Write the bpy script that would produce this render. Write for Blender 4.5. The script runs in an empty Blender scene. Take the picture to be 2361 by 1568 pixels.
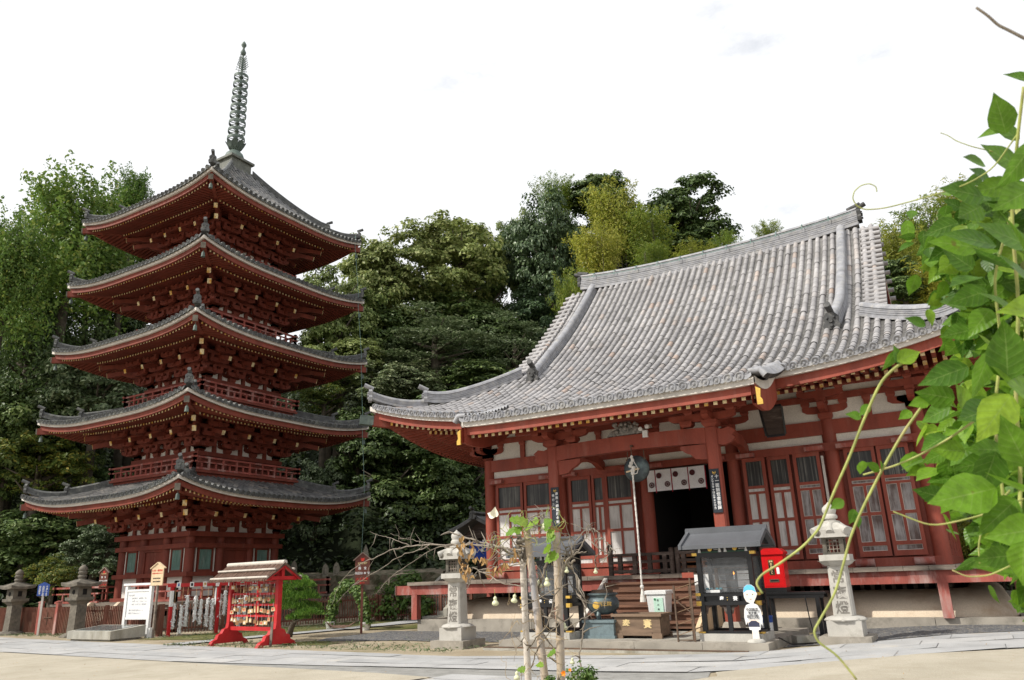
import bpy, math, random
import numpy as np
from mathutils import Vector, Matrix
R = math.radians
rng = np.random.default_rng(7)
random.seed(7)
SC = bpy.context.scene
COL = SC.collection
EYE = np.array([0.0, 0.0, 1.55])

# ------------------------------------------------------------------ camera
def add_camera():
    yaw, pit, rol = R(30.3), R(17.33), R(-2.03)
    cp, sp, cr, sr = math.cos(pit), math.sin(pit), math.cos(rol), math.sin(rol)
    M = np.array([[cr, -sr, 0], [sr, cr, 0], [0, 0, 1]]) @ np.array([[1, 0, 0], [0, sp, -cp], [0, cp, sp]])
    B = np.array([[math.cos(yaw), -math.sin(yaw), 0], [math.sin(yaw), math.cos(yaw), 0], [0, 0, 1]])
    right, down, fwd = B @ M[0], B @ M[1], B @ M[2]
    cam = bpy.data.cameras.new('camera')
    cam.sensor_width = 36.0
    cam.sensor_fit = 'HORIZONTAL'
    cam.lens = 36.0 * 1740 / 2361
    cam.clip_start = 0.05
    cam.clip_end = 1500
    cam.dof.use_dof = True
    cam.dof.focus_distance = 22.0
    cam.dof.aperture_fstop = 9.0
    o = bpy.data.objects.new('camera', cam)
    COL.objects.link(o)
    m = Matrix.Identity(4)
    for i in range(3):
        m[i][0], m[i][1], m[i][2], m[i][3] = right[i], -down[i], -fwd[i], EYE[i]
    o.matrix_world = m
    SC.camera = o
add_camera()

# ------------------------------------------------------------------ light
SUN_DIR = np.array([-0.60, -0.70, 0.86]); SUN_DIR /= np.linalg.norm(SUN_DIR)   # towards the sun
def add_light():
    w = bpy.data.worlds.new('World')
    SC.world = w
    w.use_nodes = True
    nt = w.node_tree
    nt.nodes.clear()
    L = nt.links.new
    out = nt.nodes.new('ShaderNodeOutputWorld')
    bg = nt.nodes.new('ShaderNodeBackground')
    sky = nt.nodes.new('ShaderNodeTexSky')
    sky.sky_type = 'NISHITA'
    sky.sun_disc = False
    sky.sun_elevation = math.asin(SUN_DIR[2])
    sky.sun_rotation = math.atan2(SUN_DIR[0], SUN_DIR[1])
    sky.air_density = 1.0
    sky.dust_density = 2.0
    tc = nt.nodes.new('ShaderNodeTexCoord')
    mp = nt.nodes.new('ShaderNodeMapping')
    mp.inputs['Scale'].default_value = (1, 1, 2.2)
    no = nt.nodes.new('ShaderNodeTexNoise')
    no.inputs['Scale'].default_value = 2.6
    no.inputs['Detail'].default_value = 7
    no.inputs['Roughness'].default_value = 0.62
    rp = nt.nodes.new('ShaderNodeValToRGB')
    rp.color_ramp.elements[0].position = 0.27
    rp.color_ramp.elements[0].color = (0.60, 0.60, 0.60, 1)
    rp.color_ramp.elements[1].position = 0.40
    rp.color_ramp.elements[1].color = (1, 1, 1, 1)
    mx = nt.nodes.new('ShaderNodeMix')
    mx.data_type = 'RGBA'
    mx.inputs[7].default_value = (8.3, 8.4, 8.6, 1)
    L(tc.outputs['Generated'], mp.inputs['Vector'])
    L(mp.outputs['Vector'], no.inputs['Vector'])
    L(no.outputs['Fac'], rp.inputs['Fac'])
    L(rp.outputs['Color'], mx.inputs[0])
    L(sky.outputs['Color'], mx.inputs[6])
    L(mx.outputs[2], bg.inputs['Color'])
    bg.inputs['Strength'].default_value = 0.1
    L(bg.outputs['Background'], out.inputs['Surface'])
    s = bpy.data.lights.new('sun', 'SUN')
    s.energy = 3.7
    s.angle = R(1.5)
    s.color = (1.0, 0.95, 0.86)
    o = bpy.data.objects.new('sun', s)
    COL.objects.link(o)
    o.rotation_euler = Vector(SUN_DIR).to_track_quat('Z', 'Y').to_euler()
    o.location = (-30, -40, 60)
add_light()
SC.view_settings.view_transform = 'Standard'
SC.view_settings.look = 'None'
SC.view_settings.exposure = 0.36
SC.view_settings.gamma = 1.0
SC.cycles.max_bounces = 6
SC.cycles.transparent_max_bounces = 8

# ------------------------------------------------------------------ materials
def lin(c):
    return tuple(((v / 12.92) if v <= 0.04045 else ((v + 0.055) / 1.055) ** 2.4) for v in c)
def _new(name):
    m = bpy.data.materials.new(name)
    m.use_nodes = True
    nt = m.node_tree
    return m, nt, nt.nodes['Principled BSDF'], nt.links.new
def noise(nt, vec, scale, detail=5, rough=0.55):
    n = nt.nodes.new('ShaderNodeTexNoise')
    n.inputs['Scale'].default_value = scale
    n.inputs['Detail'].default_value = detail
    n.inputs['Roughness'].default_value = rough
    if vec is not None:
        nt.links.new(vec, n.inputs['Vector'])
    return n.outputs['Fac']
def ramp(nt, fac, stops):
    r = nt.nodes.new('ShaderNodeValToRGB')
    e = r.color_ramp.elements
    while len(e) < len(stops):
        e.new(0.5)
    for i, (p, c) in enumerate(stops):
        e[i].position = p
        if not hasattr(c, '__len__'):
            c = (c, c, c)
        e[i].color = (*c[:3], 1)
    nt.links.new(fac, r.inputs['Fac'])
    return r.outputs['Color']
def mix(nt, fac, a, b, mode='MIX'):
    m = nt.nodes.new('ShaderNodeMix')
    m.data_type = 'RGBA'
    m.blend_type = mode
    for sock, v in ((0, fac), (6, a), (7, b)):
        if hasattr(v, 'is_linked') or hasattr(v, 'links'):
            nt.links.new(v, m.inputs[sock])
        elif sock == 0:
            m.inputs[0].default_value = v
        else:
            m.inputs[sock].default_value = (*v[:3], 1)
    return m.outputs[2]
def bump(nt, bsdf, h, strength=0.3, dist=0.02):
    b = nt.nodes.new('ShaderNodeBump')
    b.inputs['Strength'].default_value = strength
    b.inputs['Distance'].default_value = dist
    nt.links.new(h, b.inputs['Height'])
    nt.links.new(b.outputs['Normal'], bsdf.inputs['Normal'])
def coord(nt, stretch=None, kind='Object'):
    tc = nt.nodes.new('ShaderNodeTexCoord')
    v = tc.outputs[kind]
    if stretch:
        mp = nt.nodes.new('ShaderNodeMapping')
        mp.inputs['Scale'].default_value = stretch
        nt.links.new(v, mp.inputs['Vector'])
        v = mp.outputs['Vector']
    return v
def mk(name, c, rough=0.7, var=0.25, sc=3.0, c2=None, s2=1.2, t2=(0.52, 0.72), bm=0.15, bsc=30, stretch=None, spec=0.4, metal=0.0, fine=40):
    """a base colour with large and fine variation, an optional stain colour, and a fine bump"""
    m, nt, b, L = _new(name)
    v = coord(nt, stretch)
    f = noise(nt, v, sc, 6)
    col = ramp(nt, f, [(0.3, [x * (1 - var) for x in c]), (0.7, [min(1, x * (1 + var)) for x in c])])
    g = noise(nt, v, fine, 3)
    col = mix(nt, 1.0, col, ramp(nt, g, [(0.3, 0.86), (0.7, 1.08)]), 'MULTIPLY')
    if c2 is not None:
        f2 = noise(nt, v, s2, 8, 0.65)
        col = mix(nt, ramp(nt, f2, [(t2[0], 0.0), (t2[1], 1.0)]), col, c2)
    L(col, b.inputs['Base Color'])
    b.inputs['Roughness'].default_value = rough
    b.inputs['Specular IOR Level'].default_value = spec
    b.inputs['Metallic'].default_value = metal
    if bm:
        bump(nt, b, noise(nt, v, bsc, 5), bm, 0.02)
    return m
def mk_tile(name, stops, rough=0.55, lichen=None):
    m, nt, b, L = _new(name)
    a = nt.nodes.new('ShaderNodeAttribute')
    a.attribute_name = 'tv'
    v = coord(nt)
    col = ramp(nt, a.outputs['Fac'], stops)
    col = mix(nt, 1.0, col, ramp(nt, noise(nt, v, 9, 6, 0.7), [(0.3, 0.78), (0.7, 1.14)]), 'MULTIPLY')
    col = mix(nt, 1.0, col, ramp(nt, noise(nt, v, 0.7, 4), [(0.35, 0.82), (0.65, 1.1)]), 'MULTIPLY')
    col = mix(nt, 1.0, col, ramp(nt, noise(nt, coord(nt, (4, .35, .35)), 1.0, 5, 0.7), [(0.35, 0.84), (0.62, 1.05)]), 'MULTIPLY')
    if lichen:
        col = mix(nt, ramp(nt, noise(nt, v, 3.0, 9, 0.75), [(0.56, 0.0), (0.66, 0.75)]), col, lichen)
    L(col, b.inputs['Base Color'])
    b.inputs['Roughness'].default_value = rough
    bump(nt, b, noise(nt, v, 45, 4), 0.25, 0.01)
    return m
def mk_leaf(name, a, b2, rough=0.5, trans=0.35, third=None, spec=0.35, vein=False):
    m, nt, b, L = _new(name)
    g = nt.nodes.new('ShaderNodeNewGeometry')
    stops = [(0.0, a), (0.75, b2)]
    if third:
        stops.append((1.0, third))
    col = ramp(nt, g.outputs['Random Per Island'], stops)
    oi = nt.nodes.new('ShaderNodeObjectInfo')
    col = mix(nt, 1.0, col, ramp(nt, oi.outputs['Random'], [(0.0, (0.78, 0.85, 0.8)), (1.0, (1.15, 1.1, 1.0))]), 'MULTIPLY')
    col = mix(nt, 1.0, col, ramp(nt, noise(nt, coord(nt), 0.55, 3), [(0.35, 0.8), (0.65, 1.2)]), 'MULTIPLY')
    if vein:                                       # midrib and side veins from the across-leaf value, blotches, brown specks
        v = coord(nt)
        at = nt.nodes.new('ShaderNodeAttribute'); at.attribute_name = 'tv'
        fr = nt.nodes.new('ShaderNodeMath'); fr.operation = 'FRACT'; L(at.outputs['Fac'], fr.inputs[0])
        col = mix(nt, ramp(nt, fr.outputs[0], [(0.0, 0.55), (0.055, 0.0)]), col, (0.30, 0.42, 0.12))
        sp = nt.nodes.new('ShaderNodeAttribute'); sp.attribute_name = 'sv'
        f2 = nt.nodes.new('ShaderNodeMath'); f2.operation = 'PINGPONG'; f2.inputs[1].default_value = 0.5; L(sp.outputs['Fac'], f2.inputs[0])
        col = mix(nt, ramp(nt, f2.outputs[0], [(0.0, 0.4), (0.09, 0.0)]), col, (0.24, 0.36, 0.09))
        col = mix(nt, 1.0, col, ramp(nt, noise(nt, v, 38, 5, 0.7), [(0.3, 0.66), (0.7, 1.28)]), 'MULTIPLY')
        col = mix(nt, ramp(nt, noise(nt, v, 16, 3), [(0.69, 0.0), (0.73, 0.8)]), col, (0.16, 0.10, 0.03))
        bump(nt, b, f2.outputs[0], 0.25, 0.004)
    L(col, b.inputs['Base Color'])
    b.inputs['Roughness'].default_value = rough
    b.inputs['Specular IOR Level'].default_value = spec
    t = nt.nodes.new('ShaderNodeBsdfTranslucent')
    L(col, t.inputs['Color'])
    ms = nt.nodes.new('ShaderNodeMixShader')
    ms.inputs[0].default_value = trans
    L(b.outputs['BSDF'], ms.inputs[1])
    L(t.outputs['BSDF'], ms.inputs[2])
    L(ms.outputs[0], nt.nodes['Material Output'].inputs['Surface'])
    return m
def mk_glass(name, tint=(0.75, 0.8, 0.8), alpha=0.22):
    m, nt, b, L = _new(name)
    b.inputs['Base Color'].default_value = (*tint, 1)
    b.inputs['Roughness'].default_value = 0.08
    tr = nt.nodes.new('ShaderNodeBsdfTransparent')
    ms = nt.nodes.new('ShaderNodeMixShader')
    f = noise(nt, coord(nt), 3.0, 6, 0.7)
    L(ramp(nt, f, [(0.35, alpha * 0.5), (0.75, alpha * 1.8)]), ms.inputs[0])
    L(tr.outputs['BSDF'], ms.inputs[1])
    L(b.outputs['BSDF'], ms.inputs[2])
    L(ms.outputs[0], nt.nodes['Material Output'].inputs['Surface'])
    return m

RED = mk('bengara_red', (0.27, 0.056, 0.033), 0.62, 0.22, 1.5, c2=(0.29, 0.10, 0.072), s2=2.0, t2=(0.54, 0.84), stretch=(2.2, 2.2, 0.5), bm=0.25)
REDW = mk('worn_red_wood', (0.30, 0.075, 0.056), 0.75, 0.3, 2, c2=(0.42, 0.30, 0.27), s2=2.6, t2=(0.5, 0.72), stretch=(1, 1, 0.3))
REDP = mk('pagoda_red', (0.180, 0.037, 0.021), 0.66, 0.25, 1.2, c2=(0.24, 0.095, 0.07), s2=2.6, t2=(0.58, 0.82), stretch=(2, 2, 0.6), bm=0.25)
REDV = mk('vermilion_paint', (0.46, 0.019, 0.022), 0.45, 0.2, 3, c2=(0.36, 0.05, 0.045), s2=3, t2=(0.55, 0.8), bm=0.1)
REDB = mk('red_enamel', (0.55, 0.010, 0.012), 0.28, 0.08, 3, bm=0.02)
PLASTER = mk('white_plaster', (0.72, 0.69, 0.63), 0.85, 0.08, 1.5, c2=(0.45, 0.40, 0.33), s2=1.1, t2=(0.6, 0.85), bm=0.05)
MOUND = mk('mound_plaster', (0.62, 0.52, 0.40), 0.9, 0.12, 1.0, c2=(0.42, 0.30, 0.20), s2=1.3, t2=(0.5, 0.75))
BOARDW = mk('weathered_white_board', (0.60, 0.56, 0.51), 0.8, 0.15, 2, c2=(0.22, 0.18, 0.15), s2=2.5, t2=(0.60, 0.8))
ENDW = mk('rafter_end_paint', (0.72, 0.60, 0.36), 0.7, 0.35, 7, c2=(0.62, 0.34, 0.06), s2=4, t2=(0.48, 0.6), bm=0)
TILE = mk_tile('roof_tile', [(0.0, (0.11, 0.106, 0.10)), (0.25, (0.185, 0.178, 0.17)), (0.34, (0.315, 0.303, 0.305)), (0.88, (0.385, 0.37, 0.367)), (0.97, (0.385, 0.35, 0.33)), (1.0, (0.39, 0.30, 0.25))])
TILEP = mk_tile('pagoda_tile', [(0.0, (0.05, 0.052, 0.055)), (0.5, (0.11, 0.11, 0.11)), (0.9, (0.19, 0.185, 0.18)), (1.0, (0.24, 0.215, 0.185))], lichen=(0.22, 0.225, 0.19))
RIDGE = mk('ridge_tile', (0.27, 0.272, 0.29), 0.5, 0.3, 4, c2=(0.34, 0.33, 0.31), s2=5, t2=(0.5, 0.7), bm=0.2)
RIDGED = mk('dark_ridge_tile', (0.085, 0.088, 0.088), 0.55, 0.35, 5, c2=(0.20, 0.205, 0.18), s2=4, t2=(0.52, 0.7), bm=0.25)
DARKTILE = mk('dark_ornament_tile', (0.05, 0.05, 0.05), 0.6, 0.4, 6, c2=(0.14, 0.13, 0.12), s2=6)
WOODG = mk('grey_weathered_wood', (0.23, 0.19, 0.155), 0.85, 0.3, 3, c2=(0.07, 0.055, 0.045), s2=2.2, t2=(0.48, 0.66), stretch=(0.4, 2, 2), bm=0.3)
WOODS = mk('brown_step_wood', (0.175, 0.085, 0.052), 0.75, 0.35, 3, c2=(0.08, 0.045, 0.03), s2=2, stretch=(0.3, 2, 5), bm=0.3)
WOODD = mk('dark_rail_wood', (0.055, 0.036, 0.028), 0.75, 0.4, 4, c2=(0.16, 0.13, 0.11), s2=4, stretch=(0.4, 2, 2), bm=0.3)
WOODB = mk('old_box_wood', (0.20, 0.135, 0.09), 0.8, 0.3, 3, c2=(0.08, 0.055, 0.04), s2=2.5, stretch=(0.4, 2, 3), bm=0.3)
WOODL = mk('pale_wood', (0.62, 0.47, 0.30), 0.7, 0.2, 4, stretch=(1, 1, 0.3))
WOODO = mk('orange_wood', (0.32, 0.12, 0.045), 0.6, 0.2, 4)
FENCE = mk('brown_fence_paint', (0.19, 0.075, 0.05), 0.8, 0.35, 4, c2=(0.17, 0.12, 0.085), s2=3, t2=(0.5, 0.75), stretch=(1, 1, 0.3))
SIGNB = mk('brown_sign_board', (0.125, 0.035, 0.022), 0.6, 0.2, 3)
BLACK = mk('black_lacquer', (0.011, 0.011, 0.012), 0.35, 0.2, 3, bm=0.03)
SHADEBLACK = mk('dark_void', (0.012, 0.010, 0.009), 0.9, 0.2, 2, bm=0)  # near-black colour standing in for shade in hollows and openings
GOLD = mk('brass_fitting', (0.72, 0.46, 0.10), 0.35, 0.2, 6, metal=0.6, bm=0.05)
ROOFGREY = mk('painted_sheet_roof', (0.10, 0.105, 0.115), 0.42, 0.15, 2, bm=0.05)
GREENP = mk('renji_green', (0.17, 0.29, 0.25), 0.75, 0.25, 5, c2=(0.32, 0.35, 0.31), s2=4, stretch=(3, 3, 0.4))
GRANITE = mk('pale_granite', (0.46, 0.44, 0.40), 0.85, 0.15, 2, c2=(0.25, 0.235, 0.20), s2=2.2, t2=(0.52, 0.75), fine=120, bm=0.2, bsc=90)
GRANITED = mk('stained_granite', (0.32, 0.29, 0.245), 0.9, 0.2, 2, c2=(0.16, 0.145, 0.12), s2=2.5, t2=(0.5, 0.7), fine=120, bm=0.25, bsc=80)
CARVE = mk('carved_shadow', (0.20, 0.185, 0.165), 0.9, 0.2, 4)
OLDSTONE = mk('old_lantern_stone', (0.17, 0.15, 0.12), 0.95, 0.3, 2.5, c2=(0.07, 0.065, 0.055), s2=2.8, t2=(0.46, 0.66), fine=70, bm=0.45, bsc=28)
ROCK = mk('rough_rock', (0.20, 0.165, 0.12), 0.95, 0.35, 1.6, c2=(0.07, 0.075, 0.04), s2=1.5, t2=(0.45, 0.62), bm=0.6, bsc=9)
PAVE = mk('paving_stone', (0.375, 0.375, 0.375), 0.9, 0.14, 0.9, c2=(0.27, 0.265, 0.26), s2=1.6, t2=(0.5, 0.8), fine=150, bm=0.2, bsc=110)
PAVEG = mk('paving_grout', (0.25, 0.245, 0.23), 0.95, 0.2, 4)
CONCRETE = mk('weathered_concrete', (0.36, 0.345, 0.30), 0.9, 0.2, 2, c2=(0.19, 0.17, 0.12), s2=1.5, t2=(0.5, 0.75), stretch=(1.5, 1.5, 0.5))
WHITEP = mk('white_paint', (0.74, 0.74, 0.73), 0.5, 0.05, 3, c2=(0.5, 0.5, 0.47), s2=2, t2=(0.62, 0.85), bm=0.03)
PAPER = mk('white_paper', (0.78, 0.78, 0.77), 0.8, 0.06, 6, bm=0.05)
PLASTIC = mk('white_plastic', (0.72, 0.72, 0.71), 0.4, 0.03, 3, bm=0)
CLOTH = mk('white_cloth', (0.74, 0.73, 0.74), 0.9, 0.05, 6, bm=0.1, bsc=60)
CRESTM = mk('crest_maroon', (0.075, 0.018, 0.022), 0.9, 0.2, 30, bm=0)
BLUE = mk('blue_paint', (0.035, 0.085, 0.33), 0.5, 0.1, 3, bm=0)
SKYBLUE = mk('sky_blue_paint', (0.12, 0.50, 0.85), 0.5, 0.08, 3, bm=0)
SKIN = mk('painted_skin', (0.86, 0.72, 0.62), 0.5, 0.03, 3, bm=0)
INK = mk('black_ink', (0.018, 0.018, 0.022), 0.7, 0.1, 3, bm=0)
REDINK = mk('red_ink', (0.60, 0.035, 0.02), 0.6, 0.1, 3, bm=0)
YELINK = mk('cream_ink', (0.68, 0.52, 0.26), 0.6, 0.1, 3, bm=0)
WHITEINK = mk('white_ink', (0.78, 0.78, 0.78), 0.6, 0.05, 3, bm=0)
MINT = mk('mint_label', (0.52, 0.74, 0.62), 0.6, 0.05, 3, bm=0)
BRONZE = mk('aged_bronze', (0.075, 0.095, 0.105), 0.5, 0.3, 4, c2=(0.16, 0.22, 0.21), s2=4, t2=(0.5, 0.72), metal=0.3)
BRONZES = mk('bronze_plinth', (0.15, 0.20, 0.215), 0.6, 0.25, 3, c2=(0.08, 0.11, 0.12), s2=3, t2=(0.5, 0.7))
COPPER = mk('verdigris_bronze', (0.085, 0.115, 0.10), 0.6, 0.3, 2, c2=(0.16, 0.20, 0.17), s2=2.4, t2=(0.48, 0.7), metal=0.15)
IRON = mk('rusty_angle_iron', (0.105, 0.07, 0.048), 0.8, 0.3, 8, c2=(0.17, 0.09, 0.05), s2=5)
SHELFP = mk('tan_sheet', (0.24, 0.155, 0.09), 0.8, 0.2, 5)
ROPE = mk('white_rope', (0.70, 0.67, 0.62), 0.9, 0.15, 20, bm=0.4, bsc=60)
THATCH = mk('bark_thatch', (0.105, 0.06, 0.042), 0.95, 0.55, 5, c2=(0.19, 0.135, 0.105), s2=6, t2=(0.5, 0.72), stretch=(6, 1, 1), bm=0.6, bsc=22)
BAMBOOD = mk('dried_bamboo', (0.46, 0.37, 0.275), 0.6, 0.2, 2, c2=(0.29, 0.285, 0.30), s2=1.6, t2=(0.46, 0.62), stretch=(4, 4, 0.7), bm=0.2, fine=60)
BAMBOOR = mk('bleached_bamboo', (0.55, 0.50, 0.44), 0.8, 0.25, 5, c2=(0.3, 0.26, 0.22), s2=5)
TWIG = mk('grey_twig', (0.24, 0.205, 0.165), 0.9, 0.35, 9, c2=(0.12, 0.10, 0.075), s2=6, bm=0.4)
BARK = mk('tree_bark', (0.095, 0.078, 0.058), 0.95, 0.35, 4, bm=0.6, bsc=18)
GOURD = mk('gourd_skin', (0.62, 0.63, 0.42), 0.45, 0.12, 8, c2=(0.45, 0.52, 0.27), s2=6, t2=(0.55, 0.8), bm=0.05)
POT = mk('white_pot', (0.62, 0.62, 0.60), 0.5, 0.1, 3)
CABLEM = mk('green_cable', (0.16, 0.26, 0.23), 0.6, 0.1, 4, bm=0)
STATUE = mk('mossy_statue', (0.27, 0.25, 0.20), 0.95, 0.3, 6, c2=(0.13, 0.14, 0.08), s2=6)
EMAW = mk('plaque_wood', (0.42, 0.235, 0.105), 0.7, 0.35, 8, c2=(0.60, 0.45, 0.27), s2=2.0, t2=(0.45, 0.55))
GLASS = mk_glass('cabinet_glass', (0.5, 0.52, 0.54), alpha=0.07)
CASEGLASS = mk_glass('display_glass', (0.5, 0.55, 0.55), 0.5)

def mk_panel(name, pale, dark, t=(0.42, 0.62), k=1.0):
    m, nt, b, L = _new(name)
    v = coord(nt, (9, 9, 0.9))
    f = noise(nt, v, 2.2, 8, 0.7)
    f2 = noise(nt, coord(nt), 1.1, 4)
    s = nt.nodes.new('ShaderNodeMath'); s.operation = 'MULTIPLY_ADD'
    L(f2, s.inputs[0]); s.inputs[1].default_value = 0.55 * k
    h = nt.nodes.new('ShaderNodeMath'); h.operation = 'MULTIPLY'
    L(f, h.inputs[0]); h.inputs[1].default_value = 0.55
    L(h.outputs[0], s.inputs[2])
    L(ramp(nt, s.outputs[0], [(t[0], pale), (t[1], dark)]), b.inputs['Base Color'])
    b.inputs['Roughness'].default_value = 0.85
    return m
PANEL = mk_panel('flaking_white_panel', (0.66, 0.635, 0.615), (0.27, 0.22, 0.19), (0.50, 0.76))
PANELB = mk_panel('bright_white_panel', (0.60, 0.575, 0.55), (0.33, 0.30, 0.28), (0.5, 0.75))
PANELD = mk_panel('worn_dark_panel', (0.38, 0.36, 0.355), (0.11, 0.075, 0.066), (0.45, 0.63))
def mk_blind():
    m, nt, b, L = _new('reed_blind')
    f = noise(nt, coord(nt, (48, 48, 0.35)), 1.0, 2)
    g = noise(nt, coord(nt, (3, 3, 1.2)), 1.2, 3)
    c = ramp(nt, f, [(0.42, (0.008, 0.008, 0.008)), (0.55, (0.04, 0.038, 0.034)), (0.72, (0.22, 0.21, 0.18))])
    c = mix(nt, 1.0, c, ramp(nt, g, [(0.4, 0.45), (0.6, 1.2)]), 'MULTIPLY')
    L(c, b.inputs['Base Color'])
    b.inputs['Roughness'].default_value = 0.45
    return m
BLIND = mk_blind()
def mk_ground(name, a, c, patch=None, sc=0.6, fine=35, bm=0.25, t=(0.5, 0.62), psc=0.35):
    m, nt, b, L = _new(name)
    v = coord(nt)
    col = ramp(nt, noise(nt, v, sc, 8, 0.62), [(0.32, a), (0.68, c)])
    col = mix(nt, 1.0, col, ramp(nt, noise(nt, v, fine, 4), [(0.3, 0.80), (0.7, 1.14)]), 'MULTIPLY')
    if patch:
        col = mix(nt, ramp(nt, noise(nt, v, psc, 9, 0.72), [(t[0], 0), (t[1], 0.85)]), col, patch)
    L(col, b.inputs['Base Color'])
    b.inputs['Roughness'].default_value = 0.95
    b.inputs['Specular IOR Level'].default_value = 0.2
    bump(nt, b, noise(nt, v, fine * 1.6, 5, 0.7), bm, 0.03)
    return m
EARTH = mk_ground('temple_earth', (0.27, 0.22, 0.15), (0.41, 0.35, 0.255), (0.135, 0.125, 0.045), psc=0.5, t=(0.54, 0.68))
SANDM = mk_ground('pale_sand', (0.39, 0.35, 0.275), (0.49, 0.445, 0.36), (0.33, 0.29, 0.215), 0.7, 70, 0.5, (0.50, 0.72), 0.9)
MOSSM = mk_ground('moss', (0.07, 0.085, 0.022), (0.16, 0.15, 0.055), (0.27, 0.22, 0.13), 1.6, 50, 0.5, (0.5, 0.66))
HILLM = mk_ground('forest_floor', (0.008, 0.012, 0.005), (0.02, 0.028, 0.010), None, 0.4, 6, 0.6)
def mk_gravel():
    m, nt, b, L = _new('grey_gravel')
    v = coord(nt)
    vo = nt.nodes.new('ShaderNodeTexVoronoi')
    vo.inputs['Scale'].default_value = 24
    L(v, vo.inputs['Vector'])
    w = nt.nodes.new('ShaderNodeSeparateColor')
    L(vo.outputs['Color'], w.inputs[0])
    c = ramp(nt, w.outputs[0], [(0, (0.07, 0.075, 0.085)), (0.5, (0.16, 0.165, 0.175)), (0.85, (0.26, 0.26, 0.255)), (1, (0.42, 0.36, 0.28))])
    c = mix(nt, 1.0, c, ramp(nt, vo.outputs['Distance'], [(0.0, 1.1), (0.7, 0.45)]), 'MULTIPLY')
    L(c, b.inputs['Base Color'])
    b.inputs['Roughness'].default_value = 0.9
    bump(nt, b, vo.outputs['Distance'], -0.9, 0.05)
    return m
GRAVEL = mk_gravel()
LEAF = {
 'feather': mk_leaf('leaf_fresh_green', (0.085, 0.16, 0.028), (0.17, 0.27, 0.055), third=(0.27, 0.31, 0.07)),
 'olive': mk_leaf('leaf_olive', (0.11, 0.16, 0.045), (0.26, 0.31, 0.105), third=(0.38, 0.41, 0.19)),
 'dark': mk_leaf('leaf_dark', (0.042, 0.075, 0.022), (0.125, 0.19, 0.055), trans=0.28, third=(0.24, 0.30, 0.12)),
 'blue': mk_leaf('leaf_blue_green', (0.038, 0.072, 0.032), (0.105, 0.16, 0.07), trans=0.25, third=(0.21, 0.28, 0.15), rough=0.4),
 'grey': mk_leaf('leaf_grey_green', (0.07, 0.11, 0.045), (0.19, 0.235, 0.12), trans=0.25, third=(0.36, 0.40, 0.26), rough=0.4),
 'bamboo': mk_leaf('leaf_bamboo_yellow', (0.20, 0.23, 0.03), (0.42, 0.43, 0.07), trans=0.4, third=(0.55, 0.48, 0.12)),
 'bamboog': mk_leaf('leaf_bamboo_green', (0.12, 0.19, 0.027), (0.24, 0.31, 0.045), trans=0.4, third=(0.34, 0.35, 0.07)),
 'maple': mk_leaf('leaf_autumn', (0.07, 0.115, 0.025), (0.16, 0.205, 0.04), third=(0.36, 0.29, 0.05)),
 'pine': mk_leaf('needle_green', (0.05, 0.12, 0.018), (0.13, 0.26, 0.035), trans=0.25, third=(0.22, 0.33, 0.06)),
 'shrub': mk_leaf('leaf_shrub', (0.055, 0.11, 0.022), (0.12, 0.20, 0.04), third=(0.20, 0.27, 0.07)),
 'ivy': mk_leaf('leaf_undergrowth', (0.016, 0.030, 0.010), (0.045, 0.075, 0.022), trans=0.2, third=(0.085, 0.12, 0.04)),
 'vine': mk_leaf('leaf_vine', (0.055, 0.145, 0.016), (0.145, 0.30, 0.025), trans=0.5, third=(0.27, 0.42, 0.045), rough=0.38, vein=True),
 'gourd': mk_leaf('leaf_gourd', (0.16, 0.30, 0.03), (0.32, 0.48, 0.06), trans=0.45, third=(0.45, 0.50, 0.12), vein=True),
 'dry': mk_leaf('leaf_dry', (0.26, 0.15, 0.06), (0.42, 0.27, 0.12), trans=0.2),
}
STEM = mk('vine_stem', (0.33, 0.36, 0.10), 0.6, 0.25, 20, c2=(0.42, 0.33, 0.16), s2=8, bm=0.1)
MARIG = mk('marigold', (0.85, 0.27, 0.012), 0.6, 0.15, 20, bm=0)

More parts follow.
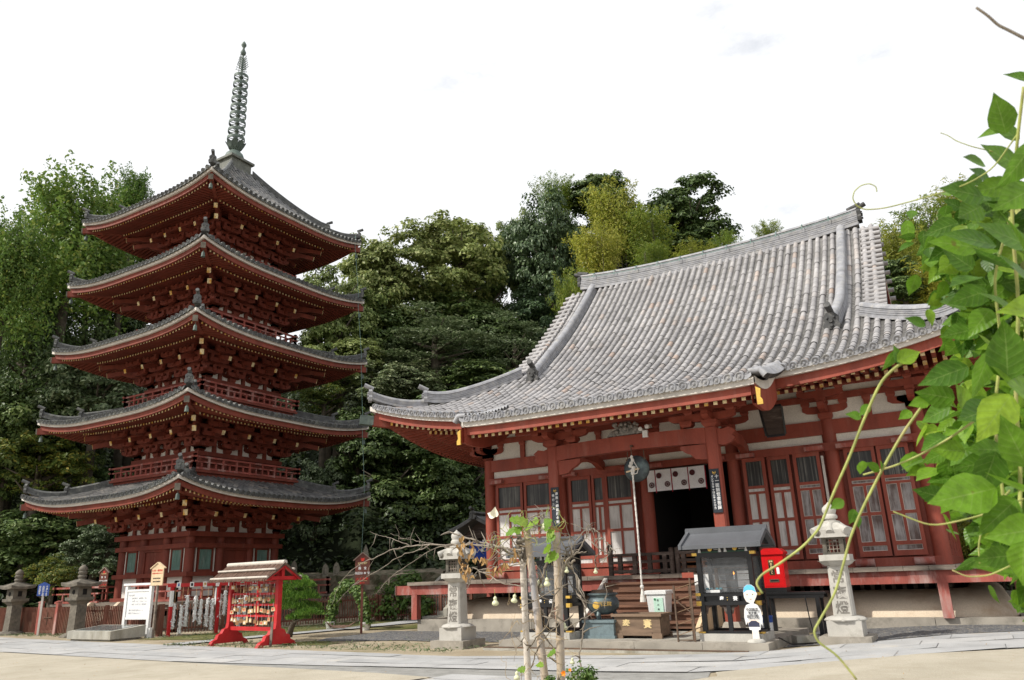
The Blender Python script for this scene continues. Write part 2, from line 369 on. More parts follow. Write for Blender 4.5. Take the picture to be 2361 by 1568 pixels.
# ------------------------------------------------------------------ mesh builder
class MB:
    def __init__(self):
        self.v, self.f, self.a, self.n, self.sv = [], [], [], 0, []
    def add(self, V, F, m=0, tv=0.5):
        V = np.asarray(V, float).reshape(-1, 3)
        F = np.asarray(F, int)
        self.v.append(V)
        if F.ndim == 1:
            F = F[None]
        self.f.append((F + self.n, m))
        self.a.append(np.full(len(V), tv) if np.isscalar(tv) else np.asarray(tv, float))
        self.n += len(V)
    def hexa(self, P, m=0, tv=0.5):     # 8 corners: bottom ring then top ring
        self.add(P, [(0, 3, 2, 1), (4, 5, 6, 7), (0, 1, 5, 4), (1, 2, 6, 5), (2, 3, 7, 6), (3, 0, 4, 7)], m, tv)
    def box(self, x0, y0, z0, x1, y1, z1, m=0, tv=0.5):
        self.hexa([(x0, y0, z0), (x1, y0, z0), (x1, y1, z0), (x0, y1, z0), (x0, y0, z1), (x1, y0, z1), (x1, y1, z1), (x0, y1, z1)], m, tv)
    def cbox(self, c, s, m=0, rz=0.0, taper=1.0):
        x, y, z = s[0] / 2, s[1] / 2, s[2] / 2
        P = np.array([(-x, -y, -z), (x, -y, -z), (x, y, -z), (-x, y, -z), (-x * taper, -y * taper, z), (x * taper, -y * taper, z), (x * taper, y * taper, z), (-x * taper, y * taper, z)])
        ca, sa = math.cos(rz), math.sin(rz)
        P[:, :2] = P[:, :2] @ np.array([[ca, sa], [-sa, ca]])
        self.hexa(P + np.asarray(c, float), m)
    def beam(self, p, q, w, h, m=0, up=(0, 0, 1), tv=0.5):
        p, q = np.asarray(p, float), np.asarray(q, float)
        d = q - p; d /= np.linalg.norm(d)
        s = np.cross(d, up)
        if np.linalg.norm(s) < 1e-6:
            s = np.array([1.0, 0, 0])
        s /= np.linalg.norm(s)
        u = np.cross(s, d)
        s, u = s * w / 2, u * h / 2
        self.hexa([p - s - u, p + s - u, q + s - u, q - s - u, p - s + u, p + s + u, q + s + u, q - s + u], m, tv)
    def cyl(self, p, q, r0, r1=None, n=12, m=0, caps=True, mc=None):
        r1 = r0 if r1 is None else r1
        self.tube([p, q], [r0, r1], n, m, caps, mc)
    def tube(self, pts, rad, n=8, m=0, caps=True, mc=None):
        pts = np.asarray(pts, float)
        k = len(pts)
        rad = np.full(k, rad) if np.isscalar(rad) else np.asarray(rad, float)
        t = np.gradient(pts, axis=0)
        t /= np.linalg.norm(t, axis=1)[:, None] + 1e-12
        ref = np.array([0, 0, 1.0]) if abs(t[0][2]) < 0.9 else np.array([1.0, 0, 0])
        s = np.cross(t[0], ref); s /= np.linalg.norm(s)
        ang = np.linspace(0, 2 * np.pi, n, endpoint=False)
        V = []
        for i in range(k):
            s = s - t[i] * np.dot(s, t[i]); s /= np.linalg.norm(s)
            u = np.cross(t[i], s)
            V.append(pts[i] + rad[i] * (np.cos(ang)[:, None] * s + np.sin(ang)[:, None] * u))
        V = np.concatenate(V)
        F = []
        j = np.arange(n)
        for i in range(k - 1):
            F.append(np.stack([i * n + j, i * n + (j + 1) % n, (i + 1) * n + (j + 1) % n, (i + 1) * n + j], 1))
        off = self.n
        self.add(V, np.concatenate(F), m)
        if caps:
            mc = m if mc is None else mc
            self.f.append((np.array([off + j[::-1]]), mc))
            self.f.append((np.array([off + (k - 1) * n + j]), mc))
    def lathe(self, c, prof, n=24, m=0, sq=None, rot=0.0, caps=True):
        """prof: (radius, z) pairs; sq = number of sides for a polygonal section"""
        n = sq or n
        ang = np.linspace(0, 2 * np.pi, n, endpoint=False) + rot
        k = len(prof)
        V = np.concatenate([np.stack([c[0] + r * np.cos(ang), c[1] + r * np.sin(ang), np.full(n, c[2] + z)], 1) for r, z in prof])
        j = np.arange(n)
        F = np.concatenate([np.stack([i * n + j, i * n + (j + 1) % n, (i + 1) * n + (j + 1) % n, (i + 1) * n + j], 1) for i in range(k - 1)])
        off = self.n
        self.add(V, F, m)
        if caps:
            self.f.append((np.array([off + j[::-1]]), m))
            self.f.append((np.array([off + (k - 1) * n + j]), m))
    def prism(self, poly, o, a, b, t, m=0, me=None):
        """a polygon in the plane o + x*a + y*b, extruded by the vector t"""
        o, a, b, t = (np.asarray(x, float) for x in (o, a, b, t))
        P = np.array([o + x * a + y * b for x, y in poly])
        k = len(P)
        off = self.n
        j = np.arange(k)
        self.add(np.concatenate([P, P + t]), np.stack([j, (j + 1) % k, k + (j + 1) % k, k + j], 1), m if me is None else me)
        self.f.append((np.array([off + j[::-1]]), m))
        self.f.append((np.array([off + k + j]), m))
    def grid(self, P, m=0, tv=0.5, flip=False):
        P = np.asarray(P, float)
        a, b = P.shape[:2]
        i, j = np.meshgrid(np.arange(a - 1), np.arange(b - 1), indexing='ij')
        F = np.stack([i * b + j, i * b + j + 1, (i + 1) * b + j + 1, (i + 1) * b + j], -1).reshape(-1, 4)
        if flip:
            F = F[:, ::-1]
        self.add(P.reshape(-1, 3), F, m, tv)
    def mesh(self, name, mats, org=(0, 0, 0), smooth=None):
        V = np.concatenate(self.v) - np.asarray(org, float)
        me = bpy.data.meshes.new(name)
        nl = sum(F.size for F, _ in self.f)
        npoly = sum(len(F) for F, _ in self.f)
        me.vertices.add(len(V)); me.loops.add(nl); me.polygons.add(npoly)
        me.vertices.foreach_set('co', V.ravel().astype(np.float32))
        me.loops.foreach_set('vertex_index', np.concatenate([F.ravel() for F, _ in self.f]).astype(np.int32))
        tot = np.concatenate([np.full(len(F), F.shape[1]) for F, _ in self.f])
        me.polygons.foreach_set('loop_start', np.concatenate([[0], np.cumsum(tot)[:-1]]).astype(np.int32))
        me.polygons.foreach_set('material_index', np.concatenate([np.full(len(F), m) for F, m in self.f]).astype(np.int32))
        at = me.attributes.new('tv', 'FLOAT', 'POINT')
        at.data.foreach_set('value', np.concatenate(self.a).astype(np.float32))
        if self.sv:
            at = me.attributes.new('sv', 'FLOAT', 'POINT')
            at.data.foreach_set('value', np.concatenate(self.sv).astype(np.float32))
        for mt in (mats if isinstance(mats, (list, tuple)) else [mats]):
            me.materials.append(mt)
        me.update(calc_edges=True)
        me.validate()
        me.polygons.foreach_set('use_smooth', np.full(len(me.polygons), smooth is not None))
        if smooth is not None:
            if smooth < 179:
                me.set_sharp_from_angle(angle=R(smooth))
        return me
    def build(self, name, mats, parent=None, org=None, smooth=None):
        if org is None:
            org = ORG.get(parent.name, (0, 0, 0)) if parent is not None else (0, 0, 0)
        o = bpy.data.objects.new(name, self.mesh(name, mats, org, smooth))
        COL.objects.link(o)
        if parent is not None:
            o.parent = parent
            ORG[o.name] = org
        else:
            o.location = org
            ORG[o.name] = org
        return o
ORG = {}     # world position of every object's own origin, so that parts can be modelled in world coordinates
def tag(o, label=None, cat=None, group=None, kind=None):
    for k, v in (('label', label), ('category', cat), ('group', group), ('kind', kind)):
        if v:
            o[k] = v
    return o
def thing(name, loc, label, cat, group=None, rz=0.0, local=False):
    o = bpy.data.objects.new(name, None)
    o.empty_display_size = 0.2
    COL.objects.link(o)
    o.location = loc
    o.rotation_euler = (0, 0, rz)
    ORG[o.name] = (0, 0, 0) if local else tuple(loc)
    return tag(o, label, cat, group)
def copy_tree(o, parent=None, loc=None, rz=None, label=None):
    c = o.copy()
    COL.objects.link(c)
    if parent is not None:
        c.parent = parent
    if loc is not None:
        c.location = loc
    if rz is not None:
        c.rotation_euler = (0, 0, rz)
    if label:
        c['label'] = label
    for ch in list(o.children):
        copy_tree(ch, c)
    return c
def text(body, size, mat, parent, o, a, b, name='lettering', depth=0.004, vertical=False, step=1.15, align='CENTER', bold=0.0):
    """lettering laid on the plane o + x*a + y*b; o is its centre in the parent's own coordinates"""
    a, b = Vector(a).normalized(), Vector(b).normalized()
    c = bpy.data.curves.new(name, 'FONT')
    c.body = '\n'.join(body) if vertical else body
    c.size = size
    c.align_x = align
    c.align_y = 'CENTER'
    c.space_line = step
    c.extrude = depth
    c.offset = bold
    c.resolution_u = 2
    t = bpy.data.objects.new(name + '_tmp', c)
    COL.objects.link(t)
    bpy.context.view_layer.update()
    me = bpy.data.meshes.new_from_object(t.evaluated_get(bpy.context.evaluated_depsgraph_get()))
    bpy.data.objects.remove(t)
    n = a.cross(b)
    m = Matrix(((a.x, b.x, n.x, o[0]), (a.y, b.y, n.y, o[1]), (a.z, b.z, n.z, o[2]), (0, 0, 0, 1)))
    me.transform(m)
    me.materials.clear()
    me.materials.append(mat)
    ob = bpy.data.objects.new(name, me)
    me.name = name
    COL.objects.link(ob)
    ob.parent = parent
    return ob
def rel(parent, p):
    return tuple(np.asarray(p, float) - np.asarray(ORG.get(parent.name, (0, 0, 0))))
def smoothstep(x):
    x = np.clip(x, 0, 1)
    return x * x * (3 - 2 * x)
# ------------------------------------------------------------------ setting: ground, path, gravel, hillside
def gz(u, v=0):
    return 0.20 * smoothstep((np.asarray(u, float) + 5.2) / 5.0)
def sheet(name, poly, mat, lift, kind='structure', seg=1.2):
    """a ground-following sheet inside a polygon, cut into small cells"""
    import mathutils.geometry as mg
    poly = np.asarray(poly, float)
    pts = []
    for i in range(len(poly)):
        p, q = poly[i], poly[(i + 1) % len(poly)]
        k = max(1, int(np.linalg.norm(q - p) / seg))
        pts += [p + (q - p) * t / k for t in range(k)]
    inner = []
    lo, hi = poly.min(0), poly.max(0)
    for x in np.arange(lo[0] + seg / 2, hi[0], seg):
        for y in np.arange(lo[1] + seg / 2, hi[1], seg):
            ins = False
            for i in range(len(poly)):
                a, b = poly[i], poly[(i + 1) % len(poly)]
                if (a[1] > y) != (b[1] > y) and x < (b[0] - a[0]) * (y - a[1]) / (b[1] - a[1]) + a[0]:
                    ins = not ins
            if ins:
                inner.append((x, y))
    allp = [Vector(p) for p in pts] + [Vector(p) for p in inner]
    n = len(pts)
    vs, es, fs, *_ = mg.delaunay_2d_cdt(allp, [(i, (i + 1) % n) for i in range(n)], [list(range(n))], 1, 1e-4)
    V = np.array([(v[0], v[1], 0) for v in vs])
    V[:, 2] = gz(V[:, 0]) + lift
    mb = MB()
    F3 = [f for f in fs if len(f) == 3]
    mb.add(V, np.array(F3), 0)
    o = mb.build(name, mat)
    o['kind'] = kind
    return o
def setting():
    # one sheet of packed earth out to the horizon
    xs = np.concatenate([[-600, -300, -150, -90], np.arange(-60, 20.1, 1.0), [40, 90, 200, 600]])
    ys = np.concatenate([[-300, -100, -40, -15], np.arange(-5, 60.1, 2.5), [100, 250, 700]])
    P = np.array([[(x, y, float(gz(x))) for x in xs] for y in ys])
    mb = MB(); mb.grid(P)
    tag(mb.build('ground', EARTH, smooth=180), kind='structure')
    # paved approach, laid as slabs
    far = [(-60, 17.6), (-31.3, 15.8), (-26.5, 15.15), (-20.5, 14.6), (-15.5, 14.1), (-11.5, 13.75), (-9.6, 13.6), (-8.8, 13.75), (-6.0, 14.5), (-3.4, 15.3), (-2.05, 16.35), (0.30, 18.0), (6, 21.5)]
    near = [(7, 18.8), (0.15, 14.75), (-3.85, 12.2), (-3.7, 11.6), (-4.9, 9.5), (-6.2, 5.5), (-9.5, 6.0), (-8.2, 9.4), (-7.9, 10.75), (-9.3, 11.0), (-15.0, 11.35), (-23.6, 11.95), (-30, 12.7), (-60, 15)]
    sheet('path', far + near, PAVEG, 0.010)
    slabs(far, near)
    # pale sand in the two corners of the forecourt
    sheet('sand_court', [(-60, 14.9), (-30, 12.6), (-23.6, 11.85), (-15.0, 11.25), (-9.3, 10.9), (-8.0, 10.68), (-8.3, 9.4), (-9.6, 6.0), (-14, -12), (-70, -12)], SANDM, 0.03)
    sheet('sand_court', [(6.9, 18.55), (0.25, 14.55), (-3.72, 12.05), (-3.55, 11.55), (-4.75, 9.5), (-6.0, 5.3), (-7, -12), (20, -12), (20, 26)], SANDM, 0.03)
    # gravel beds before the hall's stone base
    sheet('gravel_bed', [(-16.6, 17.2), (-16.1, 16.3), (-13.5, 16.9), (-11.8, 16.6), (-10.1, 16.9), (-9.9, 19.85), (-16.5, 19.85)], GRAVEL, 0.015, seg=0.6)
    sheet('gravel_bed', [(-3.6, 16.0), (-2.0, 16.50), (0.25, 18.12), (5, 21.2), (5, 24), (1.8, 24), (1.6, 19.85), (-3.6, 19.85)], GRAVEL, 0.015, seg=0.6)
    # narrow stone side path to the steps behind the hall
    sheet('side_path', [(-20.4, 14.7), (-19.6, 14.65), (-18.55, 20.5), (-18.0, 25.0), (-19.6, 25.2), (-19.3, 20.6)], PAVE, 0.035)
    sheet('moss_bank', [(-23.6, 15.9), (-20.6, 16.2), (-19.5, 20.8), (-19.8, 25.5), (-21.6, 25.5), (-23.4, 19.0)], MOSSM, 0.012)
    sheet('moss_bank', [(-18.3, 20.5), (-16.7, 20.3), (-16.2, 21), (-16.4, 27), (-17.7, 27), (-17.8, 24)], MOSSM, 0.014)
    sheet('moss_bank', [(-17.0, 15.7), (-16.0, 15.2), (-14.9, 15.4), (-14.9, 16.0), (-16.2, 16.5)], MOSSM, 0.012)
def slabs(far, near):
    """rectangular slabs with thin joints, clipped by the outline of the path (built as one paved surface)"""
    import mathutils.geometry as mg
    poly = [np.array(p) for p in far + near]
    def clip(sub, a, b, sgn):
        out = []
        for i in range(len(sub)):
            p, q = sub[i], sub[(i + 1) % len(sub)]
            dp = ((b[0] - a[0]) * (p[1] - a[1]) - (b[1] - a[1]) * (p[0] - a[0])) * sgn
            dq = ((b[0] - a[0]) * (q[1] - a[1]) - (b[1] - a[1]) * (q[0] - a[0])) * sgn
            if dp >= 0:
                out.append(p)
            if dp * dq < 0:
                out.append(p + (q - p) * dp / (dp - dq))
        return out
    mb = MB()
    r = np.random.default_rng(3)
    fx = np.array([p[0] for p in far]); fy = np.array([p[1] for p in far])
    nn = sorted([p for p in near if not (-9.6 < p[0] < -3.75 and p[1] < 11.6)])
    nx = np.array([p[0] for p in nn]); ny = np.array([p[1] for p in nn])
    nrow = 4
    edges = np.linspace(0, 1, nrow + 1)
    def pt(u, s):
        y0, y1 = np.interp(u, nx, ny), np.interp(u, fx, fy)
        return np.array([u, y0 + (y1 - y0) * s])
    g = 0.005
    for k in range(nrow):
        u = -58 + r.uniform(0, 1)
        while u < 5:
            w = r.uniform(1.1, 2.1)
            s0, s1 = edges[k] + 0.002, edges[k + 1] - 0.002
            q = [pt(u + g, s0), pt(u + w - g, s0), pt(u + w - g, s1), pt(u + g, s1)]
            z = 0.026 + r.uniform(-0.004, 0.004)
            V = [(x, y, float(gz(x)) + z) for x, y in q]
            mb.add(V, [(0, 1, 2, 3)], 0, r.uniform())
            u += w
    # the branch that runs towards the viewer
    for j in range(9):
        y0 = 5.6 + j * 0.62
        for i in range(4):
            f0, f1 = i / 4, (i + 1) / 4
            def e(y):
                return np.interp(y, [5.5, 9.4, 10.75, 11.2], [-9.6, -8.2, -7.9, -7.9]), np.interp(y, [5.5, 9.5, 11.6], [-6.2, -4.9, -3.8])
            a0, b0 = e(y0); a1, b1 = e(y0 + 0.6)
            q = [(a0 + (b0 - a0) * f0 + g, y0), (a0 + (b0 - a0) * f1 - g, y0), (a1 + (b1 - a1) * f1 - g, y0 + 0.605), (a1 + (b1 - a1) * f0 + g, y0 + 0.605)]
            mb.add([(x, y, 0.026 + r.uniform(-0.003, 0.003)) for x, y in q], [(0, 1, 2, 3)], 0, r.uniform())
    m, nt, b, L = _new('paving_slabs')
    at = nt.nodes.new('ShaderNodeAttribute'); at.attribute_name = 'tv'
    v = coord(nt)
    c = ramp(nt, at.outputs['Fac'], [(0, (0.36, 0.362, 0.362)), (0.6, (0.405, 0.403, 0.40)), (1, (0.44, 0.433, 0.42))])
    c = mix(nt, 1.0, c, ramp(nt, noise(nt, v, 1.3, 7, 0.65), [(0.3, 0.78), (0.7, 1.1)]), 'MULTIPLY')
    c = mix(nt, 1.0, c, ramp(nt, noise(nt, v, 70, 3), [(0.3, 0.82), (0.7, 1.12)]), 'MULTIPLY')
    c = mix(nt, ramp(nt, noise(nt, v, 0.9, 9, 0.75), [(0.58, 0.0), (0.72, 0.7)]), c, (0.46, 0.40, 0.30))
    L(c, b.inputs['Base Color'])
    b.inputs['Roughness'].default_value = 0.9
    bump(nt, b, noise(nt, v, 90, 4), 0.25, 0.01)
    tag(mb.build('path_paving', m), kind='structure')
setting()

AZ0 = [-95, -62, -47, -42, -33, -28, -5, 0, 10, 40]
RH0 = [47, 46, 45, 39.5, 39.5, 44, 44, 38, 35, 35]
def hill_z(u, v):
    u, v = np.asarray(u, float), np.asarray(v, float)
    az = np.degrees(np.arctan2(u, v)); rho = np.hypot(u, v)
    d = rho - np.interp(az, AZ0, RH0)
    n = 0.7 * np.sin(u * 0.31 + v * 0.17) + 0.5 * np.sin(u * 0.13 - v * 0.42 + 1.0)
    z = np.where(d < 0, d * 0.6, np.where(d < 14, d * 0.9, np.minimum(12.6 + (d - 14) * 0.72, 12.6 + 15 * 0.72 + (d - 29) * 0.2)))
    return z + n * np.clip(d / 6, 0, 1)
def hillside():
    az = np.radians(np.linspace(-96, 42, 140))
    dd = np.concatenate([np.linspace(-1.5, 16, 26), np.linspace(18, 60, 16), [80, 120]])
    P = []
    for a in az:
        r0 = np.interp(np.degrees(a), AZ0, RH0)
        row = []
        for d in dd:
            u, v = (r0 + d) * math.sin(a), (r0 + d) * math.cos(a)
            row.append((u, v, float(hill_z(u, v))))
        P.append(row)
    mb = MB(); mb.grid(np.array(P), flip=True)
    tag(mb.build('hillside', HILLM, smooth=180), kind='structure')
hillside()

# ------------------------------------------------------------------ leaves
def leaf_quads(C, N, size, rg, ratio=0.55, jit=0.3):
    """diamond leaves at C facing roughly along N"""
    n = len(C)
    N = N + rg.normal(0, jit, (n, 3))
    N /= np.linalg.norm(N, axis=1)[:, None] + 1e-9
    A = rg.normal(0, 1, (n, 3))
    A -= N * (A * N).sum(1)[:, None]
    A /= np.linalg.norm(A, axis=1)[:, None] + 1e-9
    B = np.cross(N, A)
    s = (size * rg.uniform(0.6, 1.25, n))[:, None]
    V = np.stack([C - A * s, C - B * s * ratio + N * s * 0.12, C + A * s, C + B * s * ratio + N * s * 0.12], 1)
    return V.reshape(-1, 3), np.arange(n * 4).reshape(-1, 4)
def undergrowth():
    rg = np.random.default_rng(11)
    nc = 3900
    az = np.radians(rg.uniform(-74, 12, nc))
    d = rg.uniform(0, 1, nc) ** 1.3 * 30 - 0.3
    r0 = np.interp(np.degrees(az), AZ0, RH0)
    u, v = (r0 + d) * np.sin(az), (r0 + d) * np.cos(az)
    z = hill_z(u, v)
    cs = rg.uniform(0.5, 1.25, nc)
    k = 34
    C = np.repeat(np.stack([u, v, z + cs * 0.35], 1), k, 0)
    D = rg.normal(0, 1, (nc * k, 3)); D /= np.linalg.norm(D, axis=1)[:, None]
    D[:, 2] = np.abs(D[:, 2]) * 0.9
    P = C + D * np.repeat(cs, k)[:, None] * rg.uniform(0.6, 1.05, (nc * k, 1))
    mb = MB()
    V, F = leaf_quads(P, D + np.array([0, 0, 0.5]), np.full(len(P), 0.17), rg)
    mb.add(V, F)
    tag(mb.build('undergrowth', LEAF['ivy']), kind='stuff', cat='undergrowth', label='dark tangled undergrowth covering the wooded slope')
undergrowth()

def litter():
    """fallen leaves and bits of gravel on the forecourt"""
    rg = np.random.default_rng(77)
    n = 1500
    u = rg.uniform(-30, 4, n); v = rg.uniform(7.5, 19, n)
    C = np.stack([u, v, gz(u) + .045], 1)
    mb = MB()
    V, F = leaf_quads(C, np.tile([0, 0, 1.0], (n, 1)), rg.uniform(.006, .022, n), rg, .5, .25)
    mb.add(V, F)
    tag(mb.build('fallen_leaves', LEAF['dry']), 'small dry leaves scattered over the sand and paving', 'fallen leaves', kind='stuff')
    n = 1700
    k = rg.integers(0, 3, n)
    u = np.where(k == 0, rg.uniform(-23.5, -19.5, n), np.where(k == 1, rg.uniform(-37, -24, n), rg.uniform(-20, -10, n)))
    v = np.where(k == 0, rg.uniform(16, 25, n), np.where(k == 1, rg.uniform(16.2, 17.3, n), 14.2 + np.abs(rg.normal(0, .9, n))))
    mb = MB()
    for a in range(3):
        N = rg.normal(0, 1, (n, 3)); N[:, 2] *= .25
        V, F = leaf_quads(np.stack([u + rg.normal(0, .03, n), v + rg.normal(0, .03, n), np.full(n, .05)], 1), N, rg.uniform(.02, .055, n), rg, .2, .2)
        mb.add(V, F)
    tag(mb.build('grass_tufts', LEAF['grey']), 'sparse grass tufts along the edges of the paths and fences', 'grass', kind='stuff')
litter()
# ------------------------------------------------------------------ tiled roofs (shared by the pagoda and the hall)
def rot2(p, c, k):
    """turn points about the vertical axis at c by k quarter turns"""
    p = np.array(p, float)
    x, y = p[..., 0] - c[0], p[..., 1] - c[1]
    for _ in range(k % 4):
        x, y = -y, x
    q = p.copy(); q[..., 0] = c[0] + x; q[..., 1] = c[1] + y
    return q
class Slope:
    """one roof plane: S(u, d) with u along the eave and d inwards from it"""
    def __init__(self, c, k, e, zf):
        self.c, self.k, self.e, self.zf = c, k, e, zf
    def __call__(self, u, d):
        u, d = np.broadcast_arrays(np.asarray(u, float), np.asarray(d, float))
        P = np.stack([self.c[0] + u, self.c[1] - self.e + d, self.zf(u, d)], -1)
        return rot2(P, self.c, self.k)
    def dirs(self):
        s = rot2(np.array([self.c[0] + 1, self.c[1], 0]), self.c, self.k) - np.array([*self.c, 0])
        i = rot2(np.array([self.c[0], self.c[1] + 1, 0]), self.c, self.k) - np.array([*self.c, 0])
        return s, i
def tile_rows(mb, S, us, dr, pitch, tile=0.30, r=0.085, nseg=6, discs=True, rg=None, step=0.16, wear=0.0):
    """round cover tiles, stepped pan tiles between them and the eave discs"""
    s, inn = S.dirs()
    ang = np.linspace(0, np.pi, nseg)
    up0 = np.array([0, 0, 1.0])
    for u in us:
        d0, d1 = dr(u)
        if d1 - d0 < 0.12:
            continue
        n = max(1, int(round((d1 - d0) / tile)))
        ds = np.linspace(d0, d1, n + 1)
        P = S(u, ds)
        T = np.gradient(P, axis=0); T /= np.linalg.norm(T, axis=1)[:, None]
        U = np.cross(s, T)
        U *= np.sign(U[:, 2:3])
        V, tv = [], []
        jit = rg.normal(0, 0.004, n)
        for i in range(n):
            for j, rr in ((i, r * 1.05), (i + 1, r * 0.95)):
                V.append(P[j] + (rr + jit[i]) * (np.cos(ang)[:, None] * s + np.sin(ang)[:, None] * U[j]) + U[j] * 0.015)
            tv += [rg.uniform(.33, 1) if rg.uniform() > .015 else rg.uniform(.1, .3)] * (2 * nseg)
        V = np.concatenate(V)
        j = np.arange(nseg - 1)
        F = np.concatenate([np.stack([b + j, b + j + 1, b + nseg + j + 1, b + nseg + j], 1) for b in range(0, n * 2 * nseg, 2 * nseg)])
        mb.add(V, F, 0, np.array(tv))
        if discs:
            c0, t0, u0 = P[0] + U[0] * 0.02, T[0], U[0]
            m = 12
            aa = np.linspace(0, 2 * np.pi, m, endpoint=False)
            ring = lambda rr, off: c0 - t0 * off + rr * (np.cos(aa)[:, None] * s + np.sin(aa)[:, None] * u0)
            q = r * 1.14
            V = np.concatenate([ring(q, -0.05), ring(q, 0.05), ring(q * 0.78, 0.05), ring(q * 0.74, 0.028), ring(q * 0.35, 0.03), ring(q * 0.3, 0.05), ring(0.002, 0.055)])
            jj = np.arange(m)
            F = np.concatenate([np.stack([b * m + jj, b * m + (jj + 1) % m, (b + 1) * m + (jj + 1) % m, (b + 1) * m + jj], 1) for b in range(6)])
            mb.add(V, F, 1)
    # pan tiles
    us = np.asarray(us)
    gaps = np.concatenate([us - pitch / 2, [us[-1] + pitch / 2]])
    for u in gaps:
        d0, d1 = dr(u)
        if d1 - d0 < 0.15:
            continue
        n = max(1, int((d1 - d0) / step))
        ds = np.linspace(d0 - 0.02, d1, n + 1)
        w = pitch / 2
        off = np.array([-w, -w * 0.45, 0, w * 0.45, w])
        lift = np.array([0.035, 0.006, -0.004, 0.006, 0.035])
        A = S(u + off[None, :], ds[:, None])
        V = np.empty((n, 2, 5, 3)); V[:, 0] = A[:-1]; V[:, 1] = A[1:]
        V[:, 0, :, 2] += lift + 0.034
        V[:, 1, :, 2] += lift + 0.002
        base = np.arange(n) * 10
        j = np.arange(4)
        F1 = (base[:, None, None] + np.stack([j, j + 1, j + 6, j + 5], 1)[None]).reshape(-1, 4)
        F2 = (base[:-1, None, None] + np.stack([j + 5, j + 6, j + 11, j + 10], 1)[None]).reshape(-1, 4)
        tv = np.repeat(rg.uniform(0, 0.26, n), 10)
        mb.add(V.reshape(-1, 3), np.concatenate([F1, F2]), 0, tv)
        if discs:      # curved eave pan
            e = S(u + off, np.full(5, d0 - 0.03))
            hi = e.copy(); hi[:, 2] += lift + 0.03
            lo = e.copy(); lo[:, 2] += lift - 0.045 - 0.03 * np.array([0, 0.7, 1, 0.7, 0])
            mb.add(np.concatenate([hi, lo]), np.stack([j, j + 5, j + 6, j + 1], 1), 1)
def sweep(mb, pts, prof, m=0, closed=True, caps=True):
    """a vertical cross-section (x across, z up) swept along a path"""
    pts = np.asarray(pts, float); prof = np.asarray(prof, float)
    t = np.gradient(pts, axis=0)
    h = t.copy(); h[:, 2] = 0
    h /= np.linalg.norm(h, axis=1)[:, None]
    s = np.stack([h[:, 1], -h[:, 0], np.zeros(len(h))], 1)
    k = len(prof)
    V = pts[:, None, :] + prof[None, :, 0, None] * s[:, None, :] + prof[None, :, 1, None] * np.array([0, 0, 1.0])
    i, j = np.meshgrid(np.arange(len(pts) - 1), np.arange(k), indexing='ij')
    F = np.stack([i * k + j, i * k + (j + 1) % k, (i + 1) * k + (j + 1) % k, (i + 1) * k + j], -1).reshape(-1, 4)
    off = mb.n
    mb.add(V.reshape(-1, 3), F, m)
    if caps:
        mb.f.append((np.array([off + np.arange(k)[::-1]]), m))
        mb.f.append((np.array([off + (len(pts) - 1) * k + np.arange(k)]), m))
def ridge_prof(w, h, layers=4, cap=0.09):
    """stacked flat tiles with a round cap"""
    L, Rr = [], []
    for i in range(layers):
        z0, z1 = h * i / layers, h * (i + 1) / layers
        a = w * (1 - 0.10 * i)
        L += [(-a, z0 + 0.012), (-a, z1 - 0.016), (-a * 0.80, z1 - 0.012), (-a * 0.80, z1)]
        Rr += [(a, z0 + 0.012), (a, z1 - 0.016), (a * 0.80, z1 - 0.012), (a * 0.80, z1)]
    c = [(-cap * math.cos(t), h + 0.01 + cap * math.sin(t)) for t in np.linspace(0, math.pi, 7)]
    return [(-w, -0.05)] + L + c + Rr[::-1] + [(w, -0.05)]
def onigawara(mb, p, f, s=1.0, m=0):
    """a demon-face end tile at p facing the horizontal direction f, with a cap tile pointing forward above it"""
    f = np.array([f[0], f[1], 0.0]); f /= np.linalg.norm(f)
    r = np.array([f[1], -f[0], 0]); z = np.array([0, 0, 1.0])
    poly = [(-.17, -.12), (-.2, .02), (-.15, .1), (-.17, .24), (-.08, .34), (.08, .34), (.17, .24), (.15, .1), (.2, .02), (.17, -.12), (.06, -.08), (-.06, -.08)]
    mb.prism([(x * s, y * s) for x, y in poly], p - f * 0.05 * s, r, z, f * 0.12 * s, m)
    for x, y, q in ((0, .12, .075), (-.08, .2, .04), (.08, .2, .04), (0, .0, .06)):
        c = p + r * x * s + z * y * s
        mb.cyl(c, c + f * 0.12 * s, q * s, q * s * 0.7, 8, m)
    a = p + z * 0.36 * s - f * 0.1 * s
    mb.cyl(a, a + f * 0.34 * s + z * 0.14 * s, 0.075 * s, 0.085 * s, 10, m)
def arm(mb, p, d, L, w=0.16, h=0.17, m=0):
    """a boat-shaped bracket arm centred on p along d, with three bearing blocks"""
    d = np.array([d[0], d[1], 0.0]); d /= np.linalg.norm(d)
    s = np.array([d[1], -d[0], 0.0]); z = np.array([0, 0, 1.0])
    l = L / 2
    poly = [(-l, h), (-l, h * 0.45), (-l * 0.82, h * 0.12), (-l * 0.5, 0), (l * 0.5, 0), (l * 0.82, h * 0.12), (l, h * 0.45), (l, h)]
    mb.prism(poly, p - s * w / 2, d, z, s * w, m)
def block(mb, p, s=0.22, h=0.14, m=0):
    x, y, z = p
    mb.lathe((x, y, z), [(s * 0.5, 0), (s * 0.72, h * 0.45), (s * 0.72, h)], sq=4, rot=math.pi / 4, m=m)

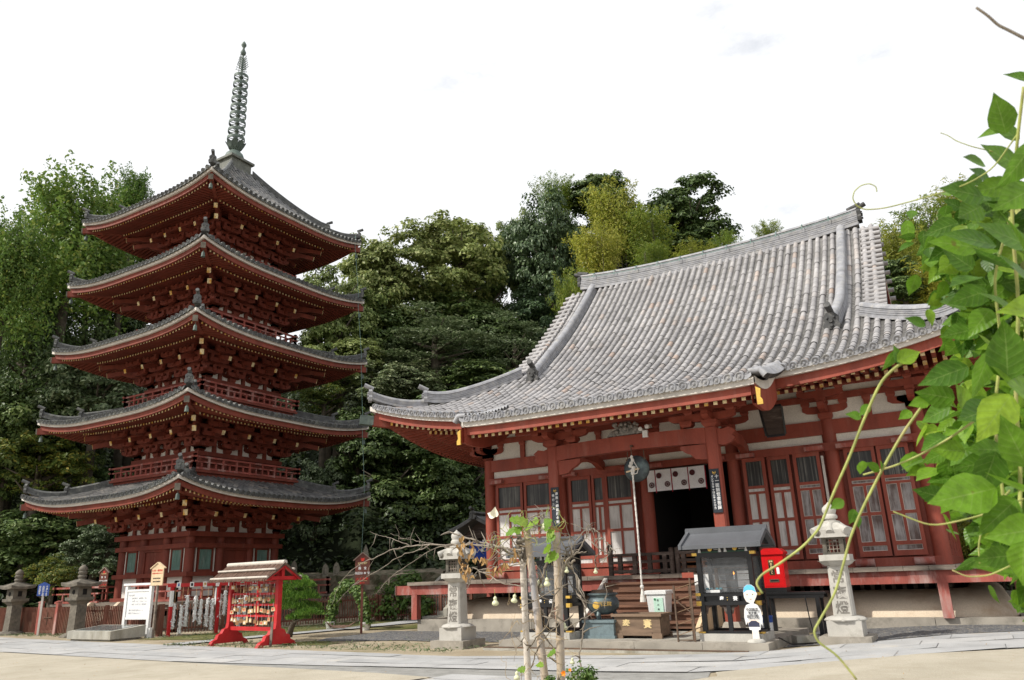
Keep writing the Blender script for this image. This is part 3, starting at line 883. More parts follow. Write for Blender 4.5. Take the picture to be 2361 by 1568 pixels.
# ------------------------------------------------------------------ five-storied pagoda
PC = np.array([-29.35, 22.5])
TZ = [5.50, 8.74, 11.98, 15.17, 18.40]      # corner of each eave
TE = [5.22, 5.11, 5.01, 4.85, 4.68]         # half width of each eave
TR = [0.56, 0.46, 0.45, 0.42, 0.46]         # rise of the corner
HB = [2.18, 2.03, 1.88, 1.73, 1.58]         # half width of each storey
BE = [4.0, 2.88, 2.74, 2.58, 2.42]          # half width of veranda and balconies
BZ = [1.05, 6.08, 9.30, 12.52, 15.70]       # their floors
def sidep(k, u, e, z):
    return rot2(np.array([PC[0] + u, PC[1] - e, z]), PC, k)
def pagoda():
    root = thing('five_storied_pagoda', (*PC, 0), 'tall red five-storied wooden pagoda with a bronze spire, left of the main hall', 'pagoda')
    rg = np.random.default_rng(5)
    b = MB()                                     # stone footing and steps
    b.box(PC[0] - 3.3, PC[1] - 3.3, 0, PC[0] + 3.3, PC[1] + 3.3, 0.55)
    b.build('stone_footing', GRANITED, root)
    b = MB()
    for k in range(4):
        for i in range(6):
            b.box(*(sidep(k, -0.8, 4.05 + 0.17 * (5 - i), 0)[:2]), 0, *(sidep(k, 0.8, 4.05 + 0.17 * (5 - i) + 0.18, 0)[:2]), 0.16 * (i + 1)) if k == 0 else None
    for sx in (-0.95, 0.95):
        b.prism([(0, 0), (1.12, 0), (1.12, 0.22), (0.15, 1.1), (0, 1.1)], (PC[0] + sx - 0.1, PC[1] - 4.02, 0), (0, -1, 0), (0, 0, 1), (0.2, 0, 0))
    b.build('stone_steps', MOUND, root)
    # veranda
    b = MB()
    e, z = BE[0], BZ[0]
    b.box(PC[0] - e, PC[1] - e, z - 0.09, PC[0] + e, PC[1] + e, z)
    b.box(PC[0] - e + .08, PC[1] - e + .08, z - 0.28, PC[0] + e - .08, PC[1] + e - .08, z - 0.092)
    for k in range(4):
        for u in np.linspace(-e + 0.3, e - 0.3, 6):
            p = sidep(k, u, e - 0.3, 0)
            b.cbox((p[0], p[1], (z - 0.28) / 2), (0.18, 0.18, z - 0.28))
    b.build('veranda', WOODG, root)
    railing(root, e - 0.12, z, 0.62, 7, 'veranda_railing', [(-0.85, 0.85)])
    # ground-floor walls
    hb = HB[0]
    b = MB()
    b.box(PC[0] - hb + .04, PC[1] - hb + .04, 1.0, PC[0] + hb - .04, PC[1] + hb - .04, 5.1, 0)
    b.build('wall', REDP, root)
    cu = [-hb, -0.76, 0.76, hb]
    cols = [(x, y) for x in cu for y in cu if abs(x) == hb or abs(y) == hb]
    for x, y in cols:
        b = MB(); b.cyl((PC[0] + x, PC[1] + y, 1.05), (PC[0] + x, PC[1] + y, 3.55), 0.20, 0.19, 16)
        b.build('column', REDP, root, smooth=50)
    b = MB()
    for z0, z1, o in ((3.50, 3.70, 0.30), (3.06, 3.24, 0.25), (1.96, 2.13, 0.26), (1.05, 1.2, 0.24)):
        for k in range(4):
            p, q = sidep(k, -hb - o, hb + o - 0.12, (z0 + z1) / 2), sidep(k, hb + o - (0.24 if z0 < 3.4 else 0.24), hb + o - 0.12, (z0 + z1) / 2)
            b.beam(p, q, 0.24, z1 - z0)
    b.build('tie_beam', REDP, root)
    for k in range(4):
        s, f = sidep(k, 1, 0, 0) - sidep(k, 0, 0, 0), sidep(k, 0, 1, 0) - sidep(k, 0, 0, 0)
        z3 = np.array([0, 0, 1.0])
        for sg in (-1, 1):                       # lattice windows in the outer bays
            uc = sg * 1.47
            b = MB()
            def pan(u0, u1, z0, z1, out, th, m):
                P = [sidep(k, u0, hb + out - th, z0), sidep(k, u1, hb + out - th, z0), sidep(k, u1, hb + out, z0), sidep(k, u0, hb + out, z0)]
                b.hexa(P + [q + z3 * (z1 - z0) for q in P], m)
            pan(uc - 0.30, uc + 0.30, 2.22, 3.0, 0.02, 0.1, 0)
            for t in np.linspace(-0.26, 0.26, 9):
                pan(uc + t - 0.016, uc + t + 0.016, 2.22, 3.0, 0.055, 0.03, 0)
            for u0, u1, z0, z1 in ((-.36, -.30, 2.13, 3.06), (.30, .36, 2.13, 3.06), (-.30, .30, 2.13, 2.22), (-.30, .30, 3.0, 3.06)):
                pan(uc + u0, uc + u1, z0, z1, 0.085, 0.12, 1)
            for u0 in (-.47, .41):
                pan(uc + u0, uc + u0 + 0.06, 2.13, 3.06, 0.05, 0.08, 2)
            b.build('lattice_window', [GREENP, REDP, BOARDW], root)
            b = MB()
            pan(uc - 0.5, uc + 0.5, 1.2, 1.96, 0.03, 0.08, 0)
            b.build('white_panel', PLASTER, root)
        b = MB()
        for u0, u1 in ((-.52, -.006), (.006, .52)):
            pan(u0, u1, 1.2, 2.98, 0.06, 0.1, 0)
        pan(-.62, -.52, 1.2, 3.06, 0.11, 0.14, 0); pan(.52, .62, 1.2, 3.06, 0.11, 0.14, 0); pan(-.72, .72, 2.98, 3.06, 0.16, 0.2, 0)
        b.build('door', REDP, root)
    # storeys
    for i in range(5):
        storey(root, i, rg)
    spire(root)
    # lightning conductor running down from the near right-hand corner
    b = MB()
    pts = []
    for i in (4, 3, 2, 1, 0):
        e = TE[i] - 0.15
        c = sidep(1, e - 0.25, e, 0)
        pts += [(c[0], c[1], TZ[i] + 0.25), (c[0] + 0.05, c[1] - 0.05, TZ[i] - 0.5)]
    pts.append((pts[-1][0] + 0.1, pts[-1][1] - 0.3, 0.0))
    b.tube(pts, 0.012, 5)
    b.build('lightning_cable', CABLEM, root)
def railing(root, e, z, h, nb, name, gaps=()):
    b = MB()
    for k in range(4):
        us = np.linspace(-e, e, nb + 1)
        for zz, th, wd in ((z + h, 0.075, 0.085), (z + h * 0.62, 0.055, 0.06), (z + 0.06, 0.075, 0.085)):
            ov = 0.14 if zz > z + 0.3 else 0.0
            if gaps and k == 0:
                b.beam(sidep(k, -e - ov, e, zz), sidep(k, gaps[0][0], e, zz), wd, th)
                b.beam(sidep(k, gaps[0][1], e, zz), sidep(k, e + ov, e, zz), wd, th)
            else:
                b.beam(sidep(k, -e - ov, e, zz + (0.004 if k % 2 else 0)), sidep(k, e + ov, e, zz + (0.004 if k % 2 else 0)), wd, th)
        for j, u in enumerate(us):
            if gaps and k == 0 and gaps[0][0] < u < gaps[0][1]:
                continue
            p = sidep(k, u, e, z)
            big = j in (0, nb)
            b.cbox((p[0], p[1], z + (h + (0.12 if big else 0)) / 2), (0.11 if big else 0.07, 0.11 if big else 0.07, h + (0.12 if big else -0.02)))
        for u in (us[:-1] + us[1:]) / 2:
            if gaps and k == 0 and gaps[0][0] < u < gaps[0][1]:
                continue
            p = sidep(k, u, e, z)
            b.cbox((p[0], p[1], z + h * 0.32), (0.06, 0.06, h * 0.58))
    b.build(name, REDW, root)
def storey(root, i, rg):
    e, zc, rise, hb = TE[i], TZ[i], TR[i], HB[i]
    zm = zc - rise
    top = i == 4
    e2 = (BE[i + 1] - 0.30) if not top else 0.62
    dmax = e - e2
    ztop = (BZ[i + 1] - 0.22) if not top else 21.62
    H = ztop - zm - 0.0
    s1 = 0.30 if not top else 0.52
    s2 = (H - s1 * dmax) / dmax ** 2
    def zf(u, d):
        x = np.clip((np.abs(u) - 0.8) / (e - 0.8), 0, 1)
        return zm + s1 * d + s2 * d * d + rise * x ** 2.6 * np.clip(1 - d / 2.4, 0, 1) ** 1.6
    pitch = 0.262
    nr = int((e - 0.14) / pitch)
    us = np.arange(-nr, nr + 1) * pitch
    roof = MB()
    for k in range(4):
        S = Slope(PC, k, e, zf)
        tile_rows(roof, S, us, lambda u: (0.0, min(dmax, e - abs(u) - 0.06)), pitch, 0.30, 0.082, 5, True, rg, 0.2)
    ro = roof.build('tiled_roof', [TILEP, RIDGED], root, smooth=60)
    # hip ridges with their end tiles
    for k in range(4):
        S = Slope(PC, k, e, zf)
        d1 = np.linspace(1.25, dmax - 0.05, 12)
        mb = MB()
        pts = S(e - d1, d1); pts[:, 2] += 0.06
        pts[0, 2] += 0.05
        sweep(mb, pts[::-1], ridge_prof(0.12, 0.24, 4, 0.085))
        d2 = np.linspace(0.12, 1.2, 8)
        pts2 = S(e - d2, d2); pts2[:, 2] += 0.05 + 0.20 * ((1.2 - d2) / 1.1) ** 2
        sweep(mb, pts2[::-1], ridge_prof(0.11, 0.13, 3, 0.08))
        f = pts[0] - pts[-1]
        h = mb.build('hip_ridge', RIDGED, ro, smooth=40)
        mb = MB()
        onigawara(mb, pts[0] + np.array([0, 0, 0.06]), f, 0.85)
        mb.build('ridge_end_tile', RIDGED, ro, smooth=40)
        mb = MB()
        onigawara(mb, pts2[0] + np.array([0, 0, 0.0]) - f / np.linalg.norm(f) * 0.04, f, 0.85)
        mb.build('ridge_end_tile', RIDGED, ro, smooth=40)
    # eave: white edge board, red fascia, two tiers of rafters
    ub = np.linspace(-1, 1, 41)
    edge, fas, raf, raf2 = MB(), MB(), MB(), MB()
    def riz(u):
        x = np.clip((np.abs(u) - 0.8) / (e - 0.8), 0, 1)
        return rise * x ** 2.6
    zr0, slr = zm - 0.42, 0.20                    # rafter line at the eave and its upward slope inwards
    for k in range(4):
        def band(mb, ein, zlo, zhi, th, m):
            uu = ub * ein
            zz = zm + riz(uu)
            A = sidep(k, 0, 0, 0)
            P = np.stack([np.stack([PC[0] + uu, np.full_like(uu, PC[1] - ein), zz + zhi], 1), np.stack([PC[0] + uu, np.full_like(uu, PC[1] - ein), zz + zlo], 1),
                          np.stack([PC[0] + uu * (1 - th / ein), np.full_like(uu, PC[1] - ein + th), zz + zlo], 1)])
            mb.grid(rot2(P, PC, k), m)
        band(edge, e - 0.06, -0.17, -0.04, 0.12, 0)
        band(fas, e - 0.16, -0.37, -0.171, 0.10, 0)
        # soffit boards
        uu = ub * (e - 0.12)
        rows = []
        for d in (0.2, 1.1, 2.0, e - hb):
            f = np.clip(1 - d / (e - hb), 0, 1)
            us_ = ub * (e - d)
            rows.append(np.stack([PC[0] + us_, np.full_like(us_, PC[1] - e + d), zr0 + 0.07 + slr * d + riz(us_ * e / (e - d)) * f ** 0.8], 1))
        fas.grid(rot2(np.array(rows), PC, k), 0, flip=True)
        pr = 0.185
        n = int((e - 0.35) / pr)
        for u in np.arange(-n, n + 1) * pr:
            lim = e - abs(u) - 0.1
            dz = riz(u)
            for mb, d0, d1, zo in ((raf, 0.30, min(1.5, lim), 0.0), (raf2, 1.28, min(e - hb, lim), -0.10)):
                if d1 - d0 < 0.15:
                    continue
                fz = lambda d: zr0 + zo + slr * d + dz * np.clip(1 - d / (e - hb), 0, 1) ** 0.8
                p, q = sidep(k, u, e - d0, fz(d0)), sidep(k, u, e - d1, fz(d1))
                mb.beam(p, q, 0.075, 0.085)
                f = sidep(k, 0, 1, 0) - sidep(k, 0, 0, 0)
                c = p + f * 0.006
                s = sidep(k, 1, 0, 0) - sidep(k, 0, 0, 0)
                w, h = s * 0.037, np.array([0, 0, 0.042])
                mb.add([c - w - h, c + w - h, c + w + h, c - w + h], [(0, 1, 2, 3)], 1)
        # hip rafter with its end, and a bell hanging from it
        hipb = MB()
        p = sidep(k, e - 0.1, e - 0.1, zm + rise - 0.50); q = sidep(k, hb, hb, zr0 + slr * (e - hb) - 0.05)
        hipb.beam(p, q, 0.17, 0.26)
        dd = p - q; dd /= np.linalg.norm(dd)
        hipb.beam(p, p + dd * 0.05, 0.19, 0.24, 1)
        hipb.build('hip_rafter', [REDP, OLDSTONE], root)
    ev = edge.build('eave_board', BOARDW, root)
    fas.build('eave_fascia', REDP, root)
    kind = raf.build('flying_rafter', [REDP, ENDW], root); kind['kind'] = 'stuff'
    kind = raf2.build('base_rafter', [REDP, ENDW], root); kind['kind'] = 'stuff'
    for k in range(4):
        p = sidep(k, e - 0.22, e - 0.22, zm + rise - 0.62)
        mb = MB()
        mb.cyl(p, p - np.array([0, 0, 0.10]), 0.012, n=5)
        mb.lathe(p - np.array([0, 0, 0.32]), [(0.085, 0), (0.075, 0.04), (0.065, 0.17), (0.04, 0.22), (0.01, 0.235)], 12)
        mb.build('wind_bell', COPPER, root, smooth=50)
    # brackets between wall and eave
    zb = 3.70 if i == 0 else BZ[i] + 0.88
    ze = zr0 + slr * (e - hb) - 0.02
    brackets(root, i, hb, zb, ze, e, zr0, slr)
    # upper storey walls, balcony and railing
    if i > 0:
        b = MB()
        b.box(PC[0] - hb + .04, PC[1] - hb + .04, BZ[i] - 0.6, PC[0] + hb - .04, PC[1] + hb - .04, ze + 0.1)
        b.build('wall', REDP, root)
        b = MB()
        for z0, z1, o in ((zb - 0.18, zb, 0.24), (zb - 0.46, zb - 0.34, 0.12)):
            for k in range(4):
                b.beam(sidep(k, -hb - o, hb + o - 0.12, (z0 + z1) / 2), sidep(k, hb + o - 0.24, hb + o - 0.12, (z0 + z1) / 2), 0.24, z1 - z0)
        cu = [-hb, -hb * 0.35, hb * 0.35, hb]
        for k in range(4):
            for u in cu[:-1]:
                p = sidep(k, u, hb, 0)
                b.cyl((p[0], p[1], BZ[i]), (p[0], p[1], zb - 0.1), 0.15, n=12)
        b.build('tie_beam', REDP, root)
        be, bz = BE[i], BZ[i]
        b = MB()
        b.box(PC[0] - be, PC[1] - be, bz - 0.10, PC[0] + be, PC[1] + be, bz)
        b.box(PC[0] - be + .12, PC[1] - be + .12, bz - 0.32, PC[0] + be - .12, PC[1] + be - .12, bz - 0.102)
        b.build('balcony', REDP, root)
        railing(root, be - 0.1, bz, 0.52, 8, 'balcony_railing')
def brackets(root, i, hb, zb, ze, e, zr0, slr):
    wall, b = MB(), MB()
    hgt = ze - zb
    wall.box(PC[0] - hb - .01, PC[1] - hb - .01, zb, PC[0] + hb + .01, PC[1] + hb + .01, zb + min(0.55, hgt * 0.42))
    wall.build('plaster_frieze', PLASTER, root)
    cu = [-hb, -hb * 0.345, hb * 0.345, hb]
    lv = hgt / 4.2
    for k in range(4):
        f = sidep(k, 0, 1, 0) - sidep(k, 0, 0, 0)
        s = sidep(k, 1, 0, 0) - sidep(k, 0, 0, 0)
        for ci, u in enumerate(cu):
            o = sidep(k, u, hb, zb)
            block(b, o, 0.34, lv * 0.62)
            for st in range(3):
                z = zb + lv * (0.55 + st)
                out = 0.36 * (st + 1)
                arm(b, o + np.array([0, 0, z - zb]) + f * (out / 2 - 0.15), f, out + 0.6, 0.15, lv * 0.55)
                for t in (0.0, out):
                    pz = o + np.array([0, 0, z - zb]) + f * t
                    if t == 0 or st < 3:
                        arm(b, pz + np.array([0, 0, lv * 0.02]), s, 0.95, 0.14, lv * 0.52)
                        for q in (-0.4, 0, 0.4):
                            block(b, pz + s * q + np.array([0, 0, lv * 0.54]), 0.17, lv * 0.42)
            # tail rafter poking out and down, with a painted end
            if 0 <= ci < 3 or True:
                p0 = o + np.array([0, 0, lv * 2.9]) + f * 0.1
                p1 = o + np.array([0, 0, lv * 1.75]) + f * 1.42
                b.beam(p0, p1, 0.13, 0.17)
                d = (p1 - p0) / np.linalg.norm(p1 - p0)
                b.beam(p1, p1 + d * 0.015, 0.135, 0.185, 1)
        for sg in (1,):                           # diagonal members at the corner
            o = sidep(k, hb, hb, zb)
            dg = (f + s) / math.sqrt(2)
            for st in range(3):
                z = zb + lv * (0.55 + st)
                out = 0.5 * (st + 1)
                arm(b, o + np.array([0, 0, z - zb]) + dg * (out / 2 - 0.1), dg, out + 0.7, 0.17, lv * 0.55)
            p0 = o + np.array([0, 0, lv * 2.9]); p1 = o + np.array([0, 0, lv * 1.75]) + dg * 1.95
            b.beam(p0, p1, 0.15, 0.2); d = (p1 - p0) / np.linalg.norm(p1 - p0)
            b.beam(p1, p1 + d * 0.015, 0.16, 0.22, 1)
            p0 = o + np.array([0, 0, lv * 3.6]); p1 = o + np.array([0, 0, lv * 2.7]) + dg * 2.3
            b.beam(p0, p1, 0.15, 0.2); d = (p1 - p0) / np.linalg.norm(p1 - p0)
            b.beam(p1, p1 + d * 0.015, 0.16, 0.22, 1)
        for u in ((cu[0] + cu[1]) / 2, 0, (cu[2] + cu[3]) / 2):   # struts between
            p = sidep(k, u, hb + 0.04, zb)
            b.cbox((p[0], p[1], zb + lv * 0.75), (0.16, 0.16, lv * 1.5))
            block(b, (p[0], p[1], zb + lv * 1.5), 0.2, lv * 0.4)
        for st, z in ((1, zb + lv * 1.5), (2, zb + lv * 2.52), (3, zb + lv * 3.6)):   # running purlins
            eo = hb + 0.36 * st
            b.beam(sidep(k, -eo - 0.2, eo, z + lv * 0.12), sidep(k, eo - 0.06, eo, z + lv * 0.12), 0.13, 0.15)
    b.build('bracket_set', [REDP, ENDW], root)
def spire(root):
    c = (*PC, 0.0)
    b = MB()
    b.lathe(c, [(0.98, 21.55), (0.98, 21.72), (0.86, 21.74), (0.86, 22.20), (1.02, 22.22), (1.02, 22.34), (0.05, 22.38)], sq=4, rot=math.pi / 4)
    bs = b.build('dew_basin', mk('dew_basin_bronze', (0.13, 0.135, 0.115), 0.7, 0.3, 3), root)
    sp = MB()
    sp.lathe(c, [(0.09, 22.3), (0.075, 26), (0.055, 28.6), (0.03, 29.2)], 12)
    so = sp.build('spire', COPPER, root, smooth=60)
    b = MB()
    b.lathe(c, [(0.50, 22.36), (0.50, 22.56), (0.42, 22.78), (0.28, 22.94), (0.12, 22.98)], 24)
    b.build('inverted_bowl', COPPER, so, smooth=50)
    b = MB()
    for t in np.linspace(0, 2 * np.pi, 8, endpoint=False):
        d = np.array([math.cos(t), math.sin(t), 0]); s = np.array([-d[1], d[0], 0])
        p = np.array(c) + np.array([0, 0, 22.95])
        q = [p + d * 0.12, p + d * 0.28 + np.array([0, 0, .2]), p + d * 0.40 + np.array([0, 0, .42]), p + d * 0.50 + np.array([0, 0, .56])]
        for w0, w1, a, bq in ((.1, .16, 0, 1), (.16, .15, 1, 2), (.15, .03, 2, 3)):
            b.add([q[a] - s * w0, q[a] + s * w0, q[bq] + s * w1, q[bq] - s * w1], [(0, 1, 2, 3)])
            b.add([q[a] - s * w0 + d * .02, q[a] + s * w0 + d * .02, q[bq] + s * w1 + d * .02, q[bq] - s * w1 + d * .02], [(3, 2, 1, 0)])
    b.build('lotus_petals', COPPER, so)
    for j in range(9):
        z = 23.60 + j * 0.475
        r = 0.44 - 0.009 * j
        b = MB()
        aa = np.linspace(0, 2 * np.pi, 24, endpoint=False)
        for rr, z0, z1 in ((r, 0, 0.20),):
            ring = lambda q, zz: np.stack([PC[0] + q * np.cos(aa), PC[1] + q * np.sin(aa), np.full(24, z + zz)], 1)
            V = np.concatenate([ring(r, 0.0), ring(r * 1.02, 0.08), ring(r, 0.17), ring(r * 0.94, 0.17), ring(r * 0.95, 0.08), ring(r * 0.94, 0.0)])
            jj = np.arange(24)
            b.add(V, np.concatenate([np.stack([(q % 6) * 24 + jj, (q % 6) * 24 + (jj + 1) % 24, ((q + 1) % 6) * 24 + (jj + 1) % 24, ((q + 1) % 6) * 24 + jj], 1) for q in range(6)]))
        for t in np.linspace(0.3, 0.3 + 2 * np.pi, 8, endpoint=False):
            d = np.array([math.cos(t), math.sin(t), 0])
            p = np.array([*PC, z + 0.09])
            b.beam(p + d * 0.06, p + d * r * 0.95, 0.022, 0.035)
        b.lathe((*PC, z), [(0.085, 0), (0.115, 0.04), (0.115, 0.14), (0.085, 0.18)], 10)
        b.build('spire_ring', COPPER, so, smooth=50)
    b = MB()
    for t in (R(15), R(105), R(195), R(285)):
        d = np.array([math.cos(t), math.sin(t), 0])
        for j in range(6):
            z = 27.93 + j * 0.14
            p = np.array([*PC, z])
            w = 0.40 - 0.035 * j
            pts = [p + d * 0.06, p + d * w * 0.5 + np.array([0, 0, 0.06]), p + d * w + np.array([0, 0, 0.17]), p + d * (w - 0.08) + np.array([0, 0, 0.23])]
            b.tube(pts, [0.022, 0.02, 0.016, 0.01], 5)
        b.beam(np.array([*PC, 27.9]) + d * 0.2, np.array([*PC, 28.75]) + d * 0.15, 0.025, 0.02)
    b.build('water_flame', COPPER, so)
    b = MB()
    b.lathe(c, [(0.03, 28.85), (0.12, 28.95), (0.15, 29.07), (0.09, 29.2), (0.055, 29.3), (0.065, 29.4), (0.13, 29.5), (0.135, 29.58), (0.08, 29.7), (0.01, 29.8)], 16)
    b.build('jewel_finial', COPPER, so, smooth=60)
pagoda()
# ------------------------------------------------------------------ main hall
CU = [-13.65, -10.98, -8.17, -5.52, -2.91, -0.79]
VF = 21.6
CV = [21.6, 24.2, 26.8, 29.4, 32.0, 34.5]
HC = np.array([-7.2, 28.05])
FZ = 1.455
HE = 9.35
HZ0, HS1, HS2 = 6.12, 0.40, 0.0382
HRISE = 0.98
KU0, KU1, KD = -11.25, -3.62, -2.25           # the porch roof: its sides and how far it runs past the main eave
def h_rise(u):
    x = np.clip((np.abs(u) - 1.8) / (HE - 1.8), 0, 1)
    return HRISE * x ** 2.7
def hzf(u, d):
    base = HZ0 + HS1 * d + np.where(d > 0, HS2 * d * d, 0.062 * d * d)
    return base + h_rise(u) * np.clip(1 - d / 4.2, 0, 1) ** 1.5
GX = 5.58                                       # gable planes at +-GX
def hall():
    root = thing('main_hall', (HC[0], HC[1], 0), 'red wooden temple hall with a sweeping grey tiled roof and a porch over its steps', 'temple hall')
    # --- platform
    b = MB()
    x0, x1, y0, y1 = CU[0] - 1.7, CU[5] + 1.7, VF - 1.75, CV[5] + 1.7
    seg = np.linspace(x0, x1, 9)
    for a, c in zip(seg[:-1], seg[1:]):
        b.box(a + 0.006, y0, -0.1, c - 0.006, y0 + 0.4, 0.35)
    b.box(x0, y0 + 0.39, -0.1, x0 + 0.4, y1, 0.348); b.box(x1 - 0.4, y0 + 0.39, -0.1, x1, y1, 0.348); b.box(x0 + .4, y0 + .4, -0.1, x1 - .4, y1, 0.30)
    b.build('stone_base', GRANITED, root)
    b = MB()                                    # rounded plaster mound
    mx0, mx1, my0, my1 = x0 + 0.38, x1 - 0.38, y0 + 0.34, y1 - 0.3
    t = np.linspace(0, np.pi / 2, 9)
    rows = []
    for a in t:
        ins, z = 0.95 * (1 - math.cos(a)), 0.30 + 0.62 * math.sin(a) ** 0.9
        X0, X1, Y0, Y1 = mx0 + ins, mx1 - ins, my0 + ins, my1 - ins
        rr = 1.3 - ins * 0.5
        q = []
        for cx, cy, a0 in ((X1 - rr, Y0 + rr, -90), (X1 - rr, Y1 - rr, 0), (X0 + rr, Y1 - rr, 90), (X0 + rr, Y0 + rr, 180)):
            for w in np.linspace(a0, a0 + 90, 7):
                q.append((cx + rr * math.cos(R(w)), cy + rr * math.sin(R(w)), z))
        q.append(q[0])
        rows.append(q)
    b.grid(np.array(rows))
    b.build('plaster_mound', MOUND, root, smooth=180)
    # --- under-floor lattice
    b = MB()
    for u in np.arange(CU[0] + 0.1, CU[5], 0.24):
        b.box(u, VF - 0.03, 0.6, u + 0.09, VF + 0.03, FZ - 0.1)
    for v in np.arange(CV[0] + 0.1, CV[5], 0.24):
        for u in (CU[0], CU[5]):
            b.box(u - 0.03, v, 0.6, u + 0.03, v + 0.09, FZ - 0.1)
    b.box(CU[0], VF + 0.1, 0.4, CU[5], CV[5], FZ - 0.12, 1)  # black fill painted as the deep shade under the floor
    b.build('underfloor_lattice', [WOODG, SHADEBLACK], root)
    # --- veranda
    b = MB()
    w = 1.95
    ex0, ex1, ey0 = CU[0] - w, CU[5] + w, VF - w
    us = np.arange(ex0, ex1, 0.52)
    for u in us:
        b.box(u + 0.004, ey0 + random.uniform(-0.012, 0.012), FZ - 0.10, min(u + 0.516, ex1), VF, FZ)
    for v in np.arange(VF + 0.01, CV[5] + w, 0.52):
        b.box(ex0 + random.uniform(-0.01, 0.01), v, FZ - 0.10, CU[0], v + 0.51, FZ)
        b.box(CU[5], v, FZ - 0.10, ex1 + random.uniform(-0.01, 0.01), v + 0.51, FZ)
    b.build('veranda_floor', WOODG, root)
    b = MB()
    b.beam((ex0 - 0.55, ey0 + 0.16, FZ - 0.24), (ex1 + 0.5, ey0 + 0.16, FZ - 0.24), 0.14, 0.27)
    b.beam((ex0 + 0.16, ey0 + 0.24, FZ - 0.24), (ex0 + 0.16, CV[5] + w, FZ - 0.24), 0.14, 0.266)
    b.beam((ex1 - 0.16, ey0 + 0.24, FZ - 0.24), (ex1 - 0.16, CV[5] + w, FZ - 0.24), 0.14, 0.266)
    b.beam((ex0 - 0.56, ey0 + 0.16, FZ - 0.24), (ex0 - 0.55, ey0 + 0.16, FZ - 0.24), 0.14, 0.275, 1)
    b.build('veranda_beam', [REDW, BOARDW], root)
    posts = [(ex0 + 0.2, ey0 + 0.2), (CU[0], ey0 + 0.2), (CU[1], ey0 + 0.2), (CU[2], ey0 + 0.2), (CU[3], ey0 + 0.2), (CU[4], ey0 + 0.2), (CU[5] - 0.05, ey0 + 0.2), (ex1 - 0.2, ey0 + 0.2)] + [(u, v) for u in (ex0 + 0.2, ex1 - 0.2) for v in CV[1:]]
    for x, y in posts:
        b = MB()
        b.cbox((x, y, (0.35 + FZ - 0.37) / 2), (0.21, 0.21, FZ - 0.37 - 0.35), 0)
        b.build('veranda_post', REDW, root)
    # --- walls: dark interior, plaster frieze
    b = MB()
    for p, q in (((CU[0], VF), (CU[2], VF)), ((CU[3], VF), (CU[5], VF)), ((CU[0], VF), (CU[0], CV[5])), ((CU[5], VF), (CU[5], CV[5])), ((CU[0], CV[5]), (CU[5], CV[5]))):
        horizontal = p[1] == q[1]
        if horizontal:
            b.box(p[0], p[1] - 0.03, FZ, q[0], p[1] + 0.03, 4.64)
        else:
            b.box(p[0] - 0.03, p[1] + 0.04, FZ, p[0] + 0.03, q[1] - 0.04, 4.64)
    b.build('wall', REDP, root)
    b = MB()
    b.box(CU[0] + .05, VF - 0.04, 4.60, CU[5] - .05, VF + 0.04, 6.6); b.box(CU[0] + .05, CV[5] - 0.04, 4.64, CU[5] - .05, CV[5] + 0.04, 6.6)
    b.box(CU[0] - .04, VF + 0.05, 4.64, CU[0] + .04, CV[5] - 0.05, 6.6); b.box(CU[5] - .04, VF + 0.05, 4.64, CU[5] + .04, CV[5] - 0.05, 6.6)
    b.build('plaster_frieze', PLASTER, root)
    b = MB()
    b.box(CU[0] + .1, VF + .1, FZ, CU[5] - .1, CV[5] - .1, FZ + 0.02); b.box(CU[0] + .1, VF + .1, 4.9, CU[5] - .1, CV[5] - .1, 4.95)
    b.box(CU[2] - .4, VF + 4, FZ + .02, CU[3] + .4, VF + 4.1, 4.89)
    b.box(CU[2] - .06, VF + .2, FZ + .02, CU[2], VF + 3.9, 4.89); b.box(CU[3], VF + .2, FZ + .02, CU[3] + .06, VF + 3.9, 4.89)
    b.build('interior', SHADEBLACK, root)  # inner surfaces painted near-black for the unlit room
    b = MB()                                    # low wooden barrier seen in the doorway
    for z in (1.62, 1.78, 1.95):
        b.beam((CU[2] + .35, VF + 1.0, z), (CU[3] - .1, VF + 1.0, z), 0.07, 0.075)
    for u in (CU[2] + .4, -7.0, -6.1, CU[3] - .25):
        b.cbox((u, VF + 1.0, 1.72), (0.09, 0.09, 0.5))
    b.box(CU[2] + .38, VF + 0.99, 1.50, CU[3] - .2, VF + 1.01, 1.6)
    b.build('inner_barrier', WOODO, root)
    # --- columns
    for u in CU:
        for v in CV:
            if u in (CU[0], CU[5]) or v in (CV[0], CV[5]):
                b = MB(); b.cyl((u, v, FZ), (u, v, 5.25), 0.195, 0.185, 20)
                b.build('column', RED, root, smooth=50)
    # --- beams round the body
    b = MB()
    for z0, z1, th, o in ((4.86, 5.24, 0.16, 0.05), (4.42, 4.63, 0.13, 0.14), (FZ, 1.66, 0.14, 0.12)):
        zc, h = (z0 + z1) / 2, z1 - z0
        segs = [(CU[0] - 0.05, CU[5] + 0.05)] if z0 > 2 else [(CU[0] - 0.05, CU[2]), (CU[3], CU[5] + 0.05)]
        for a, c in segs:
            b.beam((a, VF - o, zc), (c, VF - o, zc), th, h)
        b.beam((CU[0] - o, VF - 0.05, zc), (CU[0] - o, CV[5], zc), th, h - 0.004)
        b.beam((CU[5] + o, VF - 0.05, zc), (CU[5] + o, CV[5], zc), th, h - 0.004)
    b.build('tie_beam', RED, root)
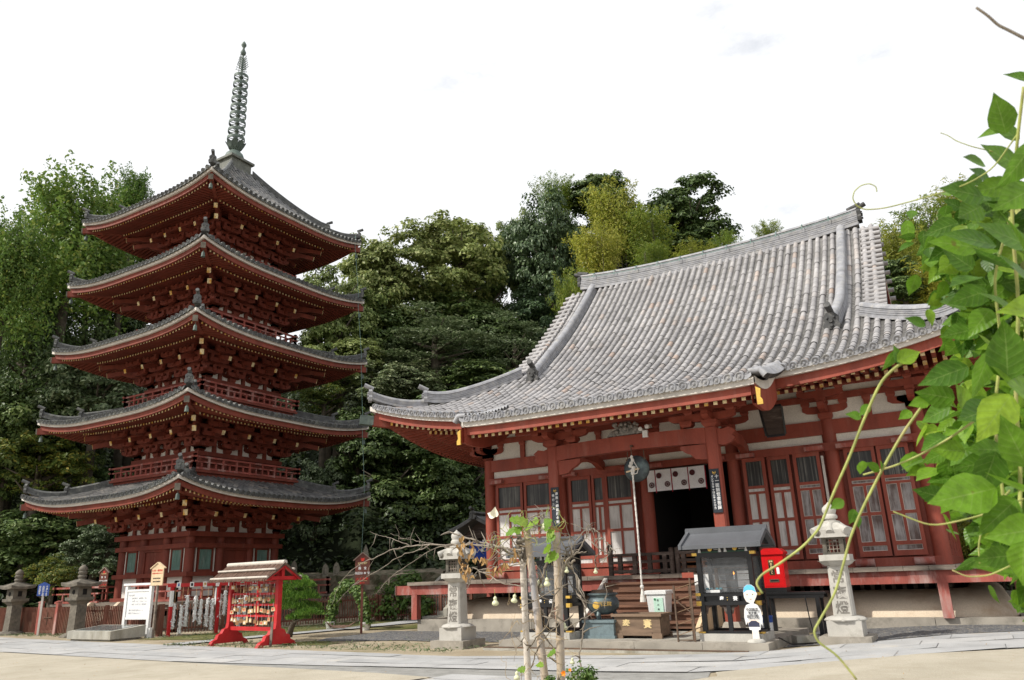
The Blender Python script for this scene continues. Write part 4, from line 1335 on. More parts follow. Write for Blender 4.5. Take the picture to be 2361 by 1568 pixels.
    for i, u in enumerate(CU):
        for sg in (-1, 1):
            if (i == 0 and sg < 0) or (i == 5 and sg > 0):
                continue
            c = u + sg * 0.40
            b = MB()
            b.box(c - 0.24, VF - 0.36, 4.44, c + 0.24, VF - 0.19, 4.55)
            b.build('pivot_block', REDW, root)
            if i not in (2, 3) or (i == 2 and sg < 0) or (i == 3 and sg > 0):
                b = MB()
                b.cyl((c - 0.22, VF - 0.24, FZ + 0.10), (c + 0.22, VF - 0.24, FZ + 0.10), 0.095, n=12)
                b.build('sill_roll', REDW, root, smooth=40)
    # --- doors
    def door(u0, u1, out, pan, npan=2, axis='u', fix=None):
        b = MB()
        z0, z1 = 1.70, 4.42
        st = 0.085
        def bx(a0, a1, zz0, zz1, o0, o1, m):
            if axis == 'u':
                b.box(a0, VF - o1, zz0, a1, VF - o0, zz1, m)
            else:
                b.box(CU[5] + o0, a0, zz0, CU[5] + o1, a1, zz1, m)
        bx(u0, u0 + st, z0, z1, out, out + .075, 0); bx(u1 - st, u1, z0, z1, out, out + .075, 0)
        rails = [(z0, 1.83), (1.955, 2.05), (2.695, 2.775), (3.44, 3.505), (3.585, 3.66), (4.32, z1)]
        for a, c in rails:
            bx(u0 + st, u1 - st, a, c, out, out + .07, 0)
        um = (u0 + u1) / 2
        for a, c in ((2.05, 2.695), (2.775, 3.44)):
            if npan == 2:
                bx(um - .035, um + .035, a, c, out, out + .068, 0)
        for a, c in ((1.83, 1.955), (2.05, 2.695), (2.775, 3.44), (3.505, 3.585)):
            bx(u0 + st, u1 - st, a, c, out + .01, out + .04, 1)
        # thin pale beads round the panels
        cells = []
        for a, c in ((2.05, 2.695), (2.775, 3.44)):
            cells += [(u0 + st, um - .035, a, c), (um + .035, u1 - st, a, c)] if npan == 2 else [(u0 + st, u1 - st, a, c)]
        cells += [(u0 + st, u1 - st, 1.83, 1.955), (u0 + st, u1 - st, 3.505, 3.585)]
        for a0, a1, c0, c1 in cells:
            t = 0.012
            bx(a0, a0 + t, c0, c1, out + .04, out + .05, 3); bx(a1 - t, a1, c0, c1, out + .04, out + .05, 3)
            bx(a0 + t, a1 - t, c0, c0 + t, out + .04, out + .05, 3); bx(a0 + t, a1 - t, c1 - t, c1, out + .04, out + .05, 3)
        d = b.build('door', [RED, pan, BLIND, BOARDW], root)
        b = MB()
        bx(u0 + st, u1 - st, 3.66, 4.32, out + .005, out + .03, 0)
        b.build('reed_blind', BLIND, d)
    r = 0.30
    def split(i, fr, out, pans):
        a, c = CU[i] + r, CU[i + 1] - r
        k = 0
        for f0, f1 in fr:
            door(a + (c - a) * f0, a + (c - a) * f1, out[k], pans[k])
            k += 1
    split(0, [(0, .485), (.515, 1)], [.08, .10], [PANEL, PANEL])
    split(1, [(0, .34), (.36, .56), (.58, 1)], [.08, .10, .22], [PANEL, PANEL, PANELB])
    split(3, [(0, .30), (.32, .62), (.66, 1)], [.22, .10, .12], [PANELB, PANEL, PANELD])
    split(4, [(0, .485), (.515, 1)], [.10, .10], [PANELD, PANELD])
    for j in range(3):
        a, c = CV[j] + r, CV[j + 1] - r
        m = (a + c) / 2
        door(a, m - .02, .08, PANELB, 2, 'v'); door(m + .02, c, .08, PANELB, 2, 'v')
    b = MB()                                    # white strip standing beside the fifth column
    b.box(CU[4] - 0.265, VF - 0.2, 2.1, CU[4] - 0.205, VF - 0.15, 4.3)
    b.build('white_strip', BOARDW, root)
    # --- brackets over the columns and struts between
    b = MB()
    def bracket(p, f, s, n=2):
        p = np.asarray(p, float)
        block(b, p, 0.36, 0.20)
        z = np.array([0, 0, 1.0])
        arm(b, p + z * 0.20, s, 1.15, 0.17, 0.20)
        arm(b, p + z * 0.20 + f * 0.2, f, 1.1, 0.17, 0.20)
        for q in (-.48, 0, .48):
            block(b, p + z * 0.40 + s * q, 0.22, 0.14)
        block(b, p + z * 0.40 + f * 0.55, 0.22, 0.14)
        if n > 1:
            arm(b, p + z * 0.54 + f * 0.55, s, 1.15, 0.15, 0.18)
            for q in (-.48, 0, .48):
                block(b, p + z * 0.72 + s * q + f * 0.55, 0.2, 0.12)
    F, Sx = np.array([0, -1.0, 0]), np.array([1.0, 0, 0])
    for u in CU:
        bracket((u, VF, 5.24), F, Sx)
    for v in CV:
        bracket((CU[5], v, 5.24), Sx, F); bracket((CU[0], v, 5.24), -Sx, F)
    for a, c in zip(CU[:-1], CU[1:]):
        m = (a + c) / 2
        b.cbox((m, VF - 0.07, 5.44), (0.16, 0.12, 0.40)); block(b, (m, VF - 0.07, 5.64), 0.2, 0.14)
    for a, c in zip(CV[:-1], CV[1:]):
        for u in (CU[0] - .07, CU[5] + .07):
            b.cbox((u, (a + c) / 2, 5.44), (0.12, 0.16, 0.40)); block(b, (u, (a + c) / 2, 5.64), 0.2, 0.14)
    for o, z, h in ((0.06, 5.86, 0.17), (0.55, 6.14, 0.2)):
        b.beam((CU[0] - o - .3, VF - o, z), (CU[5] + o + .3, VF - o, z), 0.15, h)
        b.beam((CU[0] - o, VF - o + .09, z), (CU[0] - o, CV[5], z), 0.15, h - .006); b.beam((CU[5] + o, VF - o + .09, z), (CU[5] + o, CV[5], z), 0.15, h - .006)
    b.build('bracket_set', RED, root)
    hall_roof(root)
    porch(root)
    hall_steps(root)
    return root
def hall_roof(root):
    rg = np.random.default_rng(9)
    pitch = 0.258
    roof = MB()
    n = int((HE - 0.12) / pitch)
    us = np.arange(-n, n + 1) * pitch
    ku0, ku1 = KU0 - HC[0], KU1 - HC[0]
    for k in range(4):
        S = Slope(HC, k, HE, hzf)
        if k in (0, 2):
            def dr(u):
                d0 = KD if (k == 0 and ku0 < u < ku1) else 0.0
                return d0, (HE - 0.12 if abs(u) <= GX + 0.45 else HE - abs(u) - 0.1)
        else:
            def dr(u):
                return 0.0, (HE - GX - 0.05 if abs(u) <= GX else HE - abs(u) - 0.1)
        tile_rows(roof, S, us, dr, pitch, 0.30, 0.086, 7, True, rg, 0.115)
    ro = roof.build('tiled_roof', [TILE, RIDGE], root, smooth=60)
    S0 = Slope(HC, 0, HE, hzf); S2 = Slope(HC, 2, HE, hzf)
    # verge tiles beyond the descending ridges
    for sg in (-1, 1):
        for S in (S0, S2):
            b = MB()
            for d in np.arange(3.7, HE - 0.15, 0.265):
                p = S(sg * (GX - 0.02), d) + np.array([0, 0, 0.07]); q = S(sg * (GX + 0.62), d) + np.array([0, 0, 0.04])
                b.cyl(p, q, 0.078, 0.084, 9, 0, True, 1)
            b.build('verge_tile', [TILE, RIDGE], ro, smooth=50)
    # main ridge with a slight sag, and its end tiles
    zr = float(hzf(0, HE - 0.12)) - 0.05
    u = np.linspace(-GX + 0.02, GX - 0.02, 25)
    pts = np.stack([HC[0] + u, np.full_like(u, HC[1]), zr + 0.26 * (np.abs(u) / GX) ** 2.6], 1)
    b = MB(); sweep(b, pts, ridge_prof(0.22, 0.58, 7, 0.11))
    mr = b.build('main_ridge', RIDGE, ro, smooth=35)
    for sg in (-1, 1):
        b = MB()
        p = pts[0] if sg < 0 else pts[-1]
        onigawara(b, p + np.array([sg * 0.06, 0, 0.24]), (sg, 0), 1.05)
        b.cyl(p + np.array([sg * -0.3, 0, 0.64]), p + np.array([sg * 0.16, 0, 0.80]), 0.10, 0.08, 10)
        b.build('ridge_end_tile', DARKTILE, mr, smooth=40)
    b = MB()
    for uu in np.arange(-4.9, 5.0, 0.95):
        z = zr + 0.26 * (abs(uu) / GX) ** 2.6
        b.tube([(HC[0] + uu, HC[1] - 0.25, z + 0.42), (HC[0] + uu, HC[1] - 0.22, z + 0.60), (HC[0] + uu, HC[1], z + 0.72)], 0.016, 5)
    b.tube([(HC[0] + x, HC[1] - 0.24, zr + 0.26 * (abs(x) / GX) ** 2.6 + 0.47) for x in np.linspace(-5.4, 5.4, 20)], 0.014, 5)
    b.build('ridge_conductor', CABLEM, ro)
    # descending ridges and corner ridges
    for sg in (-1, 1):
        for S, kk in ((S0, 0), (S2, 2)):
            s_ = sg if kk == 0 else -sg
            uu = sg * (GX - 0.62)
            d = np.linspace(HE - 0.35, 3.15, 26)
            off = np.where(d < 4.6, (4.6 - d) * 0.28, 0) * sg
            P = S((uu + off * -0.4), d); P[:, 2] += 0.07
            b = MB(); sweep(b, P, ridge_prof(0.18, 0.28, 4, 0.14))
            h = b.build('descending_ridge', RIDGE, ro, smooth=35)
            b = MB(); onigawara(b, P[-1] + np.array([0, 0, 0.05]), P[-1] - P[-2], 1.15)
            b.build('ridge_end_tile', DARKTILE, h, smooth=40)
            # corner ridge in two stages
            d1 = np.linspace(3.75, 1.35, 16)
            P1 = S(sg * (HE - d1), d1); P1[:, 2] += 0.07 + 0.16 * (np.clip(2.1 - d1, 0, 1) / 0.75) ** 2
            b = MB(); sweep(b, P1, ridge_prof(0.17, 0.24, 4, 0.13))
            h = b.build('corner_ridge', RIDGE, ro, smooth=35)
            d2 = np.linspace(1.4, 0.06, 10)
            P2 = S(sg * (HE - d2), d2); P2[:, 2] += 0.05 + 0.22 * ((1.4 - d2) / 1.34) ** 2
            b = MB(); sweep(b, P2, ridge_prof(0.145, 0.15, 4, 0.09))
            b.build('corner_ridge', RIDGE, ro, smooth=35)
            b = MB()
            onigawara(b, P1[-1] + np.array([0, 0, 0.04]), P1[-1] - P1[-2], 0.95)
            b.build('ridge_end_tile', RIDGE, h, smooth=40)
            b = MB()
            onigawara(b, P2[-1] + np.array([0, 0, -0.02]), P2[-1] - P2[-2], 0.9)
            b.build('ridge_end_tile', RIDGE, h, smooth=40)
    # gables
    for sg in (-1, 1):
        b = MB()
        ds = np.linspace(3.5, HE - 0.1, 14)
        zz = hzf(0, ds) - 0.16
        prof = [(-(HE - d), z) for d, z in zip(ds, zz)] + [((HE - d), z) for d, z in zip(ds[::-1], zz[::-1])]
        b.prism(prof, (HC[0] + sg * (GX - 0.25) - 0.03, HC[1], 0), (0, 1, 0), (0, 0, 1), (0.06, 0, 0), 0)
        for sd in (-1, 1):
            for a0, a1, th, m in ((0.55, 0.16, 0.07, 1), (0.16, 0.05, 0.09, 2)):
                P = [(HC[0] + sg * (GX + 0.42 + (0.02 if m == 2 else 0)), HC[1] + sd * (HE - d), z + 0.16 - a1) for d, z in zip(ds, zz)]
                Q = [(x, y, z - (a0 - a1)) for x, y, z in P]
                b.grid(np.array([P, Q]), m)
                b.grid(np.array([[(x - sg * th, y, z) for x, y, z in P], [(x - sg * th, y, z) for x, y, z in Q]]), m)
                b.grid(np.array([Q, [(x - sg * th, y, z) for x, y, z in Q]]), m)
        b.prism([(0, 0), (.25, .2), (.2, .55), (0, .7), (-.2, .55), (-.25, .2)], (HC[0] + sg * (GX + 0.45), HC[1], zr - 1.35), (0, 1, 0), (0, 0, 1), (sg * 0.06, 0, 0), 1)
        b.build('gable', [WOODD, REDP, BOARDW], root)
    # eaves: edge board, fascia, soffit and two tiers of rafters on all four sides
    edge, fas, raf, raf2 = MB(), MB(), MB(), MB()
    ub = np.linspace(-1, 1, 61)
    zr0, sl = HZ0 - 0.44, 0.22
    wall_d = HE - (HC[1] - VF)                   # from the eave to the wall
    for k in range(4):
        def band(mb, ein, zlo, zhi, th, m):
            u = ub * ein
            z = HZ0 + h_rise(u * HE / ein)
            P = np.stack([np.stack([HC[0] + u, np.full_like(u, HC[1] - ein), z + zhi], 1), np.stack([HC[0] + u, np.full_like(u, HC[1] - ein), z + zlo], 1),
                          np.stack([HC[0] + u * (1 - th / ein), np.full_like(u, HC[1] - ein + th), z + zlo], 1)])
            mb.grid(rot2(P, HC, k), m)
        band(edge, HE - 0.05, -0.19, -0.04, 0.14, 0)
        band(fas, HE - 0.18, -0.43, -0.191, 0.10, 0)
        rows = []
        for d in (0.22, 1.2, 2.2, wall_d + 0.1):
            f = np.clip(1 - d / (wall_d + .3), 0, 1)
            u = ub * (HE - d)
            rows.append(np.stack([HC[0] + u, np.full_like(u, HC[1] - HE + d), zr0 + 0.08 + sl * d + h_rise(ub * HE) * f ** 0.8], 1))
        fas.grid(rot2(np.array(rows), HC, k), 0, flip=True)
        f3 = rot2(np.array([HC[0], HC[1] - 1, 0]), HC, k) - np.array([*HC, 0])
        s3 = rot2(np.array([HC[0] + 1, HC[1], 0]), HC, k) - np.array([*HC, 0])
        pr = 0.215
        n = int((HE - 0.3) / pr)
        for u in np.arange(-n, n + 1) * pr:
            lim = HE - abs(u) - 0.12
            dz = float(h_rise(u))
            for mb, d0, d1, zo in ((raf, 0.34, min(1.6, lim), 0.0), (raf2, 1.30, min(wall_d + 0.05, lim), -0.13)):
                if d1 - d0 < 0.15:
                    continue
                fz = lambda d: zr0 + zo + sl * d + dz * np.clip(1 - d / (wall_d + .3), 0, 1) ** 0.8
                P = rot2(np.array([[HC[0] + u, HC[1] - HE + d0, fz(d0)], [HC[0] + u, HC[1] - HE + d1, fz(d1)]]), HC, k)
                mb.beam(P[0], P[1], 0.095, 0.115)
                c = P[0] + f3 * 0.006
                w, h = s3 * 0.046, np.array([0, 0, 0.057])
                mb.add([c - w - h, c + w - h, c + w + h, c - w + h], [(0, 1, 2, 3)], 1)
    edge.build('eave_board', BOARDW, root)
    fas.build('eave_fascia', RED, root)
    o = raf.build('flying_rafter', [RED, ENDW], root); o['kind'] = 'stuff'
    o = raf2.build('base_rafter', [RED, ENDW], root); o['kind'] = 'stuff'
    for sx in (-1, 1):
        for sy in (-1, 1):
            b = MB()
            p = np.array([HC[0] + sx * (HE - 0.12), HC[1] + sy * (HE - 0.12), HZ0 + HRISE - 0.53]); q = np.array([HC[0] + sx * (HE - wall_d), HC[1] + sy * (HE - wall_d), zr0 + sl * wall_d - 0.1])
            b.beam(p, q, 0.22, 0.34); d = (p - q) / np.linalg.norm(p - q)
            b.beam(p - d * 0.02, p + d * 0.42, 0.25, 0.30, 1)
            b.build('hip_rafter', [RED, COPPER], root)
def porch(root):
    """the porch over the steps: two square pillars, a rainbow beam, brackets, rafters and its own eave"""
    V = 18.3
    PU = (-9.5, -5.12)
    for u in PU:
        b = MB()
        x, w = 0.145, 0.035
        oct_ = [(-x, -x + w), (-x + w, -x), (x - w, -x), (x, -x + w), (x, x - w), (x - w, x), (-x + w, x), (-x, x - w)]
        b.prism(oct_, (u, V, 0.38), (1, 0, 0), (0, 1, 0), (0, 0, 4.85 - 0.38))
        b.build('porch_pillar', RED, root)
        b = MB()
        b.lathe((u, V, 0.0), [(0.36, -0.05), (0.36, 0.17), (0.31, 0.19), (0.30, 0.26), (0.25, 0.36), (0.21, 0.385)], sq=4, rot=math.pi / 4)
        b.build('pillar_base', GRANITED, root)
    b = MB()
    # rainbow beam, arched underneath
    q = np.linspace(0, 1, 17)
    L = PU[1] - PU[0] - 0.29
    poly = [(x * L, 4.46 + 0.07 * math.sin(math.pi * x) ** 0.7) for x in q] + [(x * L, 4.86 + 0.05 * math.sin(math.pi * x)) for x in q[::-1]]
    b.prism(poly, (PU[0] + 0.145, V - 0.11, 0), (1, 0, 0), (0, 0, 1), (0, 0.22, 0))
    for u, sg in ((PU[0], 1), (PU[1], -1)):     # curled supports under the beam and noses outside
        pol = [(0, 0), (0.30, 0.04), (0.42, 0.16), (0.52, 0.2), (0.66, 0.30), (0.66, 0.38), (0, 0.38)]
        b.prism(pol, (u + sg * 0.146, V - 0.07, 4.08), (sg, 0, 0), (0, 0, 1), (0, 0.14, 0))
        pol = [(0, 0), (0.14, -0.03), (0.32, 0.02), (0.42, 0.12), (0.36, 0.2), (0.44, 0.3), (0.30, 0.40), (0.12, 0.36), (0, 0.40)]
        b.prism(pol, (u - sg * 0.146, V - 0.08, 4.42), (-sg, 0, 0), (0, 0, 1), (0, 0.16, 0))
    b.build('rainbow_beam', RED, root)
    b = MB()
    F, Sx, Z = np.array([0, -1.0, 0]), np.array([1.0, 0, 0]), np.array([0, 0, 1.0])
    for u in PU:
        p = np.array([u, V, 4.86])
        block(b, p, 0.36, 0.17)
        arm(b, p + Z * 0.17, Sx, 1.25, 0.17, 0.18); arm(b, p + Z * 0.17, F, 1.0, 0.17, 0.18)
        for t in (-.52, 0, .52):
            block(b, p + Z * 0.35 + Sx * t, 0.22, 0.12)
        # tie back to the hall
        b.prism([(0, 0), (1.2, 0.26), (2.4, 0.2), (3.0, 0), (3.0, 0.28), (2.4, 0.5), (1.2, 0.58), (0, 0.3)], (u - 0.09, V + 0.2, 4.5), (0, 1, 0), (0, 0, 1), (0.18, 0, 0))
    b.beam((KU0 + 0.6, V, 5.42), (KU1 - 0.6, V, 5.42), 0.2, 0.24)
    for t in (-1.6, 1.6):
        u = sum(PU) / 2 + t
        block(b, (u, V, 4.92), 0.3, 0.14); arm(b, (u, V, 5.06), Sx, 0.9, 0.15, 0.17)
    b.build('bracket_set', RED, root)
    # carved frog-leg strut in the middle
    b = MB()
    c = np.array([-7.31, V - 0.08, 4.93])
    b.prism([(-.55, 0), (-.45, .12), (-.2, .2), (-.1, .34), (.1, .34), (.2, .2), (.45, .12), (.55, 0)], c, (1, 0, 0), (0, 0, 1), (0, 0.12, 0))
    rr = np.random.default_rng(2)
    for _ in range(26):
        o = c + np.array([rr.uniform(-.34, .34), -0.03 - rr.uniform(0, .05), rr.uniform(0.04, .30)])
        r = rr.uniform(0.035, 0.07)
        b.lathe(o - np.array([0, 0, r]), [(0.01, 0), (r * .8, r * .5), (r, r), (r * .7, r * 1.6), (0.01, r * 2)], 7)
    b.build('frog_leg_strut', mk('carved_grey_wood', (0.25, 0.235, 0.22), 0.8, 0.5, 14), root, smooth=60)
    # porch eave
    ku0, ku1 = KU0 - HC[0] - 0.05, KU1 - HC[0] + 0.05
    V0 = HC[1] - HE
    u = np.linspace(ku0, ku1, 21)
    def kz(uu, d):
        return hzf(uu, np.full_like(uu, d))
    mb, fa = MB(), MB()
    ve = V0 + KD
    def band(m_, inn, zlo, zhi, th):
        z = kz(u, KD + inn)
        P = np.stack([np.stack([HC[0] + u, np.full_like(u, ve + inn), z + zhi], 1), np.stack([HC[0] + u, np.full_like(u, ve + inn), z + zlo], 1), np.stack([HC[0] + u, np.full_like(u, ve + inn + th), z + zlo], 1)])
        m_.grid(P)
    band(mb, 0.05, -0.20, -0.04, 0.12)
    band(fa, 0.16, -0.42, -0.201, 0.08)
    # sides of the porch roof: hanging barge boards with white top edge
    for uu, sg in ((ku0, -1), (ku1, 1)):
        d = np.linspace(KD + 0.04, 0.15, 12)
        z = hzf(np.full_like(d, uu), d)
        x = HC[0] + uu
        dip = 0.10 * np.sin(np.linspace(0, np.pi, 12))
        for m_, o, a, c in ((mb, 0.03, 0.02, 0.17), (fa, 0.0, 0.17, 0.62)):
            P = np.stack([np.full_like(d, x + sg * o), V0 + d, z - a - dip], 1); Q = np.stack([np.full_like(d, x + sg * o), V0 + d, z - c - dip * 1.5 - (0.12 * np.linspace(0, 1, 12) if c > .3 else 0)], 1)
            P2, Q2 = P.copy(), Q.copy(); P2[:, 0] -= sg * 0.09; Q2[:, 0] -= sg * 0.09
            m_.grid(np.array([P, Q])); m_.grid(np.array([P2, Q2])); m_.grid(np.array([Q, Q2])); m_.grid(np.array([P, P2]))
    mb.build('porch_eave_board', BOARDW, root)
    # soffit and rafters
    rows = []
    for d in (KD + 0.2, KD + 1.2, 0.0, 0.9):
        z = hzf(u, np.full_like(u, d)) - 0.36 + (0.0 if d < 0 else -0.05)
        rows.append(np.stack([HC[0] + u, np.full_like(u, V0 + d), z], 1))
    fa.grid(np.array(rows), 0, flip=True)
    fa.build('porch_fascia', RED, root)
    rf = MB()
    for uu in np.arange(ku0 + 0.2, ku1 - 0.1, 0.212):
        ds = np.linspace(KD + 0.30, 0.8, 6)
        P = [np.array([HC[0] + uu, V0 + d, float(hzf(uu, d)) - 0.45]) for d in ds]
        for p, q in zip(P[:-1], P[1:]):
            rf.beam(p, q, 0.095, 0.115)
        c = P[0] + np.array([0, -0.006, 0])
        w, h = np.array([0.046, 0, 0]), np.array([0, 0, 0.057])
        rf.add([c - w - h, c + w - h, c + w + h, c - w + h], [(0, 1, 2, 3)], 1)
    rf.build('porch_rafter', [RED, ENDW], root)
    # verge tiles curling over the sides of the porch roof
    for uu, sg in ((ku0, -1), (ku1, 1)):
        b = MB()
        for d in np.arange(KD + 0.12, 0.12, 0.17):
            z = float(hzf(uu, d))
            p = np.array([HC[0] + uu - sg * 0.1, V0 + d, z + 0.10])
            b.tube([p, p + np.array([sg * 0.24, 0, 0.02]), p + np.array([sg * 0.36, 0, -0.14])], [0.075, 0.08, 0.08], 8, 0, True, 1)
        b.build('porch_verge_tile', [RIDGE, DARKTILE], root, smooth=50)
        b = MB()
        b.prism([(0, 0), (.12, 0), (.12, .1), (.08, .16), (.1, .34), (0, .4)], (HC[0] + uu + sg * 0.02, V0 + KD + 0.02, float(hzf(uu, KD)) - 0.66), (sg, 0, 0), (0, 0, 1), (0, 0.05, 0))
        b.build('gilt_fitting', GOLD, root)
def hall_steps(root):
    u0, u1 = -8.75, -5.85
    n = 6
    z0 = 0.24
    for i in range(n):
        z = FZ - (i + 1) * (FZ - z0) / (n + 1) + 0.0
        v1 = VF - 1.95 - i * 0.27
        b = MB()
        b.box(u0, v1 - 0.32, z - 0.06, u1, v1 + 0.02, z)
        b.box(u0 + .03, v1 - 0.27, z - 0.17, u1 - .03, v1 - 0.22, z - 0.061)
        b.build('step', WOODS, root)
    for u in (u0 - 0.06, u1 + 0.06):
        b = MB()
        L = n * 0.27 + 0.25
        b.prism([(0, FZ - 0.05), (L, 0.30), (L, 0.20), (0, 0.20)], (u - 0.05, VF - 1.96, 0), (0, -1, 0), (0, 0, 1), (0.1, 0, 0))
        b.build('stair_cheek', WOODL if u > -6 else BOARDW, root)
    # railings along the veranda edge beside the steps' head
    b = MB()
    v = VF - 1.80
    for a, c in ((-8.62, -6.95), (-6.82, -5.30)):
        for z, h in ((FZ + 0.52, 0.075), (FZ + 0.33, 0.07), (FZ + 0.09, 0.09)):
            b.beam((a, v, z), (c, v, z), 0.08, h)
        for t in np.linspace(0.12, 0.88, 4):
            u = a + (c - a) * t
            b.cbox((u, v, FZ + 0.28), (0.11, 0.10, 0.50))
    b.build('stair_railing', WOODD, root)
    for u in (-8.70, -6.96, -6.80, -5.24):
        b = MB()
        b.cyl((u, v, FZ - 0.02), (u, v, FZ + 0.62), 0.07, n=12)
        b.lathe((u, v, FZ + 0.62), [(0.07, 0), (0.085, 0.03), (0.06, 0.06), (0.075, 0.10), (0.07, 0.15), (0.01, 0.22)] if u < -8 else [(0.07, 0), (0.075, 0.03), (0.01, 0.05)], 12)
        b.build('newel_post', WOODD, root, smooth=50)
hall()
# ------------------------------------------------------------------ stone lanterns
PX, PZ = (1, 0, 0), (0, 0, 1)
def tall_lantern(loc, label):
    t = thing('stone_lantern', loc, label, 'stone lantern', 'granite lanterns in front of the hall', local=True)
    b = MB(); b.box(-.46, -.46, -0.05, .46, .46, .17)
    b.build('base_slab', GRANITED, t)
    b = MB(); b.box(-.31, -.31, .17, .31, .31, .44)
    b.build('pedestal', GRANITE, t)
    b = MB()
    b.lathe((0, 0, .44), [(.39, 0), (.40, .02), (.35, .06), (.26, .085), (.22, .09)], sq=8, rot=R(22.5))
    for k in range(8):
        a = R(45 * k)
        b.lathe((.29 * math.cos(a), .29 * math.sin(a), .44), [(.085, 0), (.08, .04), (.01, .075)], 8)
    b.build('lotus_base', GRANITE, t, smooth=50)
    b = MB()
    def chamf(w, c):
        return [(-w, -w + c), (-w + c, -w), (w - c, -w), (w, -w + c), (w, w - c), (w - c, w), (-w + c, w), (-w, w - c)]
    P0 = [(x, y, .53) for x, y in chamf(.185, .035)]; P1 = [(x, y, 1.44) for x, y in chamf(.170, .035)]
    j = np.arange(8)
    b.add(P0 + P1, np.stack([j, (j + 1) % 8, 8 + (j + 1) % 8, 8 + j], 1))
    b.f.append((np.array([8 + j]), 0))
    s = b.build('shaft', GRANITE, t)
    for i, ch in enumerate('常夜燈'):
        text(ch, 0.25, CARVE, s, (0, -.1805 + 0.0045 * (1 - i), 1.22 - i * 0.28), (1, 0, 0), (0, 0.0165, 1), 'carved_character', 0.003, bold=0.004)
    b = MB()
    b.lathe((0, 0, 1.44), [(.22, 0), (.28, .035), (.33, .08), (.37, .10)], sq=8, rot=R(22.5))
    b.box(-.275, -.275, 1.535, .275, .275, 1.65)
    b.build('platform', GRANITE, t)
    b = MB()
    for x in (-.155, .155):
        for y in (-.155, .155):
            b.cbox((x, y, 1.81), (.075, .075, .32))
    b.box(-.205, -.205, 1.65, .205, .205, 1.69); b.box(-.2, -.2, 1.94, .2, .2, 1.975)
    fb = b.build('fire_box', OLDSTONE, t)
    b = MB()
    for k in range(4):
        for u in (-.07, 0, .07):
            p = rot2(np.array([u, -.155, 0]), (0, 0), k)
            b.cyl((p[0], p[1], 1.69), (p[0], p[1], 1.94), .009, n=5)
        for z in (1.75, 1.82, 1.89):
            p, q = rot2(np.array([-.12, -.155, z]), (0, 0), k), rot2(np.array([.12, -.155, z]), (0, 0), k)
            b.cyl(p, q, .009, n=5)
    b.build('fire_box_lattice', WOODG, fb)
    b = MB()
    b.box(-.30, -.30, 1.975, .30, .30, 2.12)
    b.lathe((0, 0, 2.12), [(.41, 0), (.36, .055), (.28, .10), (.2, .135), (.16, .14)], sq=4, rot=R(45))
    for k in range(4):                         # scrolled corners and rolls of the cap
        p = rot2(np.array([-.30, -.30, 2.10]), (0, 0), k)
        d = -p / np.linalg.norm(p[:2]); d[2] = 0
        b.cyl(p - d * 0.02 + np.array([0, 0, -.02]), p + d * 0.24 + np.array([0, 0, .09]), .08, .065, 10)
        q0 = rot2(np.array([0, -.31, 2.06]), (0, 0), k); q1 = rot2(np.array([0, -.13, 2.22]), (0, 0), k)
        b.cyl(q0, q1, .075, .07, 10)
        e = rot2(np.array([-.23, -.305, 2.06]), (0, 0), k); f = rot2(np.array([-.23, -.28, 2.06]), (0, 0), k)
        b.cyl(e, f, .06, n=12, m=0, mc=1)
    b.build('cap', [GRANITE, OLDSTONE], t, smooth=40)
    b = MB()
    b.lathe((0, 0, 2.25), [(.17, 0), (.17, .035), (.10, .05), (.10, .08), (.135, .085), (.145, .13), (.12, .17), (.11, .175), (.115, .19), (.135, .24), (.125, .30), (.08, .345), (.03, .38), (.01, .41)], 20)
    b.build('jewel', GRANITE, t, smooth=45)
    return t
L1 = tall_lantern((-10.85, 15.57, 0), 'tall pale granite lantern behind the dead branches at the left of the steps')
L2 = copy_tree(L1, loc=(-2.45, 16.5, 0.08), label='tall pale granite lantern on the right, just left of the right gravel bed')
